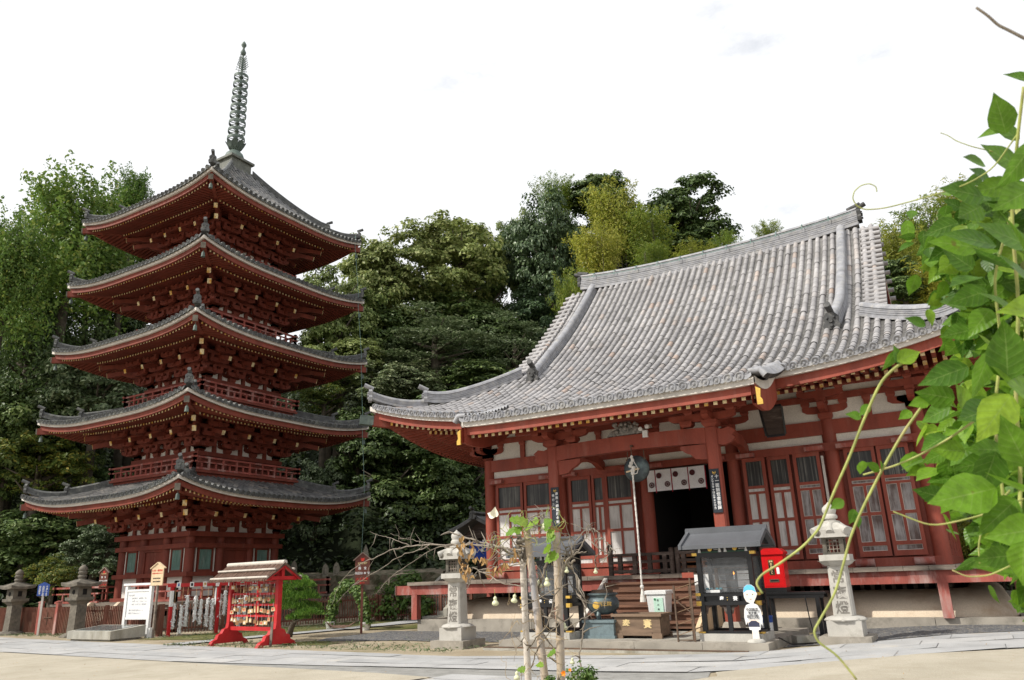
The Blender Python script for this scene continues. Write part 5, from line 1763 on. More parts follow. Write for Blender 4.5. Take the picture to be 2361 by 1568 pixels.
def old_lantern(loc, label):
    t = thing('stone_lantern', loc, label, 'stone lantern', 'old weathered lanterns by the fence', local=True)
    b = MB()
    b.lathe((0, 0, -.05), [(.52, 0), (.50, .09), (.40, .16), (.26, .21)], sq=8, rot=.3)
    b.build('base_rock', OLDSTONE, t)
    b = MB(); b.lathe((0, 0, .15), [(.30, 0), (.275, .5), (.27, .97)], sq=4, rot=R(45)); b.build('shaft', OLDSTONE, t)
    b = MB(); b.lathe((0, 0, 1.11), [(.29, 0), (.36, .07), (.47, .13), (.48, .23)], sq=4, rot=R(45)); b.build('platform', OLDSTONE, t)
    b = MB()
    b.box(-.25, -.25, 1.34, .25, .25, 1.69, 0)
    for k in range(4):
        p, q = rot2(np.array([0, -.256, 1.52]), (0, 0), k), rot2(np.array([0, -.24, 1.52]), (0, 0), k)
        if k % 2 == 0:
            b.cyl(p, q, .085, n=14, m=1)  # shaded opening painted as a black disc on the solid box
        else:
            b.cbox(p * np.array([.99, .99, 1]), (.02, .15, .2), 1)
    b.build('fire_box', [OLDSTONE, SHADEBLACK], t)
    b = MB()
    aa = np.linspace(-1, 1, 9)
    for k in range(4):
        A = np.stack([aa * .46, np.full(9, -.46), 1.70 + .05 * np.abs(aa) ** 2], 1)
        Bq = np.stack([aa * .475, np.full(9, -.475), 1.79 + .07 * np.abs(aa) ** 2], 1)
        C = np.stack([aa * .36, np.full(9, -.36), np.full(9, 1.86)], 1)
        D = np.stack([aa * .14, np.full(9, -.14), np.full(9, 1.95)], 1)
        I = np.stack([aa * .2, np.full(9, -.2), np.full(9, 1.685)], 1)
        b.grid(rot2(np.array([I, A, Bq, C, D]), (0, 0), k))
    b.build('cap', OLDSTONE, t, smooth=50)
    b = MB()
    b.lathe((0, 0, 1.93), [(.16, 0), (.15, .03), (.11, .05), (.155, .10), (.15, .15), (.11, .18), (.15, .22), (.155, .27), (.115, .31), (.15, .35), (.14, .42), (.09, .48), (.02, .53)], 18)
    b.build('jewel', OLDSTONE, t, smooth=50)
    return t
O1 = old_lantern((-33.2, 17.05, 0), 'weathered dark stone lantern at the far left edge of the photo')
copy_tree(O1, loc=(-28.15, 16.65, 0), rz=0.04, label='weathered dark stone lantern right of the wooden gate')

# ------------------------------------------------------------------ plinth and what stands on it
PLZ = 0.20
def plinth():
    t = thing('stone_platform', (-6.6, 17, 0), 'low granite platform in front of the hall steps', 'platform')
    b = MB()
    xs = [-9.5, -7.9, -6.3, -4.9, -3.65]
    for a, c in zip(xs[:-1], xs[1:]):
        b.box(a + .004, 15.2, -.1, c - .004, 15.75, PLZ - .004)
    for v in (15.755, 16.9, 18.0):
        b.box(-4.3, v, -.1, -3.65, v + 1.1, PLZ - .004); b.box(-9.5, v, -.1, -8.85, v + 1.1, PLZ - .004)
    b.build('kerb_stones', GRANITED, t)
    b = MB(); b.box(-8.848, 15.752, -.1, -4.302, 19.4, PLZ - .012)
    b.build('paved_top', CONCRETE, t)
    return t
plinth()
b = MB(); b.box(-9.8, 15.02, 0.0, -4.0, 15.16, .05); b.box(-9.8, 15.04, .05, -4.0, 15.14, .075, 1)
tag(b.build('drain_cover', [CONCRETE, IRON], org=(-7, 15.1, 0)), 'long narrow drain cover along the foot of the granite platform', 'drain cover')
b = MB()
b.cbox((-3.30, 16.85, .14), (.46, .34, .15), 0, 0.5)
tag(b.build('concrete_block', CONCRETE, org=(-3.3, 16.85, 0)), 'grey concrete block lying beside the right end of the granite platform', 'block')

def cabinet(loc, label):
    """black lacquered candle and incense cabinet with a gabled roof, on a granite slab; local frame, front towards -y"""
    t = thing('candle_cabinet', loc, label, 'candle cabinet', 'candle cabinets flanking the steps', local=True)
    b = MB(); b.box(-.61, -.48, 0, .61, .48, .145); b.build('granite_slab', GRANITE, t)
    b = MB()
    W, Dp = .51, .36
    for x in (-W, W):
        for y in (-Dp, Dp):
            b.cbox((x, y, .145 + .82), (.09, .09, 1.64))
    for x in (0,):
        b.cbox((x, -Dp, .145 + .28), (.08, .07, .56))
    for z, h in ((.17, .05), (.70, .07), (.86, .05), (1.62, .09)):
        b.beam((-W - .05, -Dp, z), (W + .05, -Dp, z), .085, h); b.beam((-W - .05, Dp, z), (W + .05, Dp, z), .085, h)
        b.beam((-W, -Dp, z), (-W, Dp, z), .075, h - .006); b.beam((W, -Dp, z), (W, Dp, z), .075, h - .006)
    b.box(-W, -Dp + .02, .72, W, Dp, .86)
    b.box(-W, -Dp, 1.64, W, Dp, 1.8)
    fr = b.build('frame', BLACK, t)
    for x in (-W - .07, W + .07):
        for z in (.70, .87, 1.64):
            b = MB(); b.cbox((x, -Dp, z), (.10, .10, .055 if z > .8 else .085)); b.build('brass_fitting', GOLD, t)
        b = MB(); b.cbox((x * .98, -Dp - .01, .165), (.14, .10, .03)); b.build('brass_fitting', GOLD, t)
    b = MB()
    b.box(-.46, -Dp - .005, 1.66, -.04, -Dp - .025, 1.69, 0); b.box(.04, -Dp - .005, 1.66, .46, -Dp - .025, 1.69, 0)
    for x in (-.47, -.055, .055, .47):
        b.lathe((x, -Dp - .03, 1.67), [(.035, 0), (.022, .06), (.018, .12)], 8, 1)
    for x in (-.25, .25):
        b.cyl((x, -Dp - .02, 1.735), (x, -Dp - .045, 1.735), .045, n=14, m=2)
        for z in (1.72, 1.745):
            b.box(x + .07, -Dp - .02, z, x + .18, -Dp - .012, z + .008, 1)
    b.build('frieze', [mk('green_trim', (0.03, 0.10, 0.06), 0.5), WHITEP, GOLD], t)
    b = MB()
    for sg in (-1, 1):
        poly = [(0, 2.08), (sg * .62, 1.80), (sg * .62, 1.75), (0, 2.02)]
        b.prism(poly, (-.79, 0, 0), (0, 1, 0), (0, 0, 1), (1.58, 0, 0))
        b.beam((-.79, sg * .60, 1.775), (.79, sg * .60, 1.775), .05, .07)
        for x in (-.79, .79):
            b.prism([(0, 2.13), (sg * .65, 1.83), (sg * .65, 1.74), (0, 2.03)], (x - .03, 0, 0), (0, 1, 0), (0, 0, 1), (.06, 0, 0))
    b.beam((-.84, 0, 2.10), (.84, 0, 2.10), .10, .09); b.beam((-.84, 0, 2.16), (.84, 0, 2.16), .06, .035)
    b.build('roof', ROOFGREY, t)
    b = MB()
    for x in (-.7, .7):
        b.prism([(-.5, 1.80), (.5, 1.80), (0, 2.02)], (x - .015, 0, 0), (0, 1, 0), (0, 0, 1), (.03, 0, 0))
    b.build('gable_panel', BLACK, t)
    b = MB(); b.box(-W + .04, -Dp + .0, .90, W - .04, -Dp + .006, 1.575)
    b.build('glass_front', GLASS, t)
    for x in (-W, W):
        b = MB(); b.box(x - .003, -Dp + .04, .90, x + .003, Dp - .04, 1.575); b.build('glass_side', GLASS, t)
    b = MB()
    for z in (.98, 1.12, 1.24, 1.36):
        b.beam((-W + .08, .05 + (z - 1) * .6, z), (W - .04, .05 + (z - 1) * .6, z), .02, .014)
    for x in (-.32,):
        b.cbox((x, .12, 1.12), (.06, .06, .5))
    b.build('candle_rail', IRON, t)
    b = MB(); b.box(-W + .03, Dp - .01, .88, W - .03, Dp, 1.62); b.build('dark_back', mk('dark_back_panel', (.05, .047, .045), .4, .5, 3), t)  # dark panel added behind the glass to darken the cabinet's interior
    b = MB()
    b.box(.05, Dp - .05, .95, .36, Dp - .04, 1.30)
    b.build('notice_sheet', PAPER, t)
    b = MB()
    b.box(-W + .04, Dp - .03, .9, -.2, Dp - .022, 1.25)
    b.build('zinc_back', mk('zinc_sheet', (0.22, 0.225, 0.23), 0.35, 0.3, 4, metal=0.6), t)
    b = MB()
    b.box(-.48, -.28, .885, -.14, -.12, .96, 0); b.box(-.45, -.285, .90, -.17, -.281, .95, 1)
    for x in (-.44, -.36, -.24, -.17):
        b.cbox((x, -.2, .975), (.05, .05, .03), 2)
    b.build('incense_tray', [BLACK, PAPER, mk('teal_packet', (0.05, 0.22, 0.27), 0.5)], t)
    b = MB(); b.box(-.17, -Dp - .048, .735, .23, -Dp - .043, .84)
    s = b.build('name_board', BLACK, t)
    text('奉', .085, WHITEINK, s, (-.11, -Dp - .051, .785), PX, PZ, depth=.002, bold=.003)
    text('：', .085, GOLD, s, (.02, -Dp - .051, .785), PX, PZ, depth=.002, bold=.002)
    text('賽', .085, WHITEINK, s, (.155, -Dp - .051, .785), PX, PZ, depth=.002, bold=.003)
    b = MB()
    for x in (-W, 0, W):
        for sg in (-1, 1):
            if abs(x + sg * .1) < W:
                b.prism([(0, 0), (.14, 0), (.12, -.03), (.06, -.05), (.05, -.1), (.025, -.16), (0, -.16)], (x + sg * .045, -Dp - .01, .665), (sg, 0, 0), (0, 0, 1), (0, .02, 0))
    b.build('carved_bracket', WOODD, t)
    return t
C1 = cabinet((-4.42, 15.98, PLZ - .01), 'black candle cabinet with grey roof beside the red fortune box')
C2 = copy_tree(C1, loc=(-8.5, 15.98, PLZ - .01), label='black candle cabinet with grey roof half hidden behind the bamboo poles')
cd = thing('candle', (-4.37, 16.05, 1.33), 'single lit candle burning inside the right candle cabinet', 'candle', local=True)
b = MB(); b.cyl((0, 0, 0), (0, 0, .09), .011, n=8); b.build('wax', PAPER, cd)
fl, nt_, bs_, L_ = _new('candle_flame')
bs_.inputs['Base Color'].default_value = (1, .35, .04, 1); bs_.inputs['Emission Color'].default_value = (1, .32, .04, 1); bs_.inputs['Emission Strength'].default_value = 3.0
b = MB(); b.lathe((0, 0, .09), [(.002, 0), (.012, .015), (.009, .035), (.001, .06)], 8); b.build('flame', fl, cd, smooth=180)

# offering box
t = thing('offering_box', (-6.55, 16.35, PLZ - .01), 'old brown wooden offering box on the platform in front of the steps', 'offering box', local=True)
b = MB()
b.box(-.52, -.30, .05, .52, -.255, .44); b.box(-.52, .255, .05, .52, .30, .44); b.box(-.519, -.254, .05, -.475, .254, .44); b.box(.475, -.254, .05, .519, .254, .44); b.box(-.47, -.25, .06, .47, .25, .1)
b.build('box_body', WOODB, t)
b = MB()
for y in (-.30, .30):
    b.beam((-.57, y, .465), (.57, y, .465), .10, .055)
for x in (-.53, .53):
    b.beam((x, -.25, .464), (x, .25, .464), .08, .05)
for x in np.linspace(-.4, .4, 7):
    b.beam((x, -.25, .45), (x, .25, .45), .035, .03)
b.build('rim', WOODB, t)
b = MB()
for x in (-.55, .33):
    b.prism([(0, 0), (.22, 0), (.22, .10), (0, .10)] if x > 0 else [(0, 0), (.22, 0), (.22, .1), (0, .1)], (x, -.33, 0), (1, 0, 0), (0, 0, 1), (0, .07, 0))
    b.prism([(0, 0), (.22, 0), (.22, .1), (0, .1)], (x, .26, 0), (1, 0, 0), (0, 0, 1), (0, .07, 0))
b.box(-.33, -.325, .06, .33, -.265, .12)
b.build('foot', WOODB, t)
text('奉', .19, YELINK, t, (-.24, -.302, .28), PX, PZ, depth=.002, bold=.004)
text('賽', .19, YELINK, t, (.24, -.302, .28), PX, PZ, depth=.002, bold=.004)
# plastic bin on the lowest step
t = thing('plastic_bin', (-6.78, 18.14, .415), 'white plastic bin with a mint green label behind the offering box', 'bin', local=True)
b = MB()
b.lathe((0, 0, 0), [(.27, 0), (.335, .60)], sq=4, rot=R(45))
b.build('bin_body', PLASTIC, t)
b = MB(); b.lathe((0, 0, .60), [(.375, 0), (.375, .07), (.34, .085)], sq=4, rot=R(45)); b.build('rim', PLASTIC, t)
b = MB(); b.hexa([(-.06, -.225, .12), (.17, -.225, .12), (.17, -.21, .12), (-.06, -.21, .12), (-.06, -.247, .52), (.17, -.247, .52), (.17, -.23, .52), (-.06, -.23, .52)])
lb = b.build('label_sheet', MINT, t)
for i, ch in enumerate('香の箱'):
    text(ch, .05, INK, lb, (.05, -.246 + i * .005, .46 - i * .10), PX, (0, -.05, 1), depth=.001)
text('●', .07, mk('label_green', (.03, .22, .08), .6), lb, (-.02, -.25, .48), PX, (0, -.05, 1), depth=.001)

# bronze incense burner on its plinth
t = thing('incense_burner', (-7.4, 16.25, PLZ - .01), 'round bronze incense burner on a blue grey plinth left of the offering box', 'incense burner', local=True)
b = MB(); b.box(-.38, -.33, 0, .38, .33, .06); b.box(-.35, -.30, .06, .35, .30, .32); b.box(-.38, -.33, .32, .38, .33, .375)
b.build('plinth', BRONZES, t)
b = MB()
b.lathe((0, 0, .47), [(.12, 0), (.26, .05), (.35, .15), (.365, .26), (.33, .34), (.29, .37), (.30, .40), (.345, .42), (.345, .45), (.30, .46), (.28, .43), (.01, .42)], 32)
b.build('bowl', BRONZE, t, smooth=45)
for k in range(3):
    a = R(-90 + 120 * k)
    b = MB(); b.tube([(.22 * math.cos(a), .22 * math.sin(a), .56), (.27 * math.cos(a), .27 * math.sin(a), .47), (.21 * math.cos(a), .21 * math.sin(a), .40), (.24 * math.cos(a), .24 * math.sin(a), .372)], [.05, .055, .035, .045], 8)
    b.build('leg', BRONZE, t, smooth=60)
b = MB(); b.lathe((0, 0, .90), [(.24, 0), (.24, .09), (.21, .095)], 28); b.build('ash_guard', IRON, t, smooth=40)
b = MB(); b.cyl((0, -.345, .68), (0, -.372, .68), .075, n=20); b.build('emblem', GOLD, t)
text('明王院', .10, GOLD, t, (.19, -.325, .70), (.92, .4, 0), PZ, depth=.006)

# painted standing figure board
t = thing('figure_board', (-3.93, 15.42, PLZ), 'painted cut-out board of a smiling boy monk in white leaning on the candle cabinet slab', 'figure board', rz=0.0, local=True)
b = MB()
out = [(-.05, .02), (-.05, .21), (-.095, .22), (-.115, .36), (-.15, .30), (-.17, .44), (-.155, .58), (-.11, .66), (-.03, .69), (-.10, .72), (-.135, .80), (-.14, .90), (-.12, .985), (-.06, 1.03), (.02, 1.03), (.08, .985), (.10, .90), (.12, .86), (.095, .80), (.05, .72), (.03, .69), (.10, .66), (.15, .57), (.17, .42), (.155, .29), (.125, .34), (.11, .22), (.07, .21), (.08, .02)]
b.prism(out, (0, 0, 0), (1, 0, 0), (0, .05, 1), (0, .018, 0), 0)
bo = b.build('board', WHITEP, t)
def flat(poly, m, y, par, nm):
    q = MB(); q.prism(poly, (0, y, 0), (1, 0, 0), (0, .05, 1), (0, .0025, 0)); return q.build(nm, m, par)
flat([(-.10, .73), (-.13, .80), (-.135, .88), (.095, .88), (.115, .86), (.09, .80), (.05, .73), (-.02, .70)], SKIN, -.003, bo, 'face')
flat([(-.137, .885), (-.12, .98), (-.06, 1.025), (.02, 1.025), (.077, .98), (.098, .885), (.03, .93), (-.07, .93)], SKYBLUE, -.0035, bo, 'blue_hair')
for x in (-.07, .035):
    flat([(x - .012, .85), (x, .865), (x + .012, .85), (x, .838)], INK, -.0065, bo, 'eye')
flat([(-.035, .765), (-.012, .758), (.012, .768), (-.01, .772)], REDINK, -.0065, bo, 'mouth')
flat([(-.10, .36), (-.05, .375), (.05, .375), (.10, .36), (.105, .27), (-.105, .27)], mk('navy', (.03, .035, .07), .6), -.003, bo, 'navy_hem')
flat([(-.12, .35), (-.09, .345), (-.04, .38), (.04, .38), (.09, .345), (.12, .35), (.09, .40), (-.09, .40)], SKIN, -.0045, bo, 'hands')
flat([(-.045, .06), (-.045, .20), (.008, .20), (.004, .06)], SKIN, -.003, bo, 'leg'); flat([(.02, .06), (.016, .20), (.062, .20), (.07, .06)], SKIN, -.003, bo, 'leg')
for s_, z_, w_ in (('中国観音', .575, .058), ('第８番', .51, .052), ('明王院', .445, .075)):
    text(s_, w_, INK, bo, (0, z_ * .0 - .004, z_), PX, (0, .05, 1), depth=.001, bold=.001)
b = MB(); b.lathe((.01, .0, 0), [(.17, 0), (.16, .03), (.12, .055), (.01, .06)], 16); b.build('foot_stone', GRANITE, t, smooth=60)

# folding display rack of angle iron
t = thing('display_rack', (-5.28, 15.55, PLZ - .01), 'rusty angle iron rack with tan slanted shelves left of the right cabinet', 'display rack', local=True)
b = MB()
for x, y, h in ((-.12, -.25, 1.06), (.20, -.18, 1.32), (.28, .42, 1.3), (-.02, .40, 1.06)):
    b.cbox((x, y, h / 2), (.03, .03, h))
b.beam((-.12, -.25, .04), (.20, -.18, .04), .02, .02); b.beam((-.12, -.25, .80), (.20, -.18, .52), .02, .02); b.beam((.20, -.18, 1.31), (.28, .42, 1.29), .02, .03)
b.build('frame', IRON, t)
for z in (.98, .76, .54, .32, .12):
    b = MB(); b.hexa([(-.12, -.25, z), (.20, -.18, z + .10), (.28, .42, z + .16), (-.02, .40, z + .06), (-.12, -.25, z + .01), (.20, -.18, z + .11), (.28, .42, z + .17), (-.02, .40, z + .07)])
    b.build('shelf', SHELFP, t)
b = MB(); b.box(.10, .44, .75, .40, .45, 1.25); b.build('hanging_sheet', PAPER, t)
b = MB(); b.box(.06, -.20, 1.2, .30, -.19, 1.30); b.build('red_banner', RED, t)

# red fortune-slip box on a black table
t = thing('black_table', (-3.6, 17.9, 0.05), 'narrow black table carrying the red box at the right of the steps', 'table', local=True)
b = MB(); b.box(-.66, -.26, .92, .66, .26, .96); b.build('table_top', BLACK, t)
b = MB(); b.beam((-.62, -.22, .88), (.62, -.22, .88), .04, .08); b.beam((-.62, .22, .88), (.62, .22, .88), .04, .08); b.build('apron', BLACK, t)
for x in (-.55, .48):
    for y in (-.21, .21):
        b = MB(); b.cbox((x, y, .44), (.085, .085, .88)); b.build('leg', BLACK, t)
t = thing('fortune_box', (-3.95, 17.9, 1.01), 'bright red fortune slip box with a black and gold label on the black table', 'fortune slip box', local=True)
b = MB(); b.box(-.235, -.2, 0, .235, .2, .10); b.build('base', BLACK, t)
b = MB(); b.box(-.23, -.2, .10, .23, .2, .79); b.box(-.205, -.206, .13, .205, -.2, .72)
b.build('box_body', REDB, t)
b = MB(); b.prism([(-.26, 0), (.26, 0), (.26, .05), (.15, .13), (-.15, .13), (-.26, .05)], (0, -.235, .79), (1, 0, 0), (0, 0, 1), (0, .47, 0)); b.build('lid', REDB, t)
b = MB(); b.prism([(-.052, -.16), (.052, -.16), (.06, -.14), (.06, .14), (.052, .16), (-.052, .16), (-.06, .14), (-.06, -.14)], (-.03, -.206, .52), (1, 0, 0), (0, 0, 1), (0, -.006, 0))
lb = b.build('label_plate', BLACK, t)
b = MB()
for a, c in (((-.052, -.155), (.052, -.155)), ((-.052, .155), (.052, .155)), ((-.055, -.15), (-.055, .15)), ((.055, -.15), (.055, .15))):
    b.beam((-.03 + a[0], -.2135, .52 + a[1]), (-.03 + c[0], -.2135, .52 + c[1]), .003, .004, up=(0, 1, 0))
b.build('gold_border', GOLD, lb)
text('開運', .042, YELINK, lb, (-.03, -.2135, .64), PX, PZ, depth=.001, bold=.0015)
for i, ch in enumerate('おみくじ'):
    text(ch, .062, YELINK, lb, (-.03, -.2135, .585 - i * .058), PX, PZ, depth=.001, bold=.0015)
b = MB(); b.prism([(-.03, -.07), (.03, -.07), (.03, .05), (.015, .07), (-.015, .07), (-.03, .05)], (.10, -.206, .45), (1, 0, 0), (0, 0, 1), (0, -.004, 0)); b.build('white_sticker', PAPER, t)
b = MB(); b.box(-.10, -.214, .21, .10, -.206, .275, 0); b.box(-.08, -.218, .23, .08, -.214, .26, 1); b.build('coin_slot', [IRON, SHADEBLACK], t)
# bucket and cable behind the cabinet
t = thing('storage_bucket', (-4.12, 17.0, PLZ - .01), 'blue and white round bucket behind the right candle cabinet', 'bucket', local=True)
b = MB(); b.lathe((0, 0, 0), [(.17, 0), (.18, .26)], 18); b.build('bucket_body', PLASTIC, t, smooth=40)
b = MB(); b.lathe((0, 0, .26), [(.183, 0), (.183, .09), (.19, .10), (.19, .13), (.01, .14)], 18); b.build('lid', BLUE, t, smooth=40)
b = MB(); b.tube([(-3.35, 17.6, .95), (-3.3, 17.5, .5), (-3.2, 17.2, .22), (-3.0, 16.9, .13), (-3.05, 16.6, .10), (-3.45, 16.2, .1), (-3.62, 16.1, .21), (-3.7, 16.3, .21)], .012, 6)
tag(b.build('power_cable', BLACK, org=(-3.3, 17, 0)), 'thin black cable trailing from the black table over the platform edge', 'cable')

# ------------------------------------------------------------------ things hanging on the hall
t = thing('gong', (-7.15, 18.32, 4.05), 'round flat bronze temple gong hanging under the porch beam', 'gong', local=True)
b = MB(); b.lathe((0, 0, 0), [(.02, -.13), (.14, -.125), (.27, -.09), (.335, -.03), (.335, .03), (.27, .09), (.14, .125), (.02, .13)], 32)
V = b.v[0].copy(); b.v[0] = np.stack([V[:, 0], V[:, 2], V[:, 1]], 1)
b.build('gong_body', BRONZE, t, smooth=50)
b = MB()
for x in (-.23, .23):
    b.cyl((x, 0, .22), (x * .95, 0, .46), .013, n=6)
    b.lathe((x, 0, .20), [(.04, 0), (.05, .03), (.04, .06)], 8)
b.build('hanging_chain', IRON, t)
t = thing('bell_rope', (-7.17, 18.08, 4.62), 'thick white bell rope hanging in front of the gong', 'rope', local=True)
b = MB(); b.cyl((0, .12, 0), (0, 0, -.02), .03, n=8); b.tube([(0, 0, 0), (0, 0, -.16), (0, 0, -.26)], .012, 6); b.build('hook', IRON, t)
b = MB()
z = np.linspace(-.75, -3.42, 60)
b.tube(np.stack([.004 * np.sin(z * 2), .004 * np.cos(z * 3), z], 1), .024 + .004 * np.sin(np.arange(60) * 2.1), 8)
b.build('rope_length', ROPE, t, smooth=180)
b = MB()
for k, (x, zz, r) in enumerate(((0, -.30, .035), (.02, -.38, .04), (-.02, -.45, .045), (-.05, -.52, .05), (.03, -.57, .055), (0, -.64, .06), (0, -.71, .05))):
    b.lathe((x, 0, zz), [(.01, -.05), (r, -.03), (r * 1.1, 0), (r, .03), (.01, .05)], 9)
b.tube([(0, 0, -.26), (.05, -.02, -.4), (.16, -.02, -.62), (.12, -.02, -.72), (0, 0, -.74)], .012, 6)
b.build('rope_knot', ROPE, t, smooth=180)
b = MB(); b.lathe((0, 0, -3.48), [(.02, .10), (.045, .07), (.05, .04), (.03, .0)], 10); b.lathe((0, 0, -3.78), [(.075, 0), (.065, .10), (.04, .22), (.025, .30)], 12); b.build('tassel', ROPE, t, smooth=60)
b = MB(); b.beam((-.18, .02, -.66), (.17, .02, -.60), .035, .035); b.build('wooden_toggle', WOODL, t)

def crest(par, x, y, z, r, spokes):
    b = MB()
    aa = np.linspace(0, 2 * np.pi, 20, endpoint=False)
    b.prism([(r * math.cos(a), r * math.sin(a)) for a in aa], (x, y, z), (1, 0, 0), (0, 0, 1), (0, -.002, 0))
    o = b.build('crest', CRESTM, par)
    if spokes:
        b = MB()
        for a in np.linspace(0, 2 * np.pi, 8, endpoint=False):
            p = np.array([x + math.cos(a) * r * .35, y - .0035, z + math.sin(a) * r * .35]); q = np.array([x + math.cos(a) * r * .72, y - .0035, z + math.sin(a) * r * .72])
            b.beam(p, q, .008, .002, up=(0, 1, 0))
        b.build('wheel_spokes', PAPER, o)
t = thing('door_curtain', (-7.05, 21.33, 4.38), 'white split curtain with round maroon crests over the dark doorway', 'curtain')
for i in range(4):
    u0 = -8.03 if i == 0 else -7.77 + (i - 1) * .50
    cw = .24 if i == 0 else .47
    b = MB()
    us = np.linspace(0, cw, 7)
    P = np.array([[(u0 + x, 21.33 + .012 * math.sin(x * 14 + i) * k, 4.36 - .61 * k) for x in us] for k in (0, .5, 1)])
    b.grid(P); 
    p = b.build('curtain_panel', CLOTH, t, smooth=180)
    o = ORG[t.name]
    def cr(x, z, sp):
        c = MB()
        crest(p, x, 21.30, z, .083, sp)
    if i > 0:
        cr(u0 + .12, 4.19, False)
    cr(u0 + .355 if i else u0 + .14, 3.93, True)
    b = MB(); b.box(u0 + cw + .002, 21.325, 3.70, u0 + cw + .028, 21.335, 4.36); b.build('red_ribbon', mk('ribbon_red', (.30, .01, .03), .7, .5, 30) if i == 0 else bpy.data.materials['ribbon_red'], t)
b = MB(); b.cyl((-8.05, 21.34, 4.375), (-6.2, 21.34, 4.375), .012, n=6); b.build('curtain_rod', WOODD, t)

def signboard(u, z0, z1, label, cols, logo):
    t = thing('hanging_signboard', (u, 18.14, z0), label, 'signboard', local=True)
    h = z1 - z0
    b = MB(); b.box(-.115, -.012, 0, .115, .012, h); bd = b.build('board', mk('slate_board', (.018, .024, .036), .5), t)
    b = MB()
    for x in (-.112, .112):
        b.box(x - .005, -.017, 0, x + .005, -.012, h)
    b.box(-.107, -.017, h - .01, .107, -.012, h); b.box(-.107, -.017, 0, .107, -.012, .01); b.build('board_edge', BLACK, bd)
    for x, s, size, st, zt in cols:
        for i, ch in enumerate(s):
            if ch != ' ':
                text(ch, size, WHITEINK, bd, (x, -.0145, zt - i * st), PX, PZ, depth=.001, bold=.0015)
    if logo:
        b = MB(); b.tube([(-.03, -.016, h - .06), (-.035, -.016, h - .10), (0, -.016, h - .13), (.035, -.016, h - .10), (.03, -.016, h - .06)], .008, 6); b.cyl((0, -.014, h - .09), (0, -.02, h - .09), .014, n=8); b.build('gilt_mark', GOLD, bd)
    return t
signboard(-5.13, 2.80, 3.83, 'dark signboard with white writing on the right porch pillar', [(.05, '十一面観世音菩薩', .098, .104, .84), (-.055, 'オンマカキャロニキャソワカ', .062, .062, .85)], True)
signboard(-9.44, 2.74, 3.76, 'dark signboard with faded writing on the left porch pillar', [(.05, '南無大師遍照金剛', .085, .104, .84), (-.055, '同行二人', .07, .11, .80)], True)
t = thing('hanging_plaque', (-4.0, 20.25, 4.80), 'plain dark wooden plaque hanging tilted under the eave right of the porch', 'plaque', local=True)
b = MB(); b.hexa([(-.22, 0, 0), (.22, 0, 0), (.22, .05, 0), (-.22, .05, 0), (-.26, -.22, .70), (.26, -.22, .70), (.26, -.17, .70), (-.26, -.17, .70)]); b.build('plaque_board', WOODD, t)
b = MB()
b.beam((-.27, -.235, .72), (.27, -.235, .72), .05, .05); b.beam((-.23, -.01, -.02), (.23, -.01, -.02), .05, .05); b.beam((-.24, -.01, 0), (-.28, -.23, .70), .05, .05); b.beam((.24, -.01, 0), (.28, -.23, .70), .05, .05); b.build('plaque_frame', BLACK, t)
t = thing('floodlight', (-6.78, 18.16, 4.88), 'pair of small white lamps on a bracket at the right end of the carving', 'lamp', local=True)
b = MB(); b.cbox((0, 0, 0), (.13, .08, .18)); b.build('housing', PLASTIC, t)
for x in (-.08, .10):
    b = MB(); b.lathe((0, 0, 0), [(.02, 0), (.05, .05), (.055, .10), (.01, .11)], 12)
    V = b.v[0].copy(); b.v[0] = np.stack([V[:, 0] + x, -V[:, 2] - .03, V[:, 1] + .12 + (.04 if x > 0 else 0)], 1); b.build('lamp_head', PLASTIC, t, smooth=50)
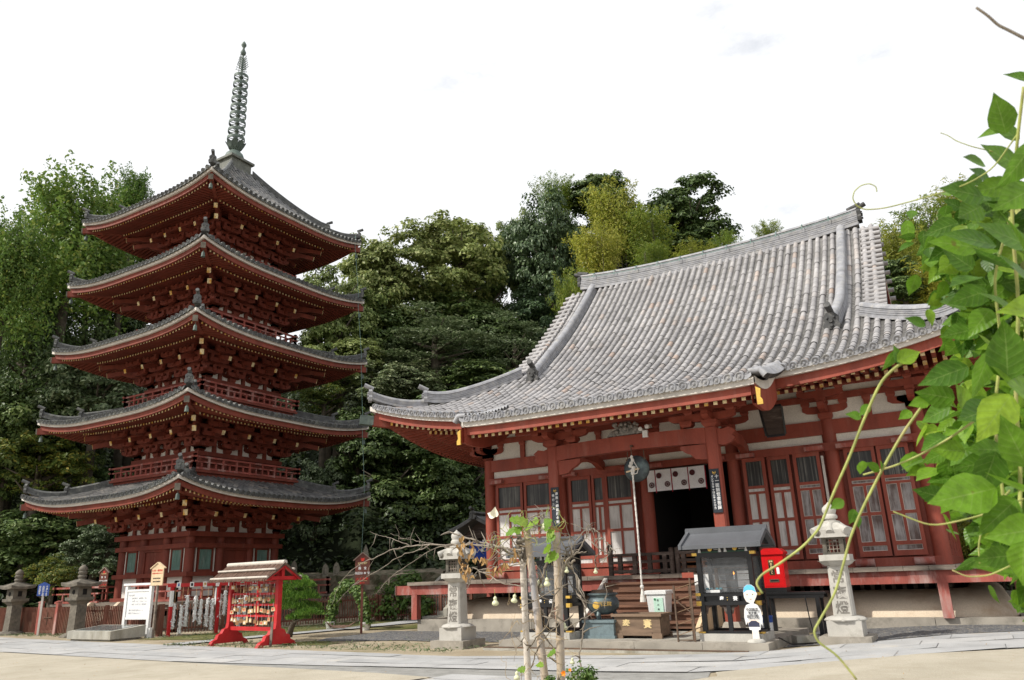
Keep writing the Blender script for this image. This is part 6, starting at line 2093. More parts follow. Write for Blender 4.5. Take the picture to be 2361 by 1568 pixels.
# ------------------------------------------------------------------ pagoda forecourt
def ema_rack():
    t = thing('plaque_rack', (-17.28, 15.1, 0), 'bright red roofed rack full of hanging wooden votive plaques', 'plaque rack', rz=-0.12, local=True)
    W = 1.08
    for x in (-W, W):
        b = MB(); b.cbox((x, 0, .98), (.13, .13, 1.86), 0)
        b.build('post', REDV, t)
        b = MB()
        prof = [(-.60, 0), (-.46, .0), (-.40, .05), (.40, .05), (.46, 0), (.60, 0), (.52, .11), (.40, .16), (.36, .27), (.26, .30), (.20, .40), (.09, .44), (.07, .55), (-.07, .55), (-.09, .44), (-.2, .40), (-.26, .30), (-.36, .27), (-.40, .16), (-.52, .11)]
        b.prism(prof, (x - .07, 0, 0), (0, 1, 0), (0, 0, 1), (.14, 0, 0)); b.build('foot', REDV, t)
    for z in (1.585, 1.31, 1.03, .745):
        b = MB(); b.beam((-W + .065, 0, z), (W - .065, 0, z), .05, .055); b.build('hanging_rail', REDV, t)
    b = MB(); b.beam((-W + .065, 0, .42), (W - .065, 0, .42), .07, .10); b.build('bottom_rail', REDV, t)
    b = MB()
    for x in (-W - .2, W + .16):
        for sg in (-1, 1):
            b.beam((x, 0, 2.0), (x, sg * .54, 1.66), .05, .09, up=(1, 0, 0))
        b.beam((x * .97, -.5, 1.70), (x * .97, .5, 1.70), .06, .09)
        b.cbox((x * .97, 0, 1.86), (.07, .08, .3))
    for y in (-.38, 0, .38):
        b.beam((-W - .22, y, 1.665 if y else 1.92), (W + .18, y, 1.665 if y else 1.92), .05, .05)
    b.build('roof_frame', REDV, t)
    b = MB()
    rr = np.random.default_rng(4)
    for sg in (-1, 1):                          # bark roof, laid as overlapping strips with ragged lower edges
        n = 62
        for lay, (s0, s1, up) in enumerate(((.52, 1.08, .045), (.0, .58, .075))):
            for i in range(n):
                x0 = -W - .28 + (2 * W + .50) * i / n
                x1 = x0 + (2 * W + .50) / n * 1.1
                a, c = s0, s1 + rr.uniform(-.03, .03)
                q = lambda s: np.array([0, sg * .54 * s, 2.03 - .36 * s])
                p0, p1 = q(a), q(c)
                sk = rr.uniform(-.02, .02)
                z = up + rr.uniform(-.008, .008)
                b.hexa([(x0, p0[1], p0[2]), (x1, p0[1], p0[2]), (x1 + sk, p1[1], p1[2]), (x0 + sk, p1[1], p1[2]), (x0, p0[1], p0[2] + z), (x1, p0[1], p0[2] + z), (x1 + sk, p1[1], p1[2] + z * .7), (x0 + sk, p1[1], p1[2] + z * .7)])
    b.build('bark_roof', THATCH, t)
    for y, z, r in ((0, 2.10, .062), (-.30, 1.93, .028), (.30, 1.93, .028), (-.53, 1.735, .03), (.53, 1.735, .03)):
        b = MB(); b.cyl((-W - .27, y, z), (W + .22, y, z), r, r * 1.05, 10); b.build('bamboo_batten', BAMBOOR, t, smooth=50)
    b = MB(); b.box(-.35, -.03, 1.63, .75, -.01, 1.80); nb = b.build('name_board', WOODO, t)
    text('祈 願 絵 馬', .11, INK, nb, (.2, -.032, 1.715), PX, PZ, depth=.001)
    b = MB(); b.beam((W + .12, -.25, 0), (W + .10, -.22, .62), .06, .04); b.build('prop_stake', WOODG, t)
    return t
RACK = ema_rack()
def ema_plaques():
    rr = np.random.default_rng(21)
    ca, sa = math.cos(-0.12), math.sin(-0.12)
    proto = None
    names = ['top', 'second', 'third', 'lowest']
    shapes = [[(-.08, -.05), (.08, -.05), (.08, .03), (0, .07), (-.08, .03)], [(-.075, -.05), (.075, -.05), (.075, .05), (-.075, .05)], [(-.035, -.09), (.035, -.09), (.035, .05), (0, .09), (-.035, .05)]]
    ems = [EMAW, mk('plaque_wood_pale', (.60, .42, .22), .7, .2, 8), mk('plaque_wood_dark', (.24, .12, .05), .7, .3, 8)]
    protos = {}
    for si, sh in enumerate(shapes):
        for mi, m in enumerate(ems):
            b = MB(); b.prism(sh, (0, .005, 0), (1, 0, 0), (0, 0, 1), (0, -.01, 0), 0)
            b.cyl((0, 0, .05), (0, 0, .17), .004, n=4, m=1)
            if mi != 2 and si != 2:
                q = [(.028 * math.cos(a), .028 * math.sin(a)) for a in np.linspace(0, 2 * np.pi, 10, endpoint=False)]
                b.prism(q, (-.01, -.0055, -.005), (1, 0, 0), (0, 0, 1), (0, -.001, 0), 2 if (si + mi) % 2 else 3)
            protos[si, mi] = b.mesh('votive_plaque', [m, PAPER, REDINK, WHITEINK])
    for r, z in enumerate((1.585, 1.31, 1.03, .745)):
        n = 13
        for i in range(n):
            x = -.95 + 1.9 * i / (n - 1) + rr.uniform(-.05, .05)
            y = -.055 if rr.uniform() < .6 else -.075
            si = rr.choice([0, 0, 1, 1, 1, 2]); mi = rr.choice([0, 0, 1, 2])
            o = bpy.data.objects.new('votive_plaque', protos[si, mi]); COL.objects.link(o)
            zz = z - .13 - rr.uniform(-.05, .06)
            o.location = (-17.28 + ca * x - sa * y, 15.1 + sa * x + ca * y, zz)
            o.rotation_euler = (0, rr.uniform(-.12, .12), -0.12 + rr.uniform(-.2, .2))
            tag(o, 'small wooden votive plaque tied to the %s rail of the red plaque rack' % names[r], 'votive plaque', 'plaques on the %s rail of the red rack' % names[r])
ema_plaques()
def paper_rack():
    d = np.array([.35, .937, 0.]); n = np.array([-.937, .35, 0.])       # along the rail and across it
    o = np.array([-23.45, 17.0, 0.])
    t = thing('paper_rack', tuple(o), 'red rail on posts hung with long strings of tied white fortune papers', 'paper strip rack')
    L = 3.0
    for s in (0, 1.55, 2.95):
        p = o + d * s
        b = MB(); b.cbox((p[0], p[1], .475), (.09, .09, .95), 0); b.cbox((p[0], p[1], 1.20), (.09, .09, .5), 1 if s == 0 else 0); b.cbox((p[0], p[1], 1.525), (.09, .09, .15), 0)
        b.build('post', [REDV, WHITEP], t)
    b = MB(); b.beam(o - d * .15 + np.array([0, 0, 1.62]), o + d * (L + .1) + np.array([0, 0, 1.62]), .07, .11); b.build('top_rail', REDV, t)
    b = MB(); p = o + d * 1.42 - n * .06; b.beam(p + np.array([0, 0, .95]), p + np.array([0, 0, 1.5]), .012, .13, up=tuple(n)); b.build('white_board', PAPER, t)
    rr = np.random.default_rng(8)
    pics = [BLUE, INK, EMAW, mk('pink_print', (.75, .6, .62), .7), INK, mk('green_print', (.2, .35, .22), .7), INK]
    for i in range(7):
        p = o + d * (.18 + i * .43) + np.array([0, 0, 1.63]) - n * .045
        c = thing('picture_card', tuple(p), 'small white picture card number %d from the left along the top of the red paper rail' % (i + 1), 'card', 'picture cards on the paper rack')
        words_ = ['with a violet blue picture at the left end of the red rail', 'with a grey figure next to the violet blue one', 'with a brown wooden figure in the middle of the rail', 'with a faint pink print on the red rail', 'with a dark figure beside the left post of the plaque rack', 'with a greenish print seen just inside the plaque rack', 'with a dark print seen in the middle of the plaque rack']
        c['label'] = 'white picture card ' + words_[i]
        b = MB(); b.beam(p - np.array([0, 0, .085]), p + np.array([0, 0, .085]), .13, .006, up=tuple(n)); b.build('card_sheet', PAPER, c)
        b = MB(); q = p - n * .005; b.beam(q - np.array([0, 0, .045]), q + np.array([0, 0, .05]), .05 + .02 * (i % 3), .004, up=tuple(n)); b.build('picture', pics[i], c)
    protos = []
    for k in range(4):
        b = MB()
        ln = .78 + .1 * (k % 3)
        for z in np.arange(0, -ln, -.032):
            for _ in range(3):
                a = rr.uniform(0, 2 * np.pi)
                w = rr.uniform(.045, .085) * (1 + .25 * math.sin(z * 9 + k))
                v = np.array([math.cos(a), math.sin(a), rr.uniform(-.5, .6)])
                s_ = np.array([-v[1], v[0], 0]) * .022
                q0 = np.array([0, 0, z]); q1 = q0 + v * w; q2 = q1 + np.array([v[0] * .015, v[1] * .015, -.03])
                b.add([q0 - s_, q0 + s_, q1 + s_, q1 - s_], [(0, 1, 2, 3)]); b.add([q1 - s_, q1 + s_, q2 + s_ * .8, q2 - s_ * .8], [(0, 1, 2, 3)])
                c_ = q0 + v * w * .3
            b.lathe((0, 0, z), [(.008, -.02), (.05, -.008), (.05, .01), (.008, .02)], 7)
        protos.append(b.mesh('paper_string', [PAPER]))
    cord = MB(); cord.cyl((0, 0, 0), (0, 0, .62), .007, n=5)
    cm = cord.mesh('cord', [EMAW])
    for i, (s, z) in enumerate(((.12, 1.02), (.36, .95), (.52, 1.27), (.80, 1.24), (.98, 1.12), (1.20, 1.14), (1.37, 1.13), (1.60, 1.28), (1.78, 1.38), (2.05, 1.0), (2.3, 1.1), (2.5, 1.2))):
        p = o + d * s + n * .02
        e = thing('paper_string', (p[0], p[1], z), 'string of tied white fortune papers hanging from the red rail', 'paper string', 'strings of tied fortune papers', local=True)
        a = bpy.data.objects.new('tied_papers', protos[i % 4]); COL.objects.link(a); a.parent = e; a.rotation_euler = (0, 0, i * 1.3)
        c = bpy.data.objects.new('cord', cm); COL.objects.link(c); c.parent = e; c.scale = (1, 1, (1.60 - z) / .62)
paper_rack()

# display case, notice board and house-shaped signs
t = thing('display_case', (-25.05, 15.85, 0), 'low sloping concrete display case with a glass top in front of the white notice board', 'display case', local=True)
b = MB()
b.prism([(-.60, .06), (.60, .06), (.60, .42), (-.60, .30)], (-1.18, 0, 0), (0, 1, 0), (0, 0, 1), (2.36, 0, 0)); b.build('concrete_body', CONCRETE, t)
b = MB(); b.box(-1.08, -.52, 0, 1.08, .52, .062); b.build('plinth', CONCRETE, t)
b = MB(); b.hexa([(-1.0, -.46, .317), (1.0, -.46, .317), (1.0, .46, .409), (-1.0, .46, .409), (-1.0, -.46, .327), (1.0, -.46, .327), (1.0, .46, .419), (-1.0, .46, .419)]); b.build('glass_top', mk('dark_case_glass', (.12, .14, .14), .12, .3, 9, c2=(.3, .33, .33), s2=5, bm=0), t)
t = thing('notice_board', (-24.85, 16.75, 0), 'white framed notice board standing behind the concrete display case', 'notice board', local=True)
for x in (-.66, .66):
    b = MB(); b.cbox((x, 0, .83), (.13, .10, 1.66)); b.build('post', WHITEP, t)
b = MB()
b.beam((-.80, 0, 1.70), (.84, 0, 1.70), .16, .07); b.beam((-.595, 0, 1.50), (.595, 0, 1.50), .08, .07); b.beam((-.595, 0, .60), (.595, 0, .60), .08, .07)
b.build('cross_bar', WHITEP, t)
b = MB(); b.box(-.595, -.02, .635, .595, .02, 1.465); bd = b.build('panel', WHITEP, t)
text('\n'.join(['国宝五重塔　　　　　　　　　', '　一　南北朝時代　貞和四年　建立', '　一　本瓦葺　高さ二十九メートル', '　一　昭和二十八年三月　国宝指定', '', '　境内では火気を使わないこと', '　建物に手を触れないこと']), .062, mk('faded_ink', (.5, .5, .53), .8, bm=0), bd, (-.52, -.0235, 1.05), PX, PZ, depth=.001, align='LEFT', step=1.55)
def house_sign(name, loc, label, w, h, top, board, pole, lines, cat='sign', rz=0.0, roof=None, th=.03, emblem=False, group=None):
    """a board with a pointed top on a post; loc is the foot, top the height of its point"""
    t = thing(name, loc, label, cat, group, rz=rz, local=True)
    b = MB(); b.cbox((0, .03, (top - h * .3) / 2), (.07, .06, top - h * .3)); b.build('post', pole, t)
    z0 = top - h
    b = MB(); b.prism([(-w / 2, 0), (w / 2, 0), (w / 2, h * .80), (0, h), (-w / 2, h * .80)], (0, -.001, z0), (1, 0, 0), (0, 0, 1), (0, -th, 0)); bd = b.build('board', board, t)
    if roof is not None:
        b = MB()
        for sg in (-1, 1):
            b.beam((0, -th / 2, z0 + h + .015), (sg * (w / 2 + .06), -th / 2, z0 + h * .80 - .035), .03, th + .06, up=(0, 1, 0))
        b.build('roof_strip', roof, t)
    for s, size, x, z, m in lines:
        text(s, size, m, bd, (x, -th - .0035, z0 + z), PX, PZ, depth=.001, bold=size * .02)
    if emblem:
        b = MB(); b.prism([(-.06, .05), (-.035, .035), (.035, .035), (.06, .05), (.05, .01), (.06, -.02), (.03, -.06), (-.03, -.06), (-.06, -.02), (-.05, .01)], (0, -th - .001, z0 + h * .80), (1, 0, 0), (0, 0, 1), (0, -.004, 0)); b.build('red_emblem', REDINK, bd)
    return t
house_sign('wooden_sign', (-23.72, 16.6, 0), 'pale wooden house-shaped sign with red writing on a grey post beside the notice board', .62, .72, 2.36, WOODL, WOODG, [('たき火・喫煙禁止', .072, 0, .47, REDINK), ('文化財を火災から守ろう', .05, 0, .38, REDINK), ('福山地区消防組合', .05, 0, .22, INK), ('福山市教育委員会', .05, 0, .12, INK)], roof=WOODL)
b = MB(); b.cbox((-23.80, 16.56, .16), (.13, .12, .32)); tag(b.build('marker_stake', WHITEP, org=(-23.8, 16.56, 0)), 'short white painted stake at the foot of the pale wooden sign', 'stake')
SL = [('文化財愛護', .062, 0, .64, YELINK), ('国　宝', .085, 0, .49, WHITEINK), ('火 気 厳 禁', .075, 0, .17, REDINK), ('福山市', .05, 0, .05, REDINK), ('―――――', .06, 0, .115, YELINK)]
house_sign('information_sign', (-16.85, 18.97, 0), 'dark brown house-shaped sign with white writing in front of the hydrangea', .46, .96, 2.40, SIGNB, SIGNB, SL + [('明王院 本 堂', .082, 0, .34, WHITEINK)], roof=mk('sign_roof', (.2, .14, .11), .7), emblem=True, rz=.60)
house_sign('information_sign', (-33.5, 20.8, .9), 'dark brown house-shaped sign left of the pagoda wall above the veranda rail', .46, .90, 1.60, SIGNB, SIGNB, SL + [('明王院五重塔', .072, 0, .34, WHITEINK)], roof=mk('sign_roof_pale', (.3, .24, .2), .7), emblem=True, rz=.25)
t = house_sign('fire_sign', (-30.75, 16.75, .0), 'small blue sign with white writing on a pale post behind the gate', .40, .50, 1.92, BLUE, BOARDW, [], rz=.75)
bd = [c for c in t.children if c.name.startswith('board')][0]
for x, s in ((-.12, '文化財を'), (0, '火災から守'), (.12, 'りましょう')):
    for i, ch in enumerate(s):
        text(ch, .082, WHITEINK, bd, (x, -.0335, 1.74 - i * .078), PX, PZ, depth=.001, bold=.002)

# fences
def fence(name, p, q, label, posts, h=1.0, th=0.0):
    p, q = np.array([*p, 0.]), np.array([*q, 0.])
    t = thing(name, tuple(p), label, 'fence')
    L = np.linalg.norm(q - p); d = (q - p) / L
    b = MB()
    for s in np.arange(.05, L, .105):
        c = p + d * s
        b.beam(c + np.array([0, 0, .07]), c + np.array([0, 0, h]), .045, .022, up=(d[0], d[1], 0))
    b.build('slat', FENCE, t)['kind'] = 'stuff'
    b = MB()
    nn = np.array([-d[1], d[0], 0]) * .035
    for z in (.22, h - .16):
        b.beam(p + nn + np.array([0, 0, z]), q + nn + np.array([0, 0, z]), .035, .06)
    b.build('rail', FENCE, t)
    for s in np.linspace(0, L, posts):
        c = p + d * s + nn
        b = MB(); b.cbox((c[0], c[1], (h + .03) / 2), (.10, .10, h + .03)); b.build('post', FENCE, t)
fence('slat_fence', (-52, 19.2), (-31.75, 17.3), 'brown slatted wooden fence left of the gate', 11)
fence('slat_fence', (-30.45, 17.25), (-24.25, 17.15), 'brown slatted wooden fence between the gate and the paper strip rack', 5)
fence('slat_fence', (-24.2, 17.25), (-21.1, 24.7), 'brown slatted wooden fence running back beside the pine', 5)
fence('slat_fence', (-21.0, 24.75), (-17.4, 25.9), 'brown slatted wooden fence behind the potted vines', 4)
t = thing('wooden_gate', (-31.1, 17.3, 0), 'low brown slatted gate with a sliding bolt between two red posts', 'gate')
for u in (-31.72, -30.52):
    b = MB(); b.cbox((u, 17.28, .58), (.15, .15, 1.16)); b.lathe((u, 17.28, 1.16), [(.13, 0), (.13, .03), (.01, .07)], sq=4, rot=R(45)); b.build('gate_post', REDW, t)
b = MB()
for u in np.arange(-31.6, -30.62, .085):
    b.cbox((u, 17.28, .52), (.04, .022, .92))
b.beam((-31.64, 17.31, .20), (-30.6, 17.31, .20), .03, .07); b.beam((-31.64, 17.31, .85), (-30.6, 17.31, .85), .03, .07); b.build('gate_leaf', FENCE, t)
b = MB(); b.cyl((-31.4, 17.25, .60), (-30.85, 17.25, .62), .014, n=6); b.cyl((-31.15, 17.25, .35), (-31.15, 17.25, .80), .012, n=6); b.build('bolt', IRON, t)

# ------------------------------------------------------------------ behind: terrace walls, steps, shrine hut, statues
def terrace():
    rr = np.random.default_rng(12)
    for nm, front, back, z, lab in (('retaining_wall', [(-31, 25.0), (-27.9, 25.0), (-25.9, 26.6), (-23.5, 27.6), (-21.0, 27.4), (-19.85, 27.45)], 41, 1.78, 'rough stone retaining wall and ledge with small stone figures behind the fence'), ('retaining_wall', [(-18.15, 27.5), (-17.0, 27.4), (-16.0, 27.8)], 41, 1.35, 'low rough stone wall under the little shrine hut')):
        F = np.array(front, float)
        s = np.concatenate([[0], np.cumsum(np.linalg.norm(np.diff(F, axis=0), axis=1))])
        ss = np.linspace(0, s[-1], int(s[-1] / .22) + 2)
        X, Y = np.interp(ss, s, F[:, 0]), np.interp(ss, s, F[:, 1])
        rows = []
        for k in range(10):
            f = k / 9
            j = rr.normal(0, .055, (len(ss), 2))
            rows.append(np.stack([X + j[:, 0] - .12 * f, Y + j[:, 1] + .25 * f, np.full(len(ss), -.05) + f * (z + .05) + rr.normal(0, .04, len(ss)) * (f > .8)], 1))
        last = rows[-1]
        for dv in (.5, 2, 6, 14):
            q = last.copy(); q[:, 1] += dv; q[:, 2] += .05 + dv * .03 + rr.normal(0, .03, len(ss)); rows.append(q)
        b = MB(); b.grid(np.array(rows))
        t = thing(nm, (*F[1], 0), lab, 'wall')
        b.build('rubble_face', ROCK, t)
        if nm == 'retaining_wall' and z < 1.5:
            b = MB(); b.box(-19.9, 27.5, 0, -18.16, 41, 1.36); b.build('landing', ROCK, t)
terrace()
t = thing('stone_stairs', (-19.0, 25.2, 0), 'worn grey stone stairs climbing behind the left end of the veranda', 'stairs')
for i in range(8):
    b = MB(); b.box(-19.75, 25.2 + i * .29, -.02, -18.25, 25.2 + (i + 1) * .29 + .02, .165 * (i + 1)); b.build('step', CONCRETE, t)
for u in (-19.95, -18.2):
    b = MB(); b.prism([(0, 0), (2.4, 0), (2.4, 1.65), (2.2, 1.65), (0, .42)], (u, 25.15, 0), (0, 1, 0), (0, 0, 1), (.17, 0, 0)); b.build('kerb', CONCRETE, t)
def hut():
    t = thing('shrine_hut', (-18.2, 28.6, 1.36), 'small dark wooden shrine hut with a tiled gable roof beside the hall corner column', 'shrine hut')
    c = np.array([-18.25, 28.0]); z0 = 1.36
    b = MB()
    for x in (-.78, .78):
        for y in (0, 1.7):
            b.cbox((c[0] + x, c[1] + y, z0 + .95), (.12, .12, 1.9))
    b.box(c[0] - .8, c[1] + .9, z0, c[0] + .8, c[1] + 1.72, z0 + 1.9)
    b.beam((c[0] - 1.0, c[1], z0 + 1.85), (c[0] + 1.0, c[1], z0 + 1.85), .10, .16)
    b.prism([(-.95, 0), (.95, 0), (0, .62)], (c[0], c[1] + .05, z0 + 1.92), (1, 0, 0), (0, 0, 1), (0, .05, 0))
    b.prism([(-.55, 0), (.55, 0), (.3, .16), (.1, .10), (0, .2), (-.1, .10), (-.3, .16)], (c[0], c[1] - .05, z0 + 1.93), (1, 0, 0), (0, 0, 1), (0, .05, 0))
    b.build('timber_frame', WOODD, t)
    b = MB()
    for sg in (-1, 1):
        x = np.linspace(0, 1.32, 8)
        zt = z0 + 2.68 - .72 * (x / 1.32) + .16 * (x / 1.32) ** 2 * 1.0
        P = np.array([np.stack([c[0] + sg * x, np.full(8, y), zt + dz], 1) for y, dz in ((c[1] - .55, -.12), (c[1] - .55, 0), (c[1] + 2.1, 0), (c[1] + 2.1, -.12))])
        b.grid(P, 0)
        P2 = P.copy(); P2[:, :, 2] -= .12
        b.grid(np.array([P[0], P[3]]), 0)
        for y in np.arange(c[1] - .45, c[1] + 2.1, .2):
            b.tube([(c[0] + sg * a, y, q + .02) for a, q in zip(x, zt)], .05, 6)
    b.build('tiled_roof', TILEP, t, smooth=60)
    b = MB()
    sweep(b, np.array([(c[0], c[1] - .6, z0 + 2.68), (c[0], c[1] + 1, z0 + 2.66), (c[0], c[1] + 2.15, z0 + 2.68)]), ridge_prof(.12, .12, 3, .07))
    onigawara(b, np.array([c[0], c[1] - .62, z0 + 2.62]), (0, -1), .8)
    b.build('roof_ridge', RIDGED, t, smooth=40)
hut()
t = thing('blue_banner', (-18.15, 27.85, 3.0), 'royal blue cloth with white marks hanging in the shrine hut opening', 'banner', local=True)
b = MB(); u = np.linspace(-.62, .62, 15)
b.grid(np.array([[(x, .04 * math.sin(x * 9), -.7 * k - .1 * math.sin(x * 2 + 1) * k) for x in u] for k in (0, .5, 1)])); cl = b.build('cloth', mk('royal_blue_cloth', (.02, .055, .30), .9, .2, 9), t, smooth=180)
b = MB()
for x in (-.3, .05, .35):
    b.prism([(-.08, 0), (-.02, .08), (.07, .06), (.09, -.03), (.0, -.09)], (x, -.06, -.38), (1, 0, 0), (0, 0, 1), (0, -.004, 0))
for x in (-.55, -.2, .15, .5):
    b.cbox((x, -.05, .0), (.07, .02, .1))
b.build('white_marks', CLOTH, cl)
for i, (u, v, z, h, lab) in enumerate(((-27.66, 25.75, 1.8, .75, 'pointed stone figure at the left end of the ledge beside the pagoda'), (-27.25, 26.0, 1.8, .68, 'pointed stone figure standing second from the left on the ledge'), (-26.35, 27.1, 1.8, .50, 'small squat stone figure alone in the middle of the ledge'), (-25.9, 27.35, 1.8, .56, 'small stone figure just left of the brown sign'), (-24.7, 28.0, 1.85, 1.25, 'tall narrow stone figure in the dark above the brown sign'))):
    t = thing('stone_figure', (u, v, z), lab, 'stone figure', rz=.75, local=True)
    b = MB(); b.lathe((0, 0, 0), [(.17, 0), (.17, .08), (.13, .09)], sq=4, rot=R(45)); b.build('pedestal', STATUE, t)
    b = MB(); b.prism([(-.13, 0), (.13, 0), (.15, h * .5), (.10, h * .8), (0, h), (-.10, h * .8), (-.15, h * .5)], (0, .05, .09), (1, 0, 0), (0, 0, 1), (0, -.08, 0)); sl = b.build('slab', STATUE, t)
    b = MB(); b.lathe((0, -.05, .12), [(.075, 0), (.085, h * .2), (.06, h * .42), (.035, h * .46), (.05, h * .52), (.05, h * .6), (.01, h * .66)], 10); b.build('carved_body', STATUE, sl, smooth=60)
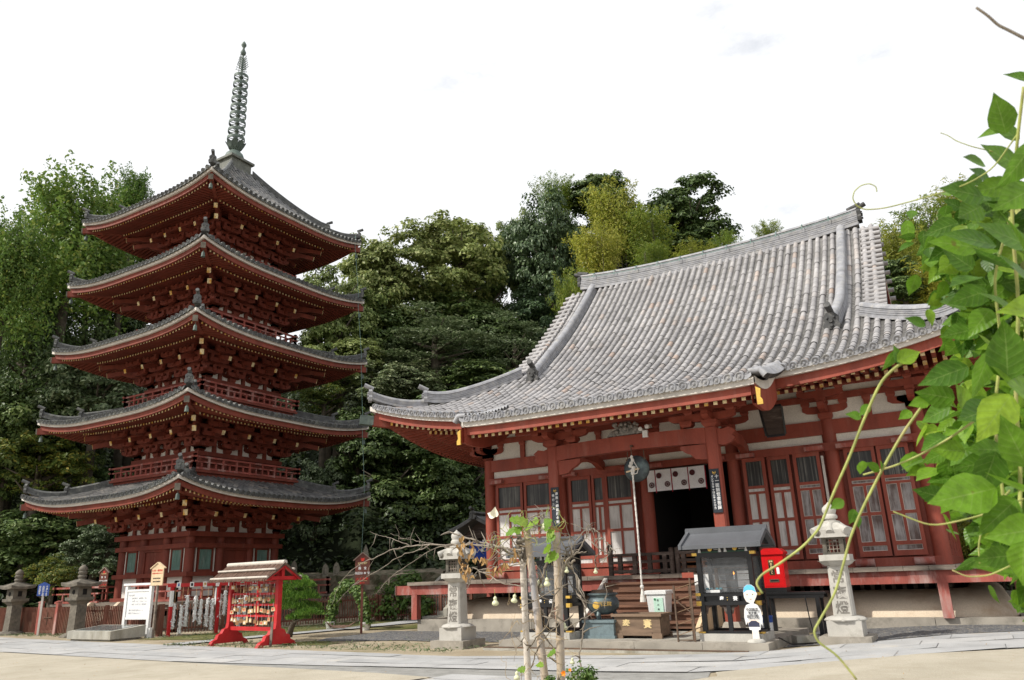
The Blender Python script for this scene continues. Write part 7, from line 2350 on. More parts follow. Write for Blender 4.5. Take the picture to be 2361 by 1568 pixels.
# measured places, sizes and kinds of the trees on the slope
TREES = [
 (-44.4, 22.9, 22.0, 4.00, 5.06, 'feather', 'tall bright green feathery tree rising behind the left ends of the pagoda roofs'),
 (-45.0, 26.7, 26.5, 1.82, 2.50, 'feather', 'slim feathery treetop just left of the uppermost pagoda roof'),
 (-43.1, 19.1, 18.1, 2.62, 4.05, 'feather', 'feathery green tree cut off by the left edge of the photo'),
 (-45.4, 21.9, 14.2, 3.27, 4.27, 'conifer', 'dark conifer left of the third pagoda roof'),
 (-46.2, 25.3, 17.3, 2.61, 4.12, 'conifer', 'dark conifer close behind the fourth pagoda roof'),
 (-41.3, 23.9, 12.6, 2.91, 2.71, 'grey', 'grey green glossy-leaved tree behind the second pagoda roof on the left'),
 (-44.5, 21.2, 10.1, 2.74, 2.86, 'dark', 'dark green broadleaf tree at the left edge beside the second pagoda roof'),
 (-41.9, 21.6, 7.5, 2.51, 2.40, 'maple', 'tree with yellowing autumn leaves left of the lowest pagoda roof'),
 (-42.3, 22.5, 4.4, 2.74, 1.94, 'dark', 'dark tree in deep shade behind the left stone lantern'),
 (-41.4, 25.8, 6.5, 2.21, 1.96, 'dark', 'dark tree hidden under the left side of the lowest pagoda roof'),
 (-36.8, 22.2, 3.1, 1.43, 1.47, 'shrub2', 'rounded grey green bush beside the left wall of the pagoda'),
 (-35.9, 19.9, 1.9, 1.28, 1.16, 'maple', 'small weeping tree with yellow leaf tips behind the two left lanterns'),
 (-35.3, 42.3, 25.4, 3.73, 4.07, 'olive', 'rounded olive green tree right of the top pagoda roofs'),
 (-32.0, 46.8, 26.7, 4.06, 3.89, 'olive', 'tall olive green tree in the middle of the skyline'),
 (-35.3, 36.3, 20.3, 2.87, 3.62, 'olive', 'olive green tree right behind the tips of the upper pagoda roofs'),
 (-31.5, 49.9, 23.6, 3.07, 3.97, 'dark', 'dark tree filling the skyline gap left of the tall blue green tree'),
 (-26.9, 52.1, 27.1, 3.65, 6.03, 'blue', 'tall dark blue green tree standing left of the yellow bamboo'),
 (-24.8, 61.0, 35.2, 3.95, 3.32, 'dark', 'dark treetop behind the tallest yellow bamboo'),
 (-28.2, 57.0, 35.4, 1.95, 2.43, 'bamboog', 'light green bamboo top poking above the tall blue green tree'),
 (-21.5, 50.6, 25.6, 1.97, 2.79, 'bamboo', 'rounded yellow bamboo clump just above the left end of the hall ridge'),
 (-22.7, 57.6, 32.0, 2.56, 3.68, 'bamboo', 'tallest yellow green bamboo plume on the skyline'),
 (-19.8, 57.6, 29.4, 2.18, 3.19, 'bamboog', 'green bamboo clump between the yellow bamboo and the round dark tree'),
 (-18.2, 66.1, 34.3, 4.53, 4.11, 'dark', 'big round dark tree on the skyline behind the hall ridge'),
 (-18.2, 54.2, 25.6, 1.32, 1.39, 'bamboog', 'small light green bamboo clump low behind the hall ridge'),
 (-15.2, 55.2, 25.3, 1.65, 1.38, 'bamboo', 'low yellow bamboo tuft under the big round dark tree'),
 (-13.3, 57.5, 26.4, 1.27, 1.41, 'bamboog', 'last bamboo tuft right of the big round dark tree'),
 (-11.1, 65.2, 29.9, 1.24, 1.55, 'bamboog', 'lone thin bamboo top showing above the middle of the hall ridge'),
 (-22.9, 48.5, 20.9, 1.63, 3.26, 'bamboog', 'yellow green bamboo beside the left gable of the hall roof'),
 (-30.2, 40.8, 17.0, 4.39, 2.42, 'layered', 'wide grey green tree with flat layered foliage right of the third pagoda roof'),
 (-26.5, 45.6, 17.1, 3.48, 2.53, 'layered', 'flat layered tree close to the left gable of the hall'),
 (-30.6, 36.9, 13.8, 3.09, 1.74, 'grey', 'grey green bushy tree above the left corner of the hall eave'),
 (-26.9, 41.0, 13.7, 3.47, 1.79, 'dark', 'dark bushy tree directly behind the left corner ridge of the hall'),
 (-33.7, 33.9, 12.3, 1.69, 1.31, 'maple', 'yellow orange maple beside the right end of the second pagoda roof'),
 (-33.9, 35.5, 15.3, 2.86, 2.06, 'olive', 'mid green tree behind the right ends of the middle pagoda roofs'),
 (-27.8, 37.5, 10.1, 3.50, 2.29, 'dark', 'dark tree on the slope under the left eave tip of the hall'),
 (-31.9, 35.0, 9.2, 2.67, 2.94, 'dark', 'dark tree right of the lower pagoda roofs'),
 (-25.7, 37.8, 6.8, 2.59, 2.46, 'dark', 'dark leafy tree beside the left corner column of the hall'),
 (-29.6, 35.6, 5.4, 2.96, 2.45, 'dark', 'dark tree on the slope between the pagoda and the hall'),
 (-33.0, 33.0, 6.8, 1.80, 2.31, 'grey', 'grey green bush right of the lowest pagoda roof'),
 (-1.4, 50.5, 20.5, 1.98, 2.21, 'bamboo', 'yellow bamboo right beside the right end of the hall ridge'),
 (0.9, 57.8, 24.1, 2.54, 2.32, 'bamboog', 'green bamboo on the hillside at the right above the corner ridge'),
 (3.3, 59.0, 26.0, 2.34, 2.03, 'bamboo', 'highest bamboo on the right hillside half behind the vine'),
 (-0.5, 46.7, 16.4, 2.36, 1.61, 'bamboo', 'low yellow green bamboo on the right slope over the corner ridge'),
 (-1.1, 45.5, 16.9, 1.52, 1.27, 'dark', 'dark bush among the bamboo at the right of the gable'),
 (2.9, 53.9, 19.9, 2.65, 2.65, 'bamboog', 'bamboo clump on the right hillside behind the vine leaves'),
 (5.6, 56.4, 21.3, 2.71, 4.28, 'bamboo', 'bamboo at the right edge of the photo behind the vine'),
 (0.7, 38.9, 4.6, 1.59, 1.78, 'grey', 'green bush right of the hall corner behind the veranda'),
 (0.3, 36.0, 2.3, 1.33, 1.06, 'bamboo', 'yellow green bush low beside the right end of the veranda'),
 (2.6, 40.6, 6.6, 1.94, 2.33, 'olive', 'olive green tree at the right edge behind the hall corner'),
 (-36.1, 41.3, 20.4, 3.28, 2.79, 'dark', 'dark tree below the first rounded olive tree right of the pagoda'),
 (-34.1, 45.2, 21.5, 3.77, 2.74, 'dark', 'dark tree under the gap between the two rounded olive trees'),
 (-29.8, 46.6, 19.0, 3.33, 2.66, 'dark', 'dark tree above the flat layered tree by the left gable of the hall'),
 (-27.5, 50.1, 20.0, 2.93, 3.45, 'blue', 'blue green tree low between the layered tree and the yellow bamboo'),
 (-27.7, 58.1, 29.1, 2.99, 4.39, 'dark', 'dark tree squeezed between the tall blue green tree and the bamboo'),
 (-23.5, 62.8, 30.3, 3.50, 2.88, 'dark', 'dark tree low behind the yellow bamboo on the ridge line'),
 (-19.7, 65.4, 30.1, 3.72, 2.27, 'dark', 'dark leafy mass under the big round dark tree'),
 (-49.2, 23.5, 18.3, 3.45, 3.59, 'feather', 'feathery green tree below the tall one at the far left'),
 (-46.3, 26.3, 21.7, 2.73, 3.31, 'feather', 'feathery green tree left of the fourth pagoda roof'),
 (-46.2, 29.2, 23.8, 1.83, 2.89, 'feather', 'feathery green tree mostly hidden behind the top pagoda roof'),
 (-2.6, 57.4, 22.1, 1.88, 2.67, 'bamboog', 'bamboo just behind the right verge of the hall roof'),
 (-30.1, 52.9, 29.5, 1.91, 4.20, 'olive', 'olive green tree at the left flank of the tall blue green tree'),
 (1.6, 57.6, 21.5, 2.72, 2.42, 'bamboo', 'yellow bamboo mass in the middle of the right hillside'),
 (-46.2, 28.6, 18.7, 2.20, 2.78, 'dark', 'dark tree seen between the left ends of the third and fourth pagoda roofs'),
 (-44.3, 23.8, 10.2, 2.50, 2.25, 'dark', 'dark tree between the camellia and the yellowing tree on the left'),
]
# ------------------------------------------------------------------ trees
def blob_dirs(n, rg, zmin=-0.45):
    d = rg.normal(0, 1, (n * 4 + 12, 3)); d /= np.linalg.norm(d, axis=1)[:, None]
    return d[d[:, 2] > zmin][:n]
def crown_mesh(kind, seed):
    """leaf positions, leaf normals and leaf size for a crown of radius 1 (height 1 above and below the centre)"""
    rg = np.random.default_rng(seed)
    P, N = [], []
    size, ratio, jit = .05, .55, .45
    if kind in ('olive', 'dark', 'blue', 'grey', 'maple', 'shrub2'):
        nc = {'olive': 230, 'dark': 210, 'blue': 220, 'grey': 200, 'maple': 120, 'shrub2': 140}[kind]
        per = {'olive': 95, 'dark': 95, 'blue': 100, 'grey': 90, 'maple': 60, 'shrub2': 90}[kind]
        lob = blob_dirs(11, rg, -.95) * rg.uniform(.34, .62, (11, 1))        # a few big boughs
        for i in range(nc):
            d = blob_dirs(1, rg, -.8)[0]
            c = lob[i % 11] + d * rg.uniform(.24, .46) * np.array([1, 1, .9])
            r = rg.uniform(.10, .19)
            q = rg.normal(0, 1, (per, 3)); q /= np.linalg.norm(q, axis=1)[:, None]
            q[:, 2] = np.where(q[:, 2] < -.3, -q[:, 2], q[:, 2])
            P.append(c + q * r * rg.uniform(.55, 1.05, (per, 1)) * np.array([1.15, 1.15, .72]))
            N.append(q * .8 + d * .5 + np.array([0, 0, .55]))
        size = {'olive': .036, 'dark': .038, 'blue': .031, 'grey': .036, 'maple': .040, 'shrub2': .040}[kind]
        if kind == 'maple':
            ratio = .4
    elif kind == 'feather':                       # upright sprays of twigs
        for i in range(240):
            a, t = rg.uniform(0, 2 * np.pi), rg.uniform(0, 1)
            r0 = rg.uniform(.05, .75) * (1 - .55 * t)
            b = np.array([r0 * math.cos(a), r0 * math.sin(a), -.9 + 1.35 * t])
            d = np.array([math.cos(a) * .42, math.sin(a) * .42, 1.0]) + rg.normal(0, .16, 3)
            d /= np.linalg.norm(d)
            L = rg.uniform(.3, .62)
            s = rg.uniform(0, 1, 80)[:, None]
            w = .085 * (1 - s) ** .7 + .010
            q = b + d * L * s + rg.normal(0, 1, (80, 3)) * w
            P.append(q); N.append(rg.normal(0, 1, (80, 3)) + np.array([0, 0, .5]))
        size, ratio = .030, .5
    elif kind == 'conifer':
        for i in range(190):
            t = rg.uniform(0, 1) ** .8
            a = rg.uniform(0, 2 * np.pi)
            R0 = (1 - t) ** .8 * rg.uniform(.55, 1.0) + .04
            c = np.array([R0 * math.cos(a), R0 * math.sin(a), -1 + 2 * t])
            q = rg.normal(0, 1, (75, 3)) * np.array([.10, .10, .075])
            q[:, 2] -= np.abs(q[:, 0]) * .3
            P.append(c + q); N.append(q * 4 + np.array([math.cos(a) * .4, math.sin(a) * .4, .6]))
        size, ratio = .032, .4
    elif kind in ('bamboo', 'bamboog'):           # arching plumes
        for i in range(62):
            a = rg.uniform(0, 2 * np.pi)
            r0 = rg.uniform(0, .62)
            h = rg.uniform(.35, 1.0) * (1 - .35 * r0)
            lean = rg.uniform(.15, .55)
            s = rg.uniform(0, 1, 150)[:, None]
            base = np.array([r0 * math.cos(a), r0 * math.sin(a), -1.0])
            out = np.array([math.cos(a), math.sin(a), 0])
            cpt = base + np.array([0, 0, 1]) * (s * (1 + h) - .42 * lean * s ** 4) + out * lean * s ** 3
            q = rg.normal(0, 1, (150, 3)) * (.088 * np.sin(np.pi * np.clip(s * .92 + .06, 0, 1)) ** .6 + .01) * np.array([1, 1, .8])
            P.append(cpt + q); N.append(rg.normal(0, .6, (150, 3)) + np.array([0, 0, .9]) + out * .4)
        size, ratio = .056, .24
    elif kind == 'layered':                       # flat horizontal pads
        for i in range(46):
            a, r0 = rg.uniform(0, 2 * np.pi), rg.uniform(.1, .85)
            z = rg.uniform(-.8, 1.0) * (1 - .55 * r0 ** 2)
            c = np.array([r0 * math.cos(a), r0 * math.sin(a), z])
            w = rg.uniform(.16, .30)
            q = rg.normal(0, .5, (330, 3)) * np.array([w, w, .055])
            q[:, 2] -= (q[:, 0] ** 2 + q[:, 1] ** 2) * .9
            P.append(c + q); N.append(rg.normal(0, .45, (330, 3)) + np.array([0, 0, 1.0]))
        size, ratio = .030, .45
    P, N = np.concatenate(P), np.concatenate(N)
    mb = MB()
    V, F = leaf_quads(P, N, np.full(len(P), size), rg, ratio, jit)
    mb.add(V, F)
    lk = {'conifer': 'dark', 'layered': 'grey', 'shrub2': 'grey'}.get(kind, kind)
    return mb.mesh('crown', LEAF[lk])
def trunk_mesh(kind, seed, h, rx, rz):
    """a tapered trunk and limbs, standing on the ground, for a crown of the given size centred h above it"""
    rg = np.random.default_rng(seed)
    b = MB()
    if kind == 'bamboo':
        for i in range(12):
            a, r0 = rg.uniform(0, 2 * np.pi), rg.uniform(0, .5) * rx
            x, y = r0 * math.cos(a), r0 * math.sin(a)
            b.tube([(x * .9, y * .9, -.3), (x, y, h * .6), (x * 1.2, y * 1.2, h + rz * .3)], [.06, .05, .02], 6)
    else:
        w = .10 + .05 * rx
        b.tube([(.1, -.1, -.4), (0, .1, h * .35), (.1, 0, h * .7), (0, .1, h), (.05, 0, h + rz * .4)], np.array([1.5, 1.2, 1.0, .7, .25]) * w, 9)
        for i in range(10):
            a = rg.uniform(0, 2 * np.pi); z = max(.3, h - rz * rg.uniform(-.1, .75))
            d = np.array([math.cos(a) * rx, math.sin(a) * rx, rz * rg.uniform(.3, .7)])
            p = np.array([0, 0.08, z])
            b.tube([p, p + d * .3, p + d * .62], [w * .5, w * .3, w * .08], 6)
    return b.mesh('trunk', BARK, smooth=180)
CROWN = {}
def make_trees():
    rg = np.random.default_rng(31)
    for i, (x, y, z, rx, rz, kind, lab) in enumerate(TREES):
        var = i % 2 if kind in ('olive', 'dark', 'bamboo', 'bamboog') else 0
        key = (kind, var)
        if key not in CROWN:
            CROWN[key] = crown_mesh(kind, 100 + len(CROWN))
        if kind in ('olive', 'dark', 'blue', 'grey'):
            z, rz = z - .22 * rz, rz * 1.24
        base = float(hill_z(x, y))
        nm = {'bamboo': 'bamboo_clump', 'bamboog': 'bamboo_clump', 'conifer': 'conifer', 'shrub2': 'bush'}.get(kind, 'tree')
        cat = {'bamboo_clump': 'bamboo', 'conifer': 'tree', 'bush': 'bush'}.get(nm, 'tree')
        t = thing(nm, (x, y, max(0, base)), lab, cat, local=True)
        h = z - max(0, base)
        rot = rg.uniform(0, 6.28)
        c = bpy.data.objects.new('crown', CROWN[key]); COL.objects.link(c); c.parent = t
        c.location = (0, 0, h); c.scale = (rx * 1.2, rx * 1.2, rz * 1.08); c.rotation_euler = (0, 0, rot)
        k = bpy.data.objects.new('trunk', trunk_mesh('bamboo' if kind.startswith('bamboo') else 'tree', 60 + i, h, rx, rz)); COL.objects.link(k); k.parent = t
make_trees()

# pruned garden pine in front of the pagoda
def pine():
    t = thing('garden_pine', (-18.3, 17.5, 0), 'small bright green pruned pine right of the red plaque rack', 'pine', local=True)
    b = MB()
    b.tube([(-.12, 0, -.05), (-.05, .02, .25), (.10, 0, .45), (.02, .05, .8), (.12, .03, 1.2), (.08, 0, 1.55)], [.10, .085, .07, .055, .04, .02], 9)
    for p in ([(.08, 0, .42), (.45, -.1, .52), (.8, -.15, .62)], [(.05, .05, .7), (-.4, .1, .85)], [(.1, .03, 1.1), (.5, -.05, 1.25)], [(.1, 0, .5), (.3, .5, .7)]):
        b.tube(p, np.linspace(.045, .012, len(p)), 7)
    b.build('trunk', BARK, t, smooth=180)
    rg = np.random.default_rng(6)
    b = MB()
    for (x, y, z, r, h) in ((.05, 0, 1.62, .42, .20), (.45, -.08, 1.45, .42, .2), (-.32, .05, 1.32, .42, .2), (.62, -.05, 1.12, .40, .2), (.12, -.2, 1.12, .5, .22), (-.35, -.1, .95, .42, .2), (.30, -.1, .85, .50, .2), (.85, -.15, .66, .48, .16), (.45, -.2, .55, .35, .14), (.2, .45, .8, .45, .2), (-.1, .4, 1.2, .5, .25)):
        n = 900
        q = rg.normal(0, 1, (n, 3)); q /= np.linalg.norm(q, axis=1)[:, None]; q[:, 2] = np.abs(q[:, 2]) * 1.2 - .25
        C = np.array([x, y, z]) + q * np.array([r, r, h]) * rg.uniform(.55, 1.0, (n, 1))
        d = q * .5 + rg.normal(0, .35, (n, 3)) + np.array([0, 0, .9]); d /= np.linalg.norm(d, axis=1)[:, None]
        L = rg.uniform(.05, .10, (n, 1))
        s = np.cross(d, rg.normal(0, 1, (n, 3))); s /= np.linalg.norm(s, axis=1)[:, None]
        V = np.stack([C - s * .007, C + s * .007, C + d * L + s * .010, C + d * L - s * .010], 1).reshape(-1, 3)
        b.add(V, np.arange(n * 4).reshape(-1, 4))
    b.build('needles', LEAF['pine'], t)
pine()
def leafy(name, loc, label, cat, blobs, leaf, size, stem=True, extra=None, seed=3, per=420):
    t = thing(name, loc, label, cat, local=True)
    rg = np.random.default_rng(seed)
    b = MB()
    for (x, y, z, rx, rz) in blobs:
        q = rg.normal(0, 1, (per, 3)); q /= np.linalg.norm(q, axis=1)[:, None]
        C = np.array([x, y, z]) + q * np.array([rx, rx, rz]) * rg.uniform(.5, 1.05, (per, 1))
        V, F = leaf_quads(C, q + np.array([0, -.2, .7]), np.full(per, size), rg, .6, .4)
        b.add(V, F)
    b.build('foliage', LEAF[leaf], t)
    if stem:
        b = MB()
        for (x, y, z, rx, rz) in blobs[::2]:
            b.tube([(x * .2, y * .2, 0), (x * .6, y * .6, z * .6), (x, y, z)], [.03, .02, .008], 6)
        b.build('stem', BARK, t)
    return t
hy = leafy('hydrangea_bush', (-20.6, 25.4, 0), 'leafy green hydrangea bush with faded flower heads between the pine and the hall', 'bush', [(-.6, 0, .8, .7, .7), (.2, -.1, 1.1, .75, .75), (.9, 0, .75, .7, .65), (-.1, -.3, .5, .8, .5), (.5, .1, 1.5, .5, .4), (1.3, 0, .5, .5, .45), (-1.1, 0, .5, .5, .45)], 'shrub', .10)
b = MB()
rr = np.random.default_rng(17)
for _ in range(16):
    c = np.array([rr.uniform(-1.2, 1.4), rr.uniform(-.9, -.5), rr.uniform(.4, 1.6)])
    q = rr.normal(0, 1, (40, 3)); q /= np.linalg.norm(q, axis=1)[:, None]
    V, F = leaf_quads(c + q * .10, q, np.full(40, .035), rr, .8, .2)
    b.add(V, F)
b.build('flower_head', mk('faded_hydrangea', (.20, .17, .12), .9, .4, 8), hy)['kind'] = 'stuff'
for (u, v, lab) in ((-19.7, 20.6, 'white pot with a climbing plant left of the brown sign post'), (-17.75, 20.2, 'white pot with a climbing plant right of the brown sign post')):
    t = thing('potted_vine', (u, v, 0), lab, 'potted plant', local=True)
    b = MB(); b.lathe((0, 0, 0), [(.12, 0), (.17, .20), (.19, .22), (.19, .26), (.16, .26), (.15, .22), (.01, .21)], 20); b.build('pot', POT, t, smooth=40)
    rg = np.random.default_rng(int(-u * 10))
    sg = 1 if u < -18.5 else -1
    hp = [(sg * .95 * (1 - math.cos(a)), 0, .25 + 1.2 * math.sin(a)) for a in np.linspace(0, math.pi / 2, 9)]
    b = MB(); b.tube(hp, .008, 5); b.tube([(p[0] + .05, p[1] + .06, p[2]) for p in hp], .006, 5); b.build('wire_hoop', TWIG, t)
    b = MB()
    for p in hp:
        n = 170
        q = rg.normal(0, 1, (n, 3)); q /= np.linalg.norm(q, axis=1)[:, None]
        V, F = leaf_quads(np.array(p) + q * np.array([.24, .2, .20]) * rg.uniform(.3, 1.05, (n, 1)), q + np.array([0, -.5, .6]), np.full(n, .06), rg, .7, .4)
        b.add(V, F)
    b.build('foliage', LEAF['shrub'], t)
t = thing('straw_mat', (-18.9, 20.2, 0), 'rolled brown straw mat lying between the two potted climbing plants', 'mat', local=True)
b = MB()
for k in range(12):
    b.tube([(-.55, -.1 + k * .022, .30 - k * .02), (-.2, -.1 + k * .022, .10 + .004 * k), (.3, -.1 + k * .02, .08 + .006 * k), (.6, -.08 + k * .02, .16 + .01 * k)], .012, 5)
b.build('straw', THATCH, t)
BRANCHES = [
 ([(-4.34, 7.5, 1.81), (-4.5, 7.501, 1.83), (-4.83, 7.501, 1.89), (-5.19, 7.502, 1.91), (-5.59, 7.502, 1.94), (-5.93, 7.503, 1.93), (-6.23, 7.503, 1.9), (-6.51, 7.504, 1.81), (-6.81, 7.504, 1.72), (-7.02, 7.505, 1.56), (-7.17, 7.505, 1.28)], 0.016, 0.004),
 ([(-5.55, 7.45, 1.94), (-5.82, 7.488, 1.87), (-6.14, 7.525, 1.82), (-6.48, 7.563, 1.65), (-6.86, 7.6, 1.52), (-7.22, 7.638, 1.29)], 0.008, 0.003),
 ([(-5.12, 7.4, 1.91), (-5.43, 7.364, 1.89), (-5.69, 7.329, 1.77), (-6.04, 7.293, 1.59), (-6.22, 7.258, 1.4)], 0.007, 0.003),
 ([(-5.92, 7.5, 1.93), (-6.24, 7.556, 2.04), (-6.46, 7.612, 2.09), (-6.72, 7.668, 2.15)], 0.006, 0.002),
 ([(-5.6, 7.55, 1.94), (-5.93, 7.519, 2.01), (-6.21, 7.487, 2.09)], 0.006, 0.002),
 ([(-4.51, 7.7, 1.8), (-4.6, 7.695, 1.79), (-4.7, 7.69, 1.83), (-4.88, 7.686, 1.9), (-5.03, 7.681, 1.94), (-5.18, 7.676, 1.99), (-5.34, 7.671, 2.04), (-5.46, 7.666, 2.08)], 0.022, 0.012),
 ([(-4.49, 7.6, 1.82), (-4.62, 7.62, 1.85), (-4.83, 7.641, 1.89), (-5.02, 7.661, 1.9), (-5.07, 7.682, 1.94), (-5.24, 7.702, 1.93), (-5.38, 7.723, 1.9), (-5.57, 7.743, 1.9)], 0.015, 0.007),
 ([(-4.49, 7.5, 1.77), (-4.62, 7.492, 1.78), (-4.68, 7.485, 1.83), (-4.75, 7.477, 1.86), (-4.85, 7.47, 1.86), (-4.94, 7.462, 1.82)], 0.009, 0.004),
 ([(-4.28, 7.4, 1.68), (-4.46, 7.403, 1.65), (-4.57, 7.406, 1.67), (-4.64, 7.408, 1.64), (-4.79, 7.411, 1.63), (-4.88, 7.414, 1.62), (-4.96, 7.417, 1.55), (-5.01, 7.419, 1.46), (-5.05, 7.422, 1.42)], 0.01, 0.005),
 ([(-4.5, 7.6, 1.69), (-4.59, 7.553, 1.72), (-4.67, 7.506, 1.75), (-4.76, 7.458, 1.71), (-4.79, 7.411, 1.68)], 0.012, 0.004),
 ([(-4.68, 7.5, 1.75), (-4.71, 7.532, 1.7), (-4.78, 7.563, 1.67), (-4.95, 7.595, 1.63)], 0.011, 0.006),
 ([(-4.47, 7.65, 2.08), (-4.48, 7.653, 2.0), (-4.49, 7.656, 1.92), (-4.47, 7.66, 1.81), (-4.43, 7.663, 1.74), (-4.41, 7.666, 1.71)], 0.016, 0.026),
 ([(-4.44, 7.6, 1.74), (-4.46, 7.583, 1.86), (-4.53, 7.566, 1.96), (-4.5, 7.549, 1.99), (-4.43, 7.532, 1.97)], 0.012, 0.005),
 ([(-3.92, 7.6, 1.53), (-3.91, 7.621, 1.7), (-3.83, 7.641, 1.8), (-3.72, 7.662, 1.92), (-3.64, 7.682, 2.01), (-3.61, 7.703, 2.06), (-3.54, 7.724, 2.08)], 0.014, 0.004),
 ([(-3.86, 7.5, 1.54), (-3.82, 7.48, 1.68), (-3.66, 7.461, 1.75), (-3.59, 7.441, 1.83), (-3.48, 7.421, 1.98)], 0.013, 0.006),
 ([(-3.88, 7.6, 1.68), (-3.74, 7.592, 1.76), (-3.61, 7.584, 1.77)], 0.013, 0.008),
 ([(-3.51, 7.5, 2.0), (-3.44, 7.48, 1.99), (-3.39, 7.459, 1.94), (-3.34, 7.439, 1.88), (-3.28, 7.419, 1.84), (-3.24, 7.398, 1.79), (-3.25, 7.378, 1.74), (-3.27, 7.358, 1.69), (-3.32, 7.337, 1.63)], 0.008, 0.004),
 ([(-3.88, 7.6, 1.62), (-3.81, 7.584, 1.65), (-3.74, 7.568, 1.68)], 0.02, 0.016),
 ([(-3.56, 7.6, 1.99), (-3.5, 7.563, 1.94), (-3.46, 7.526, 1.88), (-3.46, 7.489, 1.83)], 0.006, 0.003),
 ([(-3.6, 7.6, 2.0), (-3.54, 7.56, 1.93), (-3.63, 7.521, 1.85)], 0.004, 0.003),
 ([(-3.68, 7.6, 2.12), (-3.64, 7.642, 2.09), (-3.6, 7.683, 2.06)], 0.003, 0.003),
 ([(-3.36, 7.6, 1.75), (-3.26, 7.563, 1.78), (-3.18, 7.527, 1.78)], 0.003, 0.002),
 ([(-3.5, 7.6, 1.73), (-3.53, 7.598, 1.68), (-3.51, 7.596, 1.62), (-3.51, 7.594, 1.58)], 0.004, 0.003),
 ([(-3.62, 7.5, 1.31), (-3.72, 7.548, 1.51), (-3.83, 7.596, 1.7), (-3.9, 7.644, 1.86), (-4.0, 7.692, 1.98)], 0.008, 0.012),
 ([(-3.76, 7.6, 0.59), (-3.78, 7.633, 0.78), (-3.74, 7.666, 0.95), (-3.71, 7.699, 1.16), (-3.75, 7.732, 1.27), (-3.86, 7.765, 1.38), (-3.95, 7.798, 1.52)], 0.012, 0.008),
 ([(-3.93, 7.6, 0.99), (-3.73, 7.622, 1.08), (-3.54, 7.645, 1.18), (-3.44, 7.667, 1.33), (-3.46, 7.69, 1.46)], 0.007, 0.003),
 ([(-4.36, 7.55, 0.78), (-4.25, 7.554, 0.91), (-4.12, 7.558, 1.0), (-4.0, 7.562, 1.3), (-3.88, 7.566, 1.52)], 0.012, 0.01),
 ([(-4.23, 7.7, 0.9), (-4.29, 7.678, 1.08), (-4.29, 7.655, 1.3), (-4.18, 7.633, 1.53), (-4.08, 7.611, 1.75)], 0.014, 0.012),
 ([(-4.35, 7.6, 0.6), (-4.23, 7.558, 0.82), (-4.02, 7.515, 1.0), (-3.76, 7.473, 1.13)], 0.01, 0.006),
 ([(-4.01, 7.6, 0.49), (-4.08, 7.659, 0.77), (-4.26, 7.717, 0.94), (-4.33, 7.776, 1.21)], 0.014, 0.01),
 ([(-4.42, 7.5, 1.22), (-4.29, 7.502, 1.26), (-3.96, 7.504, 1.39), (-3.8, 7.506, 1.45)], 0.008, 0.006),
 ([(-4.94, 7.4, 1.65), (-4.68, 7.352, 1.55), (-4.46, 7.304, 1.47), (-4.22, 7.256, 1.44)], 0.008, 0.008),
 ([(-4.46, 7.4, 0.97), (-4.36, 7.421, 0.88), (-4.34, 7.441, 0.81)], 0.006, 0.005),
 ([(-4.38, 7.3, 0.7), (-4.37, 7.335, 0.8), (-4.44, 7.369, 0.88), (-4.47, 7.404, 0.92)], 0.003, 0.003),
 ([(-4.36, 7.5, 2.06), (-4.27, 7.508, 2.15), (-4.17, 7.516, 2.16), (-4.08, 7.524, 2.16), (-3.99, 7.532, 2.12), (-3.96, 7.54, 2.06), (-3.93, 7.548, 1.99)], 0.006, 0.006),
 ([(-4.37, 7.5, 2.09), (-4.3, 7.542, 2.11), (-4.22, 7.583, 2.05), (-4.07, 7.625, 2.06), (-4.01, 7.667, 2.05)], 0.005, 0.005),
 ([(-4.26, 7.5, 2.16), (-4.18, 7.423, 2.11), (-4.08, 7.347, 2.04)], 0.006, 0.004),
 ([(-3.91, 7.5, 2.01), (-3.84, 7.504, 1.96), (-3.78, 7.507, 1.92), (-3.72, 7.511, 1.89)], 0.005, 0.003),
 ([(-4.51, 7.5, 2.01), (-4.42, 7.493, 2.03), (-4.36, 7.486, 2.06)], 0.004, 0.004),
]
DRYLEAVES = [(-5.07, 7.4, 1.97), (-5.06, 7.4, 1.94), (-5.1, 7.4, 1.91), (-4.94, 7.4, 1.91), (-4.95, 7.4, 1.86), (-5.11, 7.4, 1.76), (-5.12, 7.4, 1.67), (-5.09, 7.4, 1.61), (-5.04, 7.4, 1.65), (-4.99, 7.4, 1.62), (-5.06, 7.4, 1.56), (-4.89, 7.4, 1.75), (-4.79, 7.4, 1.73), (-4.81, 7.4, 1.76), (-4.65, 7.4, 1.61), (-4.74, 7.4, 1.61), (-4.53, 7.4, 1.66), (-4.47, 7.4, 1.7), (-4.49, 7.4, 1.68), (-4.97, 7.4, 1.58), (-5.0, 7.4, 1.66), (-5.09, 7.4, 1.84), (-4.64, 7.4, 1.62), (-4.93, 7.4, 1.8), (-4.36, 7.4, 1.8), (-4.41, 7.4, 1.74)]
GREENLEAVES = [(-4.32, 7.45, 2.12, 0.13), (-4.25, 7.45, 2.09, 0.13), (-4.11, 7.45, 2.12, 0.17), (-3.97, 7.45, 2.12, 0.13), (-4.0, 7.45, 2.16, 0.07), (-4.4, 7.45, 2.04, 0.12), (-4.35, 7.45, 2.06, 0.09), (-4.46, 7.45, 2.01, 0.07), (-4.0, 7.45, 1.92, 0.11), (-3.94, 7.45, 2.01, 0.09), (-3.97, 7.45, 1.82, 0.12), (-4.01, 7.45, 1.73, 0.15), (-4.07, 7.45, 0.54, 0.1), (-3.97, 7.45, 0.79, 0.1), (-4.18, 7.45, 0.66, 0.08), (-4.34, 7.45, 0.6, 0.08)]
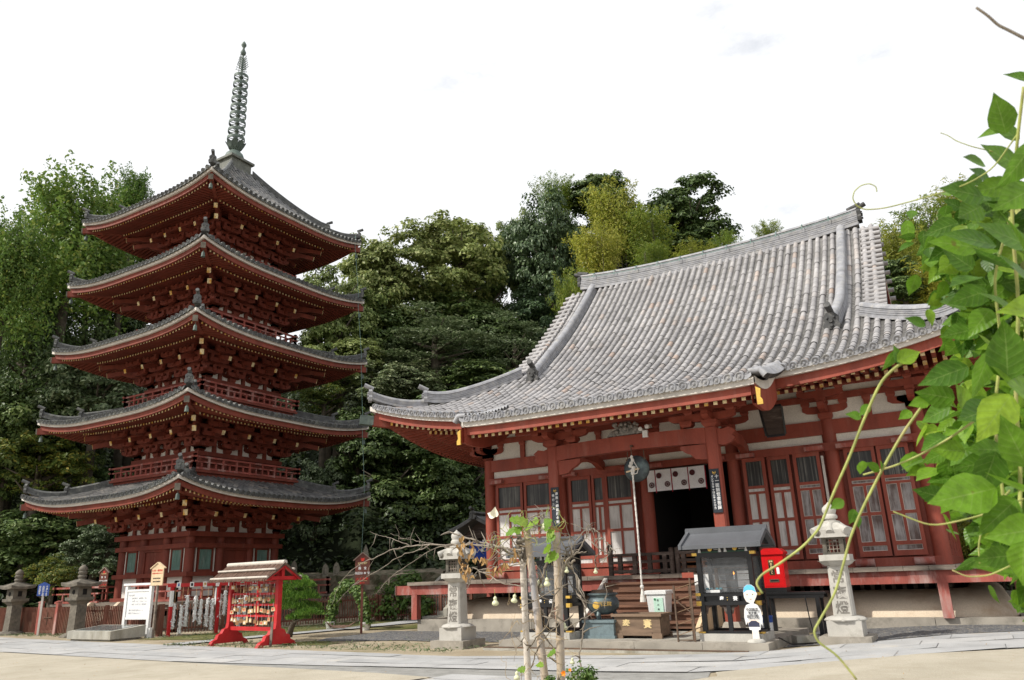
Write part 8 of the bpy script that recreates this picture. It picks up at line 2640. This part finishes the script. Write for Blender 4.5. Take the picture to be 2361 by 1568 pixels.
GOURDS = [(-4.59, 7.3, 1.28, 0.075), (-4.38, 7.35, 1.3, 0.07), (-4.26, 7.7, 1.44, 0.066), (-4.0, 7.4, 1.46, 0.07), (-4.29, 7.2, 0.56, 0.066), (-3.97, 7.7, 1.0, 0.06), (-3.52, 7.6, 1.56, 0.046), (-4.04, 7.45, 2.04, 0.052), (-3.85, 7.6, 0.67, 0.05), (-3.81, 7.5, 1.58, 0.05)]

VINELEAVES = [
 (0.194,1.673,2.430,0.0961,-0.12,-0.40,0.91),
 (0.236,1.644,2.474,0.0655,-0.74,-0.56,0.36),
 (0.176,1.692,2.396,0.0655,-0.88,-0.46,-0.13),
 (0.210,1.609,2.330,0.0724,-0.41,-0.51,0.75),
 (0.161,1.629,2.299,0.0983,-0.81,-0.55,0.20),
 (0.125,1.719,2.350,0.0655,-0.84,-0.53,0.12),
 (0.086,1.601,2.252,0.1106,-0.74,-0.56,0.36),
 (0.136,1.654,2.246,0.0931,-0.87,-0.40,-0.29),
 (0.129,1.683,2.306,0.0744,-0.60,-0.56,0.57),
 (0.180,1.549,2.226,0.1075,-0.59,-0.05,-0.81),
 (0.154,1.525,2.161,0.1043,-0.83,-0.32,-0.45),
 (0.086,1.667,2.223,0.0879,-0.88,-0.43,-0.21),
 (0.136,1.592,2.132,0.1172,-0.74,-0.56,0.36),
 (0.080,1.591,2.142,0.1172,-0.78,-0.56,0.28),
 (0.059,1.642,2.153,0.1006,-0.81,-0.55,0.20),
 (0.155,1.493,2.105,0.1011,-0.12,-0.40,0.91),
 (0.060,1.748,2.153,0.0851,-0.74,-0.56,0.36),
 (0.092,1.610,2.088,0.1172,-0.84,-0.53,0.12),
 (0.131,1.471,2.021,0.1247,-0.54,-0.55,0.64),
 (0.054,1.715,2.095,0.0931,-0.88,-0.46,-0.13),
 (0.061,1.678,2.044,0.0905,-0.87,-0.40,-0.29),
 (0.103,1.585,1.998,0.1138,-0.65,-0.56,0.51),
 (0.032,1.775,2.070,0.0744,-0.81,-0.55,0.20),
 (0.135,1.540,1.962,0.1103,-0.86,-0.51,0.03),
 (0.069,1.738,2.013,0.0828,-0.83,-0.32,-0.45),
 (0.100,1.554,1.916,0.1195,0.03,-0.32,0.95),
 (0.072,1.702,1.949,0.0905,-0.74,-0.56,0.36),
 (-0.077,1.649,1.954,0.0469,-0.27,-0.46,0.84),
 (-0.086,1.655,1.930,0.0537,-0.46,0.05,-0.88),
 (-0.045,1.654,1.941,0.0586,0.87,0.40,0.29),
 (-0.032,1.637,2.006,0.0469,-0.74,-0.56,0.36),
 (-0.006,1.638,2.003,0.0391,-0.18,0.24,-0.95),
 (-0.006,1.618,1.874,0.1043,-0.83,-0.32,-0.45),
 (-0.058,1.673,1.849,0.0489,-0.88,-0.46,-0.13),
 (-0.025,1.671,1.861,0.0782,-0.81,-0.55,0.20),
 (0.020,1.671,1.863,0.0782,-0.27,-0.46,0.84),
 (0.061,1.570,1.854,0.1011,-0.33,0.15,-0.93),
 (0.100,1.569,1.847,0.1195,-0.65,-0.56,0.51),
 (0.017,1.630,1.806,0.1138,-0.88,-0.43,-0.21),
 (0.060,1.583,1.777,0.1103,-0.59,-0.05,-0.81),
 (-0.011,1.728,1.825,0.0805,-0.88,-0.46,-0.13),
 (0.089,1.584,1.758,0.1103,-0.12,-0.40,0.91),
 (0.036,1.687,1.754,0.0782,-0.81,-0.55,0.20),
 (-0.024,1.737,1.758,0.0704,-0.86,-0.51,0.03),
 (-0.051,1.788,1.749,0.0621,-0.83,-0.32,-0.45),
 (0.014,1.692,1.715,0.0879,-0.87,-0.40,-0.29),
 (-0.023,1.596,1.655,0.1379,-0.88,-0.43,-0.21),
 (-0.074,1.694,1.674,0.0733,-0.81,-0.55,0.20),
 (0.030,1.644,1.685,0.1043,-0.46,0.05,-0.88),
 (0.066,1.594,1.670,0.1103,-0.74,-0.56,0.36),
 (0.025,1.648,1.624,0.1043,-0.83,-0.32,-0.45),
 (0.050,1.599,1.590,0.1011,-0.88,-0.46,-0.13),
 (0.011,1.700,1.549,0.0830,-0.88,-0.46,-0.13),
 (-0.005,1.750,1.541,0.1106,-0.84,-0.53,0.12),
 (0.052,1.599,1.533,0.0828,-0.33,0.15,-0.93),
 (-0.179,1.715,1.850,0.0362,-0.74,-0.56,0.36),
 (-0.158,1.716,1.852,0.0362,-0.69,-0.15,-0.71),
 (-0.162,1.702,1.738,0.0395,-0.74,-0.56,0.36),
 (-0.146,1.703,1.741,0.0435,-0.12,-0.40,0.91),
 (-0.180,1.701,1.731,0.0356,-0.33,0.15,-0.93),
 (-0.208,1.736,1.630,0.0342,-0.18,0.24,-0.95),
 (-0.219,1.734,1.640,0.0362,-0.59,-0.05,-0.81),
 (-0.243,1.729,1.668,0.0362,-0.83,-0.32,-0.45),
 (0.005,1.746,1.671,0.0905,-0.65,-0.56,0.51),
 (0.069,1.738,1.739,0.0905,-0.83,-0.32,-0.45),
]
VINESTEMS = [
 ([(-0.396, 1.652, 1.498), (-0.407, 1.65, 1.518), (-0.394, 1.654, 1.535), (-0.363, 1.661, 1.551), (-0.309, 1.671, 1.585), (-0.273, 1.676, 1.619), (-0.255, 1.678, 1.652), (-0.232, 1.678, 1.694), (-0.192, 1.676, 1.76), (-0.154, 1.67, 1.83), (-0.111, 1.66, 1.899), (-0.083, 1.657, 1.921), (-0.057, 1.655, 1.934)], 0.0042),
 ([(-0.248, 1.689, 1.337), (-0.277, 1.689, 1.381), (-0.309, 1.686, 1.404), (-0.314, 1.686, 1.424), (-0.3, 1.69, 1.444), (-0.265, 1.698, 1.493), (-0.241, 1.703, 1.55), (-0.221, 1.705, 1.6), (-0.193, 1.706, 1.65), (-0.145, 1.705, 1.723), (-0.092, 1.7, 1.796), (-0.043, 1.693, 1.85), (-0.006, 1.687, 1.888)], 0.0042),
 ([(-0.18, 1.732, 1.725), (-0.121, 1.736, 1.737), (-0.071, 1.737, 1.754), (-0.011, 1.734, 1.782), (0.048, 1.729, 1.817)], 0.0035),
 ([(0.16, 1.32, 2.44), (0.175, 1.33, 2.422), (0.185, 1.339, 2.406), (0.201, 1.346, 2.391), (0.217, 1.354, 2.375), (0.237, 1.361, 2.357)], 0.0045),
 ([(0.083, 1.598, 2.373), (0.095, 1.602, 2.365), (0.107, 1.608, 2.351), (0.13, 1.615, 2.334), (0.164, 1.622, 2.314)], 0.0018),
 ([(-0.049, 1.591, 2.277), (-0.048, 1.586, 2.287), (-0.059, 1.582, 2.296), (-0.075, 1.581, 2.296), (-0.089, 1.584, 2.289), (-0.096, 1.59, 2.276), (-0.091, 1.597, 2.26), (-0.077, 1.602, 2.249), (-0.041, 1.606, 2.244), (0.007, 1.606, 2.245), (0.062, 1.604, 2.247), (0.108, 1.6, 2.25), (0.154, 1.59, 2.264), (0.201, 1.564, 2.309)], 0.0024),
 ([(-0.005, 1.7, 1.542), (-0.001, 1.7, 1.576), (0.019, 1.698, 1.626), (0.068, 1.694, 1.67)], 0.003),
 ([(-0.133, 1.692, 1.645), (-0.071, 1.697, 1.612), (0.012, 1.698, 1.627), (0.086, 1.695, 1.653)], 0.003),
 ([(0.224, 1.524, 2.381), (0.198, 1.571, 2.295), (0.166, 1.627, 2.174), (0.15, 1.68, 2.016), (0.113, 1.719, 1.858), (0.092, 1.741, 1.696), (0.055, 1.749, 1.539)], 0.006),
 ([(0.17, 1.673, 2.192), (0.121, 1.713, 2.088), (0.111, 1.751, 1.953), (0.071, 1.778, 1.822), (0.054, 1.798, 1.62)], 0.005),
 ([(-0.052, 1.699, 1.532), (-0.03, 1.699, 1.519), (0.005, 1.7, 1.52), (0.05, 1.699, 1.54)], 0.0025),
]

# ------------------------------------------------------------------ bamboo trellis with gourds, near the viewer
CAMX, CAMD, CAMF = np.array([0.858, 0.513, -0.034]), np.array([-0.181, 0.239, -0.954]), np.array([-0.482, 0.824, 0.298])
def leaf_shape(mb, p, tip, nrm, L, m=0, rg=None, w=.62, fold=.18, lobed=False):
    """one broad pointed leaf with a midrib fold, its base at p"""
    tip = tip / np.linalg.norm(tip)
    nrm = nrm - tip * np.dot(nrm, tip); nrm /= np.linalg.norm(nrm)
    s = np.cross(nrm, tip)
    ts = [0, .10, .26, .45, .64, .82, 1.0]
    ws = [.10, .66, 1.0, .93, .64, .28, .0] if not lobed else [.25, .95, .75, 1.0, .55, .6, .0]
    bend = rg.uniform(-.12, .22) if rg is not None else 0
    V, F = [], []
    for t, q in zip(ts, ws):
        c = p + tip * L * (t - .06 * (t < .05)) - nrm * L * bend * t * t
        e = L * w * .5 * q
        back = -tip * L * .09 * q if t < .2 else 0
        V += [c - s * e + nrm * fold * e + back, c - s * e * .5 + nrm * fold * e * .35 + back, c, c + s * e * .5 + nrm * fold * e * .35 + back, c + s * e + nrm * fold * e + back]
    for i in range(len(ts) - 1):
        for j in range(4):
            F.append((i * 5 + j, i * 5 + j + 1, i * 5 + j + 6, i * 5 + j + 5))
    lat = np.array([.98, .5, 0, .5, .98])
    mb.add(V, F, m, np.tile(lat, len(ts)))
    mb.sv.append(np.concatenate([t * 7 - lat * 1.6 + 3 for t in ts]))
def trellis():
    poles = (('tall weathered bamboo pole bleached nearly white, leftmost of the three', [(-4.58, 7.9, 1.97), (-4.57, 7.9, .9), (-4.555, 7.9, -.02)], .037, BAMBOOR), ('leaning bamboo pole with grey streaks, middle of the three', [(-4.34, 7.6, 2.06), (-4.26, 7.6, 1.3), (-4.14, 7.6, -.02)], .041, BAMBOOD), ('straight tan bamboo pole, rightmost of the three', [(-3.99, 7.65, 1.99), (-4.005, 7.65, 1.0), (-4.035, 7.65, -.02)], .043, BAMBOOD))
    for lab, pts, r, m in poles:
        pts = np.array(pts)
        t = thing('bamboo_pole', tuple(pts[-1] + np.array([0, 0, .02])), lab, 'bamboo pole', 'bamboo poles of the gourd trellis')
        z = np.linspace(pts[0, 2], pts[-1, 2], 60)
        X, Y = np.interp(z, pts[::-1, 2], pts[::-1, 0]), np.interp(z, pts[::-1, 2], pts[::-1, 1])
        nodes = np.arange(.12, 2.1, .33) + (r * 7 % .2)
        rad = np.full(60, r)
        b = MB(); b.tube(np.stack([X, Y, z], 1), rad * np.linspace(.97, 1.05, 60), 18, 0, True, 1)  # end caps painted black for the shaded hollow
        b.build('culm', [m, SHADEBLACK], t, smooth=50)
        b = MB()
        for nz in nodes:
            if nz < pts[0, 2] - .05:
                x, y = np.interp(nz, pts[::-1, 2], pts[::-1, 0]), np.interp(nz, pts[::-1, 2], pts[::-1, 1])
                b.lathe((x, y, nz), [(r * 1.0, -.012), (r * 1.12, -.004), (r * 1.06, .002), (r * 1.12, .008), (r * 1.0, .016)], 18, caps=False)
        b.build('node_ring', m, t, smooth=60)
        if r > .042:
            b = MB(); b.box(pts[1, 0] - .012, pts[1, 1] - .0475, .93, pts[1, 0] + .022, pts[1, 1] - .036, 1.05); b.build('notch', SHADEBLACK, t)  # black box painted in for the shade of the cut
    t = thing('dead_vine', (-4.3, 7.6, 0), 'tangle of bare grey branches and dried vines woven through the bamboo poles', 'dead branches')
    b = MB()
    rg = np.random.default_rng(44)
    for pts, r0, r1 in BRANCHES:
        p = np.array(pts)
        s = np.linspace(0, 1, len(p)); f = np.linspace(0, 1, len(p) * 4)
        q = np.stack([np.interp(f, s, p[:, k]) for k in range(3)], 1)
        q[1:-1] = (q[:-2] + q[1:-1] * 2 + q[2:]) / 4
        q += rg.normal(0, .006, q.shape)
        b.tube(q, np.linspace(r0, r1, len(q)) * .72, 7)
        for k in range(2, len(q) - 1):             # side twigs
            if rg.uniform() < .28 and r0 > .003:
                d = rg.normal(0, 1, 3) * np.array([1, .6, .9]); d /= np.linalg.norm(d)
                L = rg.uniform(.05, .26)
                e = q[k] + d * L * .5 + rg.normal(0, .02, 3)
                b.tube([q[k], e, e + d * L * .5 + rg.normal(0, .03, 3)], [r1 + .0025, r1 * .6 + .0015, .0012], 5)
    b.build('branch', TWIG, t, smooth=180)
    b = MB()
    for k in range(30):                             # thin dry creepers clinging to the poles
        x0, z0 = rg.uniform(-4.62, -3.85), rg.uniform(.3, 1.9)
        p = np.array([x0, 7.6 + rg.uniform(-.12, .12), z0]); q = [p]
        d = rg.normal(0, 1, 3) * np.array([.8, .35, 1])
        for _ in range(9):
            d = d + rg.normal(0, .6, 3) * np.array([.8, .35, 1]); d /= np.linalg.norm(d)
            p = p + d * rg.uniform(.03, .07); q.append(p)
        b.tube(q, np.linspace(.0035, .0015, len(q)), 5)
    b.build('creeper', mk('dry_creeper', (.34, .25, .14), .9, .4, 9), t, smooth=180)
    b = MB()
    for (x, y, z) in DRYLEAVES:
        for _ in range(3):
            p = np.array([x, y, z]) + rg.normal(0, .022, 3)
            leaf_shape(b, p, np.array([rg.normal(0, .5), rg.normal(0, .4), -1.0]), np.array([rg.normal(0, .6), -1, rg.normal(0, .4)]), rg.uniform(.045, .085), 0, rg, .5, .6)
    b.build('dry_foliage', LEAF['dry'], t, smooth=180)
    t = thing('gourd_vine', (-4.2, 7.45, 0), 'green gourd vine with lobed leaves along the tops of the bamboo poles', 'vine')
    b = MB()
    for (x, y, z, s) in GREENLEAVES:
        n = np.array([rg.normal(0, .5), -.7, rg.uniform(.2, .9)])
        leaf_shape(b, np.array([x, y, z]) - np.array([0, 0, 0]), np.array([rg.normal(0, .9), -.2, rg.normal(-.15, .4)]), n, s * 1.05, 0, rg, 1.1, .12, True)
    b.build('foliage', LEAF['gourd'], t, smooth=180)
    b = MB()
    for i in range(26):
        x0 = rg.uniform(-4.65, -3.85)
        p = np.array([x0, 7.5, 1.95 + .12 * math.sin((x0 + 4.6) * 3.6)]); q = [p]
        d = np.array([rg.choice([-1, 1]), 0, rg.normal(0, .5)])
        for _ in range(7):
            d = d + rg.normal(0, .6, 3); d /= np.linalg.norm(d); p = p + d * .05; q.append(p)
        b.tube(q, np.linspace(.004, .002, len(q)), 5)
    b.build('tendril', STEM, t, smooth=180)
    b = MB(); leaf_shape(b, np.array([-4.66, 7.45, 2.20]), np.array([.2, -.3, .8]), np.array([.3, -1, 0]), .11, 0, rg, .9, .5); leaf_shape(b, np.array([-4.66, 7.45, 2.20]), np.array([-.8, -.3, .4]), np.array([0, -1, .3]), .10, 0, rg, .9, .5)
    b.build('white_flower', mk('cream_petal', (.80, .76, .62), .6), t, smooth=180)
    prof = [(.06, 0), (.62, .10), (.96, .38), (1.0, .72), (.84, 1.10), (.50, 1.42), (.44, 1.55), (.52, 1.75), (.56, 2.0), (.44, 2.28), (.2, 2.5), (.09, 2.62)]
    gm = None
    g0 = None
    for i, (x, y, z, s) in enumerate(GOURDS):
        if g0 is None:
            g0 = thing('gourd', (0, 0, 0), 'pale green bottle gourd hanging from the dead branches of the bamboo trellis', 'gourd', 'gourds hanging on the trellis', local=True)
            b = MB(); b.lathe((0, 0, -1.1), prof, 20); b.build('fruit', GOURD, g0, smooth=180)
            b = MB(); b.tube([(0, 0, 1.5), (.08, 0, 1.9), (.02, .05, 2.6), (.1, 0, 3.4)], [.08, .05, .045, .04], 6); b.build('stalk', STEM, g0, smooth=180)
            o = g0
        else:
            o = copy_tree(g0)
        o.location = (x, y, z + s * .1)
        k = s * .50
        o.scale = (k, k, k * 1.02)
        o.rotation_euler = (rg.normal(0, .08), rg.normal(0, .10), rg.uniform(0, 6))
    t = thing('marigold_clump', (-3.66, 7.3, 0), 'leafy clump with an orange marigold at the foot of the bamboo poles', 'flowers', local=True)
    b = MB()
    for (x, y, z, r) in ((0, 0, .55, .16), (.1, .03, .45, .17), (-.1, 0, .38, .18), (.05, -.05, .25, .2), (.14, 0, .60, .09), (-.45, .2, .35, .10), (-.35, .1, .5, .07)):
        n = 190
        q = rg.normal(0, 1, (n, 3)); q /= np.linalg.norm(q, axis=1)[:, None]
        V, F = leaf_quads(np.array([x, y, z]) + q * r * rg.uniform(.3, 1.05, (n, 1)), q + np.array([0, -.4, .7]), np.full(n, .024), rg, .55, .5)
        b.add(V, F)
    b.build('foliage', LEAF['shrub'], t)
    b = MB()
    for k in range(9):
        b.tube([(rg.uniform(-.1, .15), 0, 0), (rg.uniform(-.1, .15), rg.uniform(-.05, .05), .3), (rg.uniform(-.1, .18), rg.uniform(-.05, .05), .6)], [.007, .005, .003], 5)
    b.build('stem', STEM, t)
    b = MB()
    for (x, z, r) in ((-.05, .62, .034), (.02, .655, .02), (.12, .5, .018)):
        for k in range(18):
            a = rg.uniform(0, 6.28)
            leaf_shape(b, np.array([x, -.17, z]), np.array([math.cos(a), -.3 - rg.uniform(0, .6), math.sin(a)]), np.array([0, -1, .2]), r, 0, rg, .7, .2)
    b.build('flower', MARIG, t, smooth=180)
trellis()

# ------------------------------------------------------------------ big-leaved climbing vine at the right edge
def big_vine():
    t = thing('climbing_vine', (0.30, 1.75, 0), 'large leafy green vine filling the right edge close to the viewer', 'vine')
    rg = np.random.default_rng(55)
    b = MB()
    for (x, y, z, L, tx, ty, tz) in VINELEAVES:
        tip = np.array([tx, ty, tz]) + rg.normal(0, .12, 3) - CAMF * rg.uniform(-.3, .4)
        n = -CAMF * 1.0 + np.array([0, 0, .55]) + rg.normal(0, .38, 3)
        p = np.array([x, y, z]) - np.array([tx, ty, tz]) * L * .5
        leaf_shape(b, p, tip, n, L * .86, 0, rg, rg.uniform(.58, .78), rg.uniform(.05, .3))
    for k in range(1500):                           # the mass of the hedge behind the front leaves
        f = rg.uniform(0, 1) ** .85 * 1.12
        c = np.array([.235, 1.99, 2.42]) * (1 - f) + np.array([.17, 2.13, 1.50]) * f
        w = .07 + .14 * math.sin(math.pi * min(1, f * .9 + .12))
        lo = -.10 - .05 * math.sin(f * 9 + .6) + (.05 if .35 < f < .55 else 0) + .06 * max(0, f - .75) * 4 + .22 * max(0, .42 - f)
        p = c + CAMX * rg.uniform(lo, .22) + CAMF * rg.uniform(0, .40) + CAMD * rg.normal(0, .05)
        tip = -CAMX * rg.uniform(-.4, 1) + np.array([0, 0, -.6]) + rg.normal(0, .5, 3)
        n = -CAMF + np.array([0, 0, .7]) + rg.normal(0, .5, 3)
        leaf_shape(b, p, tip, n, rg.uniform(.04, .082), 0, rg, rg.uniform(.55, .78), rg.uniform(.05, .3))
    b.build('foliage', LEAF['vine'], t, smooth=180)
    b = MB()
    dk = MB()
    for i, (pts, r) in enumerate(VINESTEMS):
        r *= .62 if i > 2 else .68
        p = np.array(pts)
        s = np.linspace(0, 1, len(p)); f = np.linspace(0, 1, len(p) * 5)
        q = np.stack([np.interp(f, s, p[:, k]) for k in range(3)], 1)
        for _ in range(3):
            q[1:-1] = (q[:-2] + q[1:-1] * 2 + q[2:]) / 4
        (dk if i == 3 else b).tube(q, np.linspace(r * .75, r, len(q)), 8)
        for k in range(3, len(q) - 2, 7):
            if r > .003 and i < 3:
                c = q[k]
                b.lathe(c - np.array([0, 0, r]), [(.001, 0), (r * 1.35, r * .6), (r * 1.35, r * 1.4), (.001, r * 2)], 8)
    for k in range(12):                            # woody stems that carry the vine up from the ground
        x = np.array([.22, 2.02, 0]) + CAMX * rg.uniform(-.03, .35) + np.array([0, rg.uniform(0, .25), 0])
        b.tube([x, x + np.array([rg.normal(0, .03), rg.normal(0, .03), .8]), x + np.array([rg.normal(0, .05), rg.normal(0, .05), 1.6]), x + np.array([rg.normal(.02, .06), rg.normal(0, .06), 2.45])], [.011, .008, .006, .004], 7)
    b.build('stem', STEM, t, smooth=180)
    dk.build('bare_shoot', TWIG, t, smooth=180)
big_vine()
